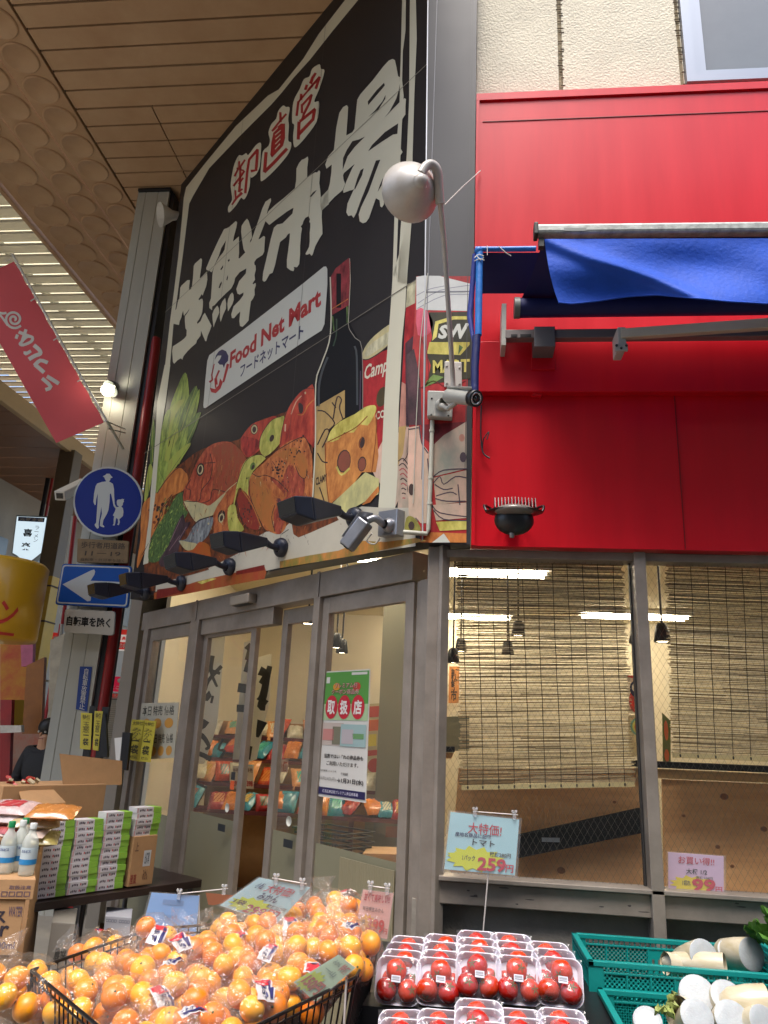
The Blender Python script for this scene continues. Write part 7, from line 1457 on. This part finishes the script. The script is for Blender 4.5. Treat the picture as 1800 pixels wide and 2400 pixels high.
RAD = mat('radish_skin', 'b0a384', .35, col2='c4bca8', vs=7, stretch=(1, 1, 4), coat=.3); RC = mat('radish_cut', '9ca1a4', .45, var=.07, vs=45, sub=.2, bump=.1, bs=150)
def radish(label, c, ax, r0, L_, cut=True):
    c = Vector(c); ax = Vector(ax).normalized(); r = thing('white_radish', label, 'radish', tuple(c), 'cut white radishes')
    prof = [(0, r0*.985), (-.004, r0), (-L_*.4, r0*.97), (-L_*.8, r0*.86), (-L_, r0*.5), (-L_-.012, .001)]
    MB().lathe(c, ax, [(a, b*(1+.015*math.sin(a*90))) for a, b in prof], RAD, 28).build('root', r)
    if cut: MB().lathe(c, ax, [(0, r0*.985), (.0015, r0*.93), (.002, r0*.5), (.002, .0005)], RC, 28).build('cut_face', r)
    return r
f29 = front(2.93)
for px, yy_, ax, r0, L_, lab, cut in (((1650, 2240), 2.98, (.25, -.85, .35), .053, .17, 'radish half with a bright cut face, left one in the upper crate', True), ((1762, 2237), 3.0, (.35, -.85, .2), .053, .17, 'radish half with a bright cut face, rightmost in the upper crate', True), ((1712, 2232), 3.08, (.1, -.8, .5), .045, .15, 'radish half partly hidden between the two bright ones', True), ((1560, 2258), 2.99, (-.9, -.3, .1), .036, .13, 'radish tip end lying at the left in the upper crate', False), ((1700, 2264), 2.95, (.9, -.4, .1), .04, .2, 'radish lying low under the others in the upper crate', False),
    ((1634, 2328), 2.66, (-.1, -.8, .55), .053, .16, 'radish half with an upturned cut face, highest in the lower crate', True), ((1707, 2338), 2.64, (.1, -.75, .65), .052, .16, 'radish half right of the highest one in the lower crate', True), ((1634, 2382), 2.56, (.05, -.8, .55), .048, .15, 'radish half at the lower edge, left of two bright faces', True), ((1717, 2388), 2.56, (.05, -.8, .55), .051, .15, 'radish half at the lower edge, right of two bright faces', True), ((1800, 2352), 2.62, (.95, -.1, .12), .052, .13, 'whole radish body lying at the right edge of the lower crate', False), ((1518, 2392), 2.56, (-.1, -.7, .7), .042, .14, 'small pale radish end at the left of the lower crate', True), ((1790, 2396), 2.54, (.3, -.8, .4), .045, .14, 'radish end at the lower right corner of the picture', True), ((1590, 2375), 2.62, (-.6, -.5, .2), .047, .12, 'radish body beside the wilted leaf in the lower crate', False)):
    radish(lab, front(yy_)(*px), ax, r0, L_, cut)
LF1 = mat('leaf_green', '47702a', .5, var=.25, vs=18, trans=.2); LF2 = mat('leaf_wilt', '95a05a', .55, var=.2, vs=20, trans=.2)
def leaves(label, c, n, sz, mm, seed, spread=.05):
    rng = random.Random(seed); r = thing('leafy_greens', label, 'greens', tuple(c)); c = Vector(c)
    for i in range(n):
        d = Vector((rng.uniform(-1, 1), rng.uniform(-1, .2), rng.uniform(.1, 1))).normalized(); s_ = d.cross(Vector((0, 0, 1))).normalized(); u_ = s_.cross(d); L_ = sz*rng.uniform(.7, 1.2); w_ = L_*.4; o_ = c+Vector((rng.uniform(-1, 1), rng.uniform(-1, 1), rng.uniform(-.5, .5)))*spread; ph = rng.random()*6
        MB().grid(lambda u, v: o_+d*(v*L_)+s_*((u-.5)*w_*math.sin(math.pi*min(.98, v*.85+.12)))+u_*(.012*math.sin(u*14+ph)*math.sin(v*11+ph)-.05*v*v*L_*8*.3+.02*abs(u-.5)), 8, 8, mm).build('leaf', r)
    return r
leaves('dark leafy greens in clear film at the right edge above the crates', front(3.0)(1815, 2215), 16, .14, LF1, 3, .04)
leaves('wilted pale radish leaf at the left end of the lower crate', front(2.62)(1560, 2375), 4, .06, LF2, 5, .02)

# ================================================================ price cards on clip stands
CLR = glassy('clip_clear', refl=.06, haze=.25, hazecol=(.75, .76, .78, 1)); LAM = glassy('laminate', refl=.02, rough=.12, haze=.10, hazecol=(.8, .82, .85, 1), bump=.15, bs=12)
def card(label, px, yy, colr, items, rod=None, stem=None, margin=.06, tilt=None, pl=None):
    r = poster('price_card', label, 'price card', px, yy, colr, items, pl=pl, th=.0015)
    pl_ = pl or front(yy); q = [pl_(*p) for p in px]; c_ = sum(q, Vector())/4; q2 = [c_+(p-c_)*1.07 for p in q]
    MB().poly([p+Vector(pl_.n)*.004 for p in q2], LAM).build('sleeve', r)
    if rod:
        a, b = pl_(*rod[0], .004), pl_(*rod[1], .004); MB().tube([a, b], .0022, mat('rod_white', 'bfb8b4', .3), 8).build('rod', r)
        for u in ((.12, .88) if len(rod) < 3 else rod[2]):
            p = a.lerp(b, u); k = MB(); k.box(p+Vector((0, 0, -.004)), (.013, .01, .028), CLR); k.ball(p+Vector((-.006, -.002, .012)), .006, CLR, 8, 5); k.ball(p+Vector((.006, -.002, .012)), .006, CLR, 8, 5); k.build('clip', r)
    if stem: MB().tube([pl_(*s_[:2], s_[2] if len(s_) > 2 else -.006) for s_ in stem], .0028, mat('rod_white', 'bfb8b4', .3), 8).build('stem', r)
    return r
R_ = 'b01f35'; NY = '25365c'
card('pale blue tomato price card reading 259 yen before the plywood', [(1056, 1903), (1217, 1921), (1207, 2052), (1041, 2037)], 3.2, '9fc6cf', [(-.0, .55, .85, 1.0, 'c4c92a', 'burst'), (.0, .62, .8, .99, 'c4c92a', 'burst', 0, 1.5), (.28, .14, .76, .34, R_, '大特価!', .006, 2), (.1, .33, .62, .41, NY, '産地名商品に記載', .02, 2), (.36, .43, .68, .54, '24262c', 'トマト', .02, 2), (.62, .62, .92, .71, '3c3a30', '税抜280円', .02, 2), (.24, .72, .42, .82, '3c3a30', '1パック', .02, 2), (.46, .73, .86, .97, R_, '259', .035, 3), (.86, .82, .97, .96, R_, '円', .02, 3)], rod=((1108, 1902), (1214, 1910), (.05, .92)), stem=[(1145, 2040), (1139, 2110), (1130, 2212)])
card('pink radish price card reading 99 yen taped to the second window', [(1566, 1997), (1696, 2007), (1696, 2097), (1567, 2090)], 0, 'bfa3bd', [(-.0, .55, .85, 1.0, 'c9b51f', 'burst'), (.18, .07, .83, .27, R_, 'お買い得!!', .006, 2), (.32, .38, .7, .52, '24262c', '大根 1/2', .02, 2), (.5, .56, .8, .63, '3c3a30', '税抜108円', .02, 2), (.25, .68, .4, .82, '3c3a30', '1切れ', .02, 2), (.42, .62, .85, .95, R_, '99', .035, 3), (.85, .8, .97, .95, R_, '円', .02, 3)], pl=Plane((0, YF+.1, 0), (0, -1, 0)))
card('tilted blue and yellow mandarin price card reading 299 yen above the heap', [(607, 2057), (727, 2080), (647, 2167), (515, 2122)], 2.68, '92b6c0', [(-.0, .52, .75, 1.0, '9fb52e', 'burst'), (.32, .1, .82, .34, 'a32a35', '大特価!', .006, 2), (.12, .12, .26, .3, NY, '小粒', .02, 2), (.34, .36, .7, .56, '2b3a58', 'みかん', .02, 2), (.1, .68, .3, .82, '3c3a30', '1袋', .02, 2), (.62, .6, .95, .7, '3c3a30', '税抜322円', .02, 2), (.36, .7, .92, .98, '8a3a45', '299円', .03, 3)], rod=((638, 2058), (718, 2072)))
card('pink and yellow mandarin price card reading 399 yen at the right of the heap', [(851, 2085), (922, 2094), (907, 2201), (831, 2187)], 2.72, 'c79a92', [(-.0, .52, .6, .95, 'c9942a', 'burst'), (.08, .05, .92, .24, 'a8303a', '甘くて美味しい!!', .02, 2), (.1, .36, .78, .46, '3a2c2c', '有田早生みかん', .01, 2), (.12, .66, .26, .78, '3c3a30', '1袋', .02, 2), (.32, .6, .86, .9, 'b03028', '399', .035, 3), (.85, .78, .97, .9, 'b03028', '円', .02, 3)], rod=((862, 2076), (914, 2083)))
card('pale blue blank backed card hanging on a rod in front of the doors', [(355, 2092), (467, 2100), (458, 2199), (330, 2188)], 2.95, '6f9ad0', [(.28, .14, .7, .26, '5f83b4', None), (.35, .5, .6, .56, '688ebf', None)], rod=((418, 2095), (534, 2083), (.02, .93)), stem=[(466, 2098), (467, 2150), (462, 2260)])
card('faded yellow green mandarin card tilted over the right rim of the basket', [(793, 2238), (833, 2268), (739, 2349), (688, 2302)], 2.2, '97aa90', [(-.1, .45, .7, 1.05, '9aa838', 'burst'), (.55, .05, .92, .25, '9a5a50', '特価', .03, 2), (.15, .08, .5, .2, '5f6f66', 'みかん', .02, 2), (.2, .3, .7, .42, '5f6f66', '一山', .02, 2), (.1, .62, .8, .92, '8f4a3c', '150円', .04, 2)], stem=[(812, 2290, -.01), (806, 2400, -.01)])
tg = MB(); tg.poly([front(3.5)(482, 2092), front(3.5)(545, 2098), front(3.5)(560, 2108), front(3.5)(500, 2122), front(3.5)(488, 2120)], mat('card_brown', '8a5236', .6)); tag(tg.build('brown_card'), 'small brown card behind the rod between the two blue cards', 'card')

for _o in list(bpy.data.objects):
    if '_o' in _o: del _o['_o']
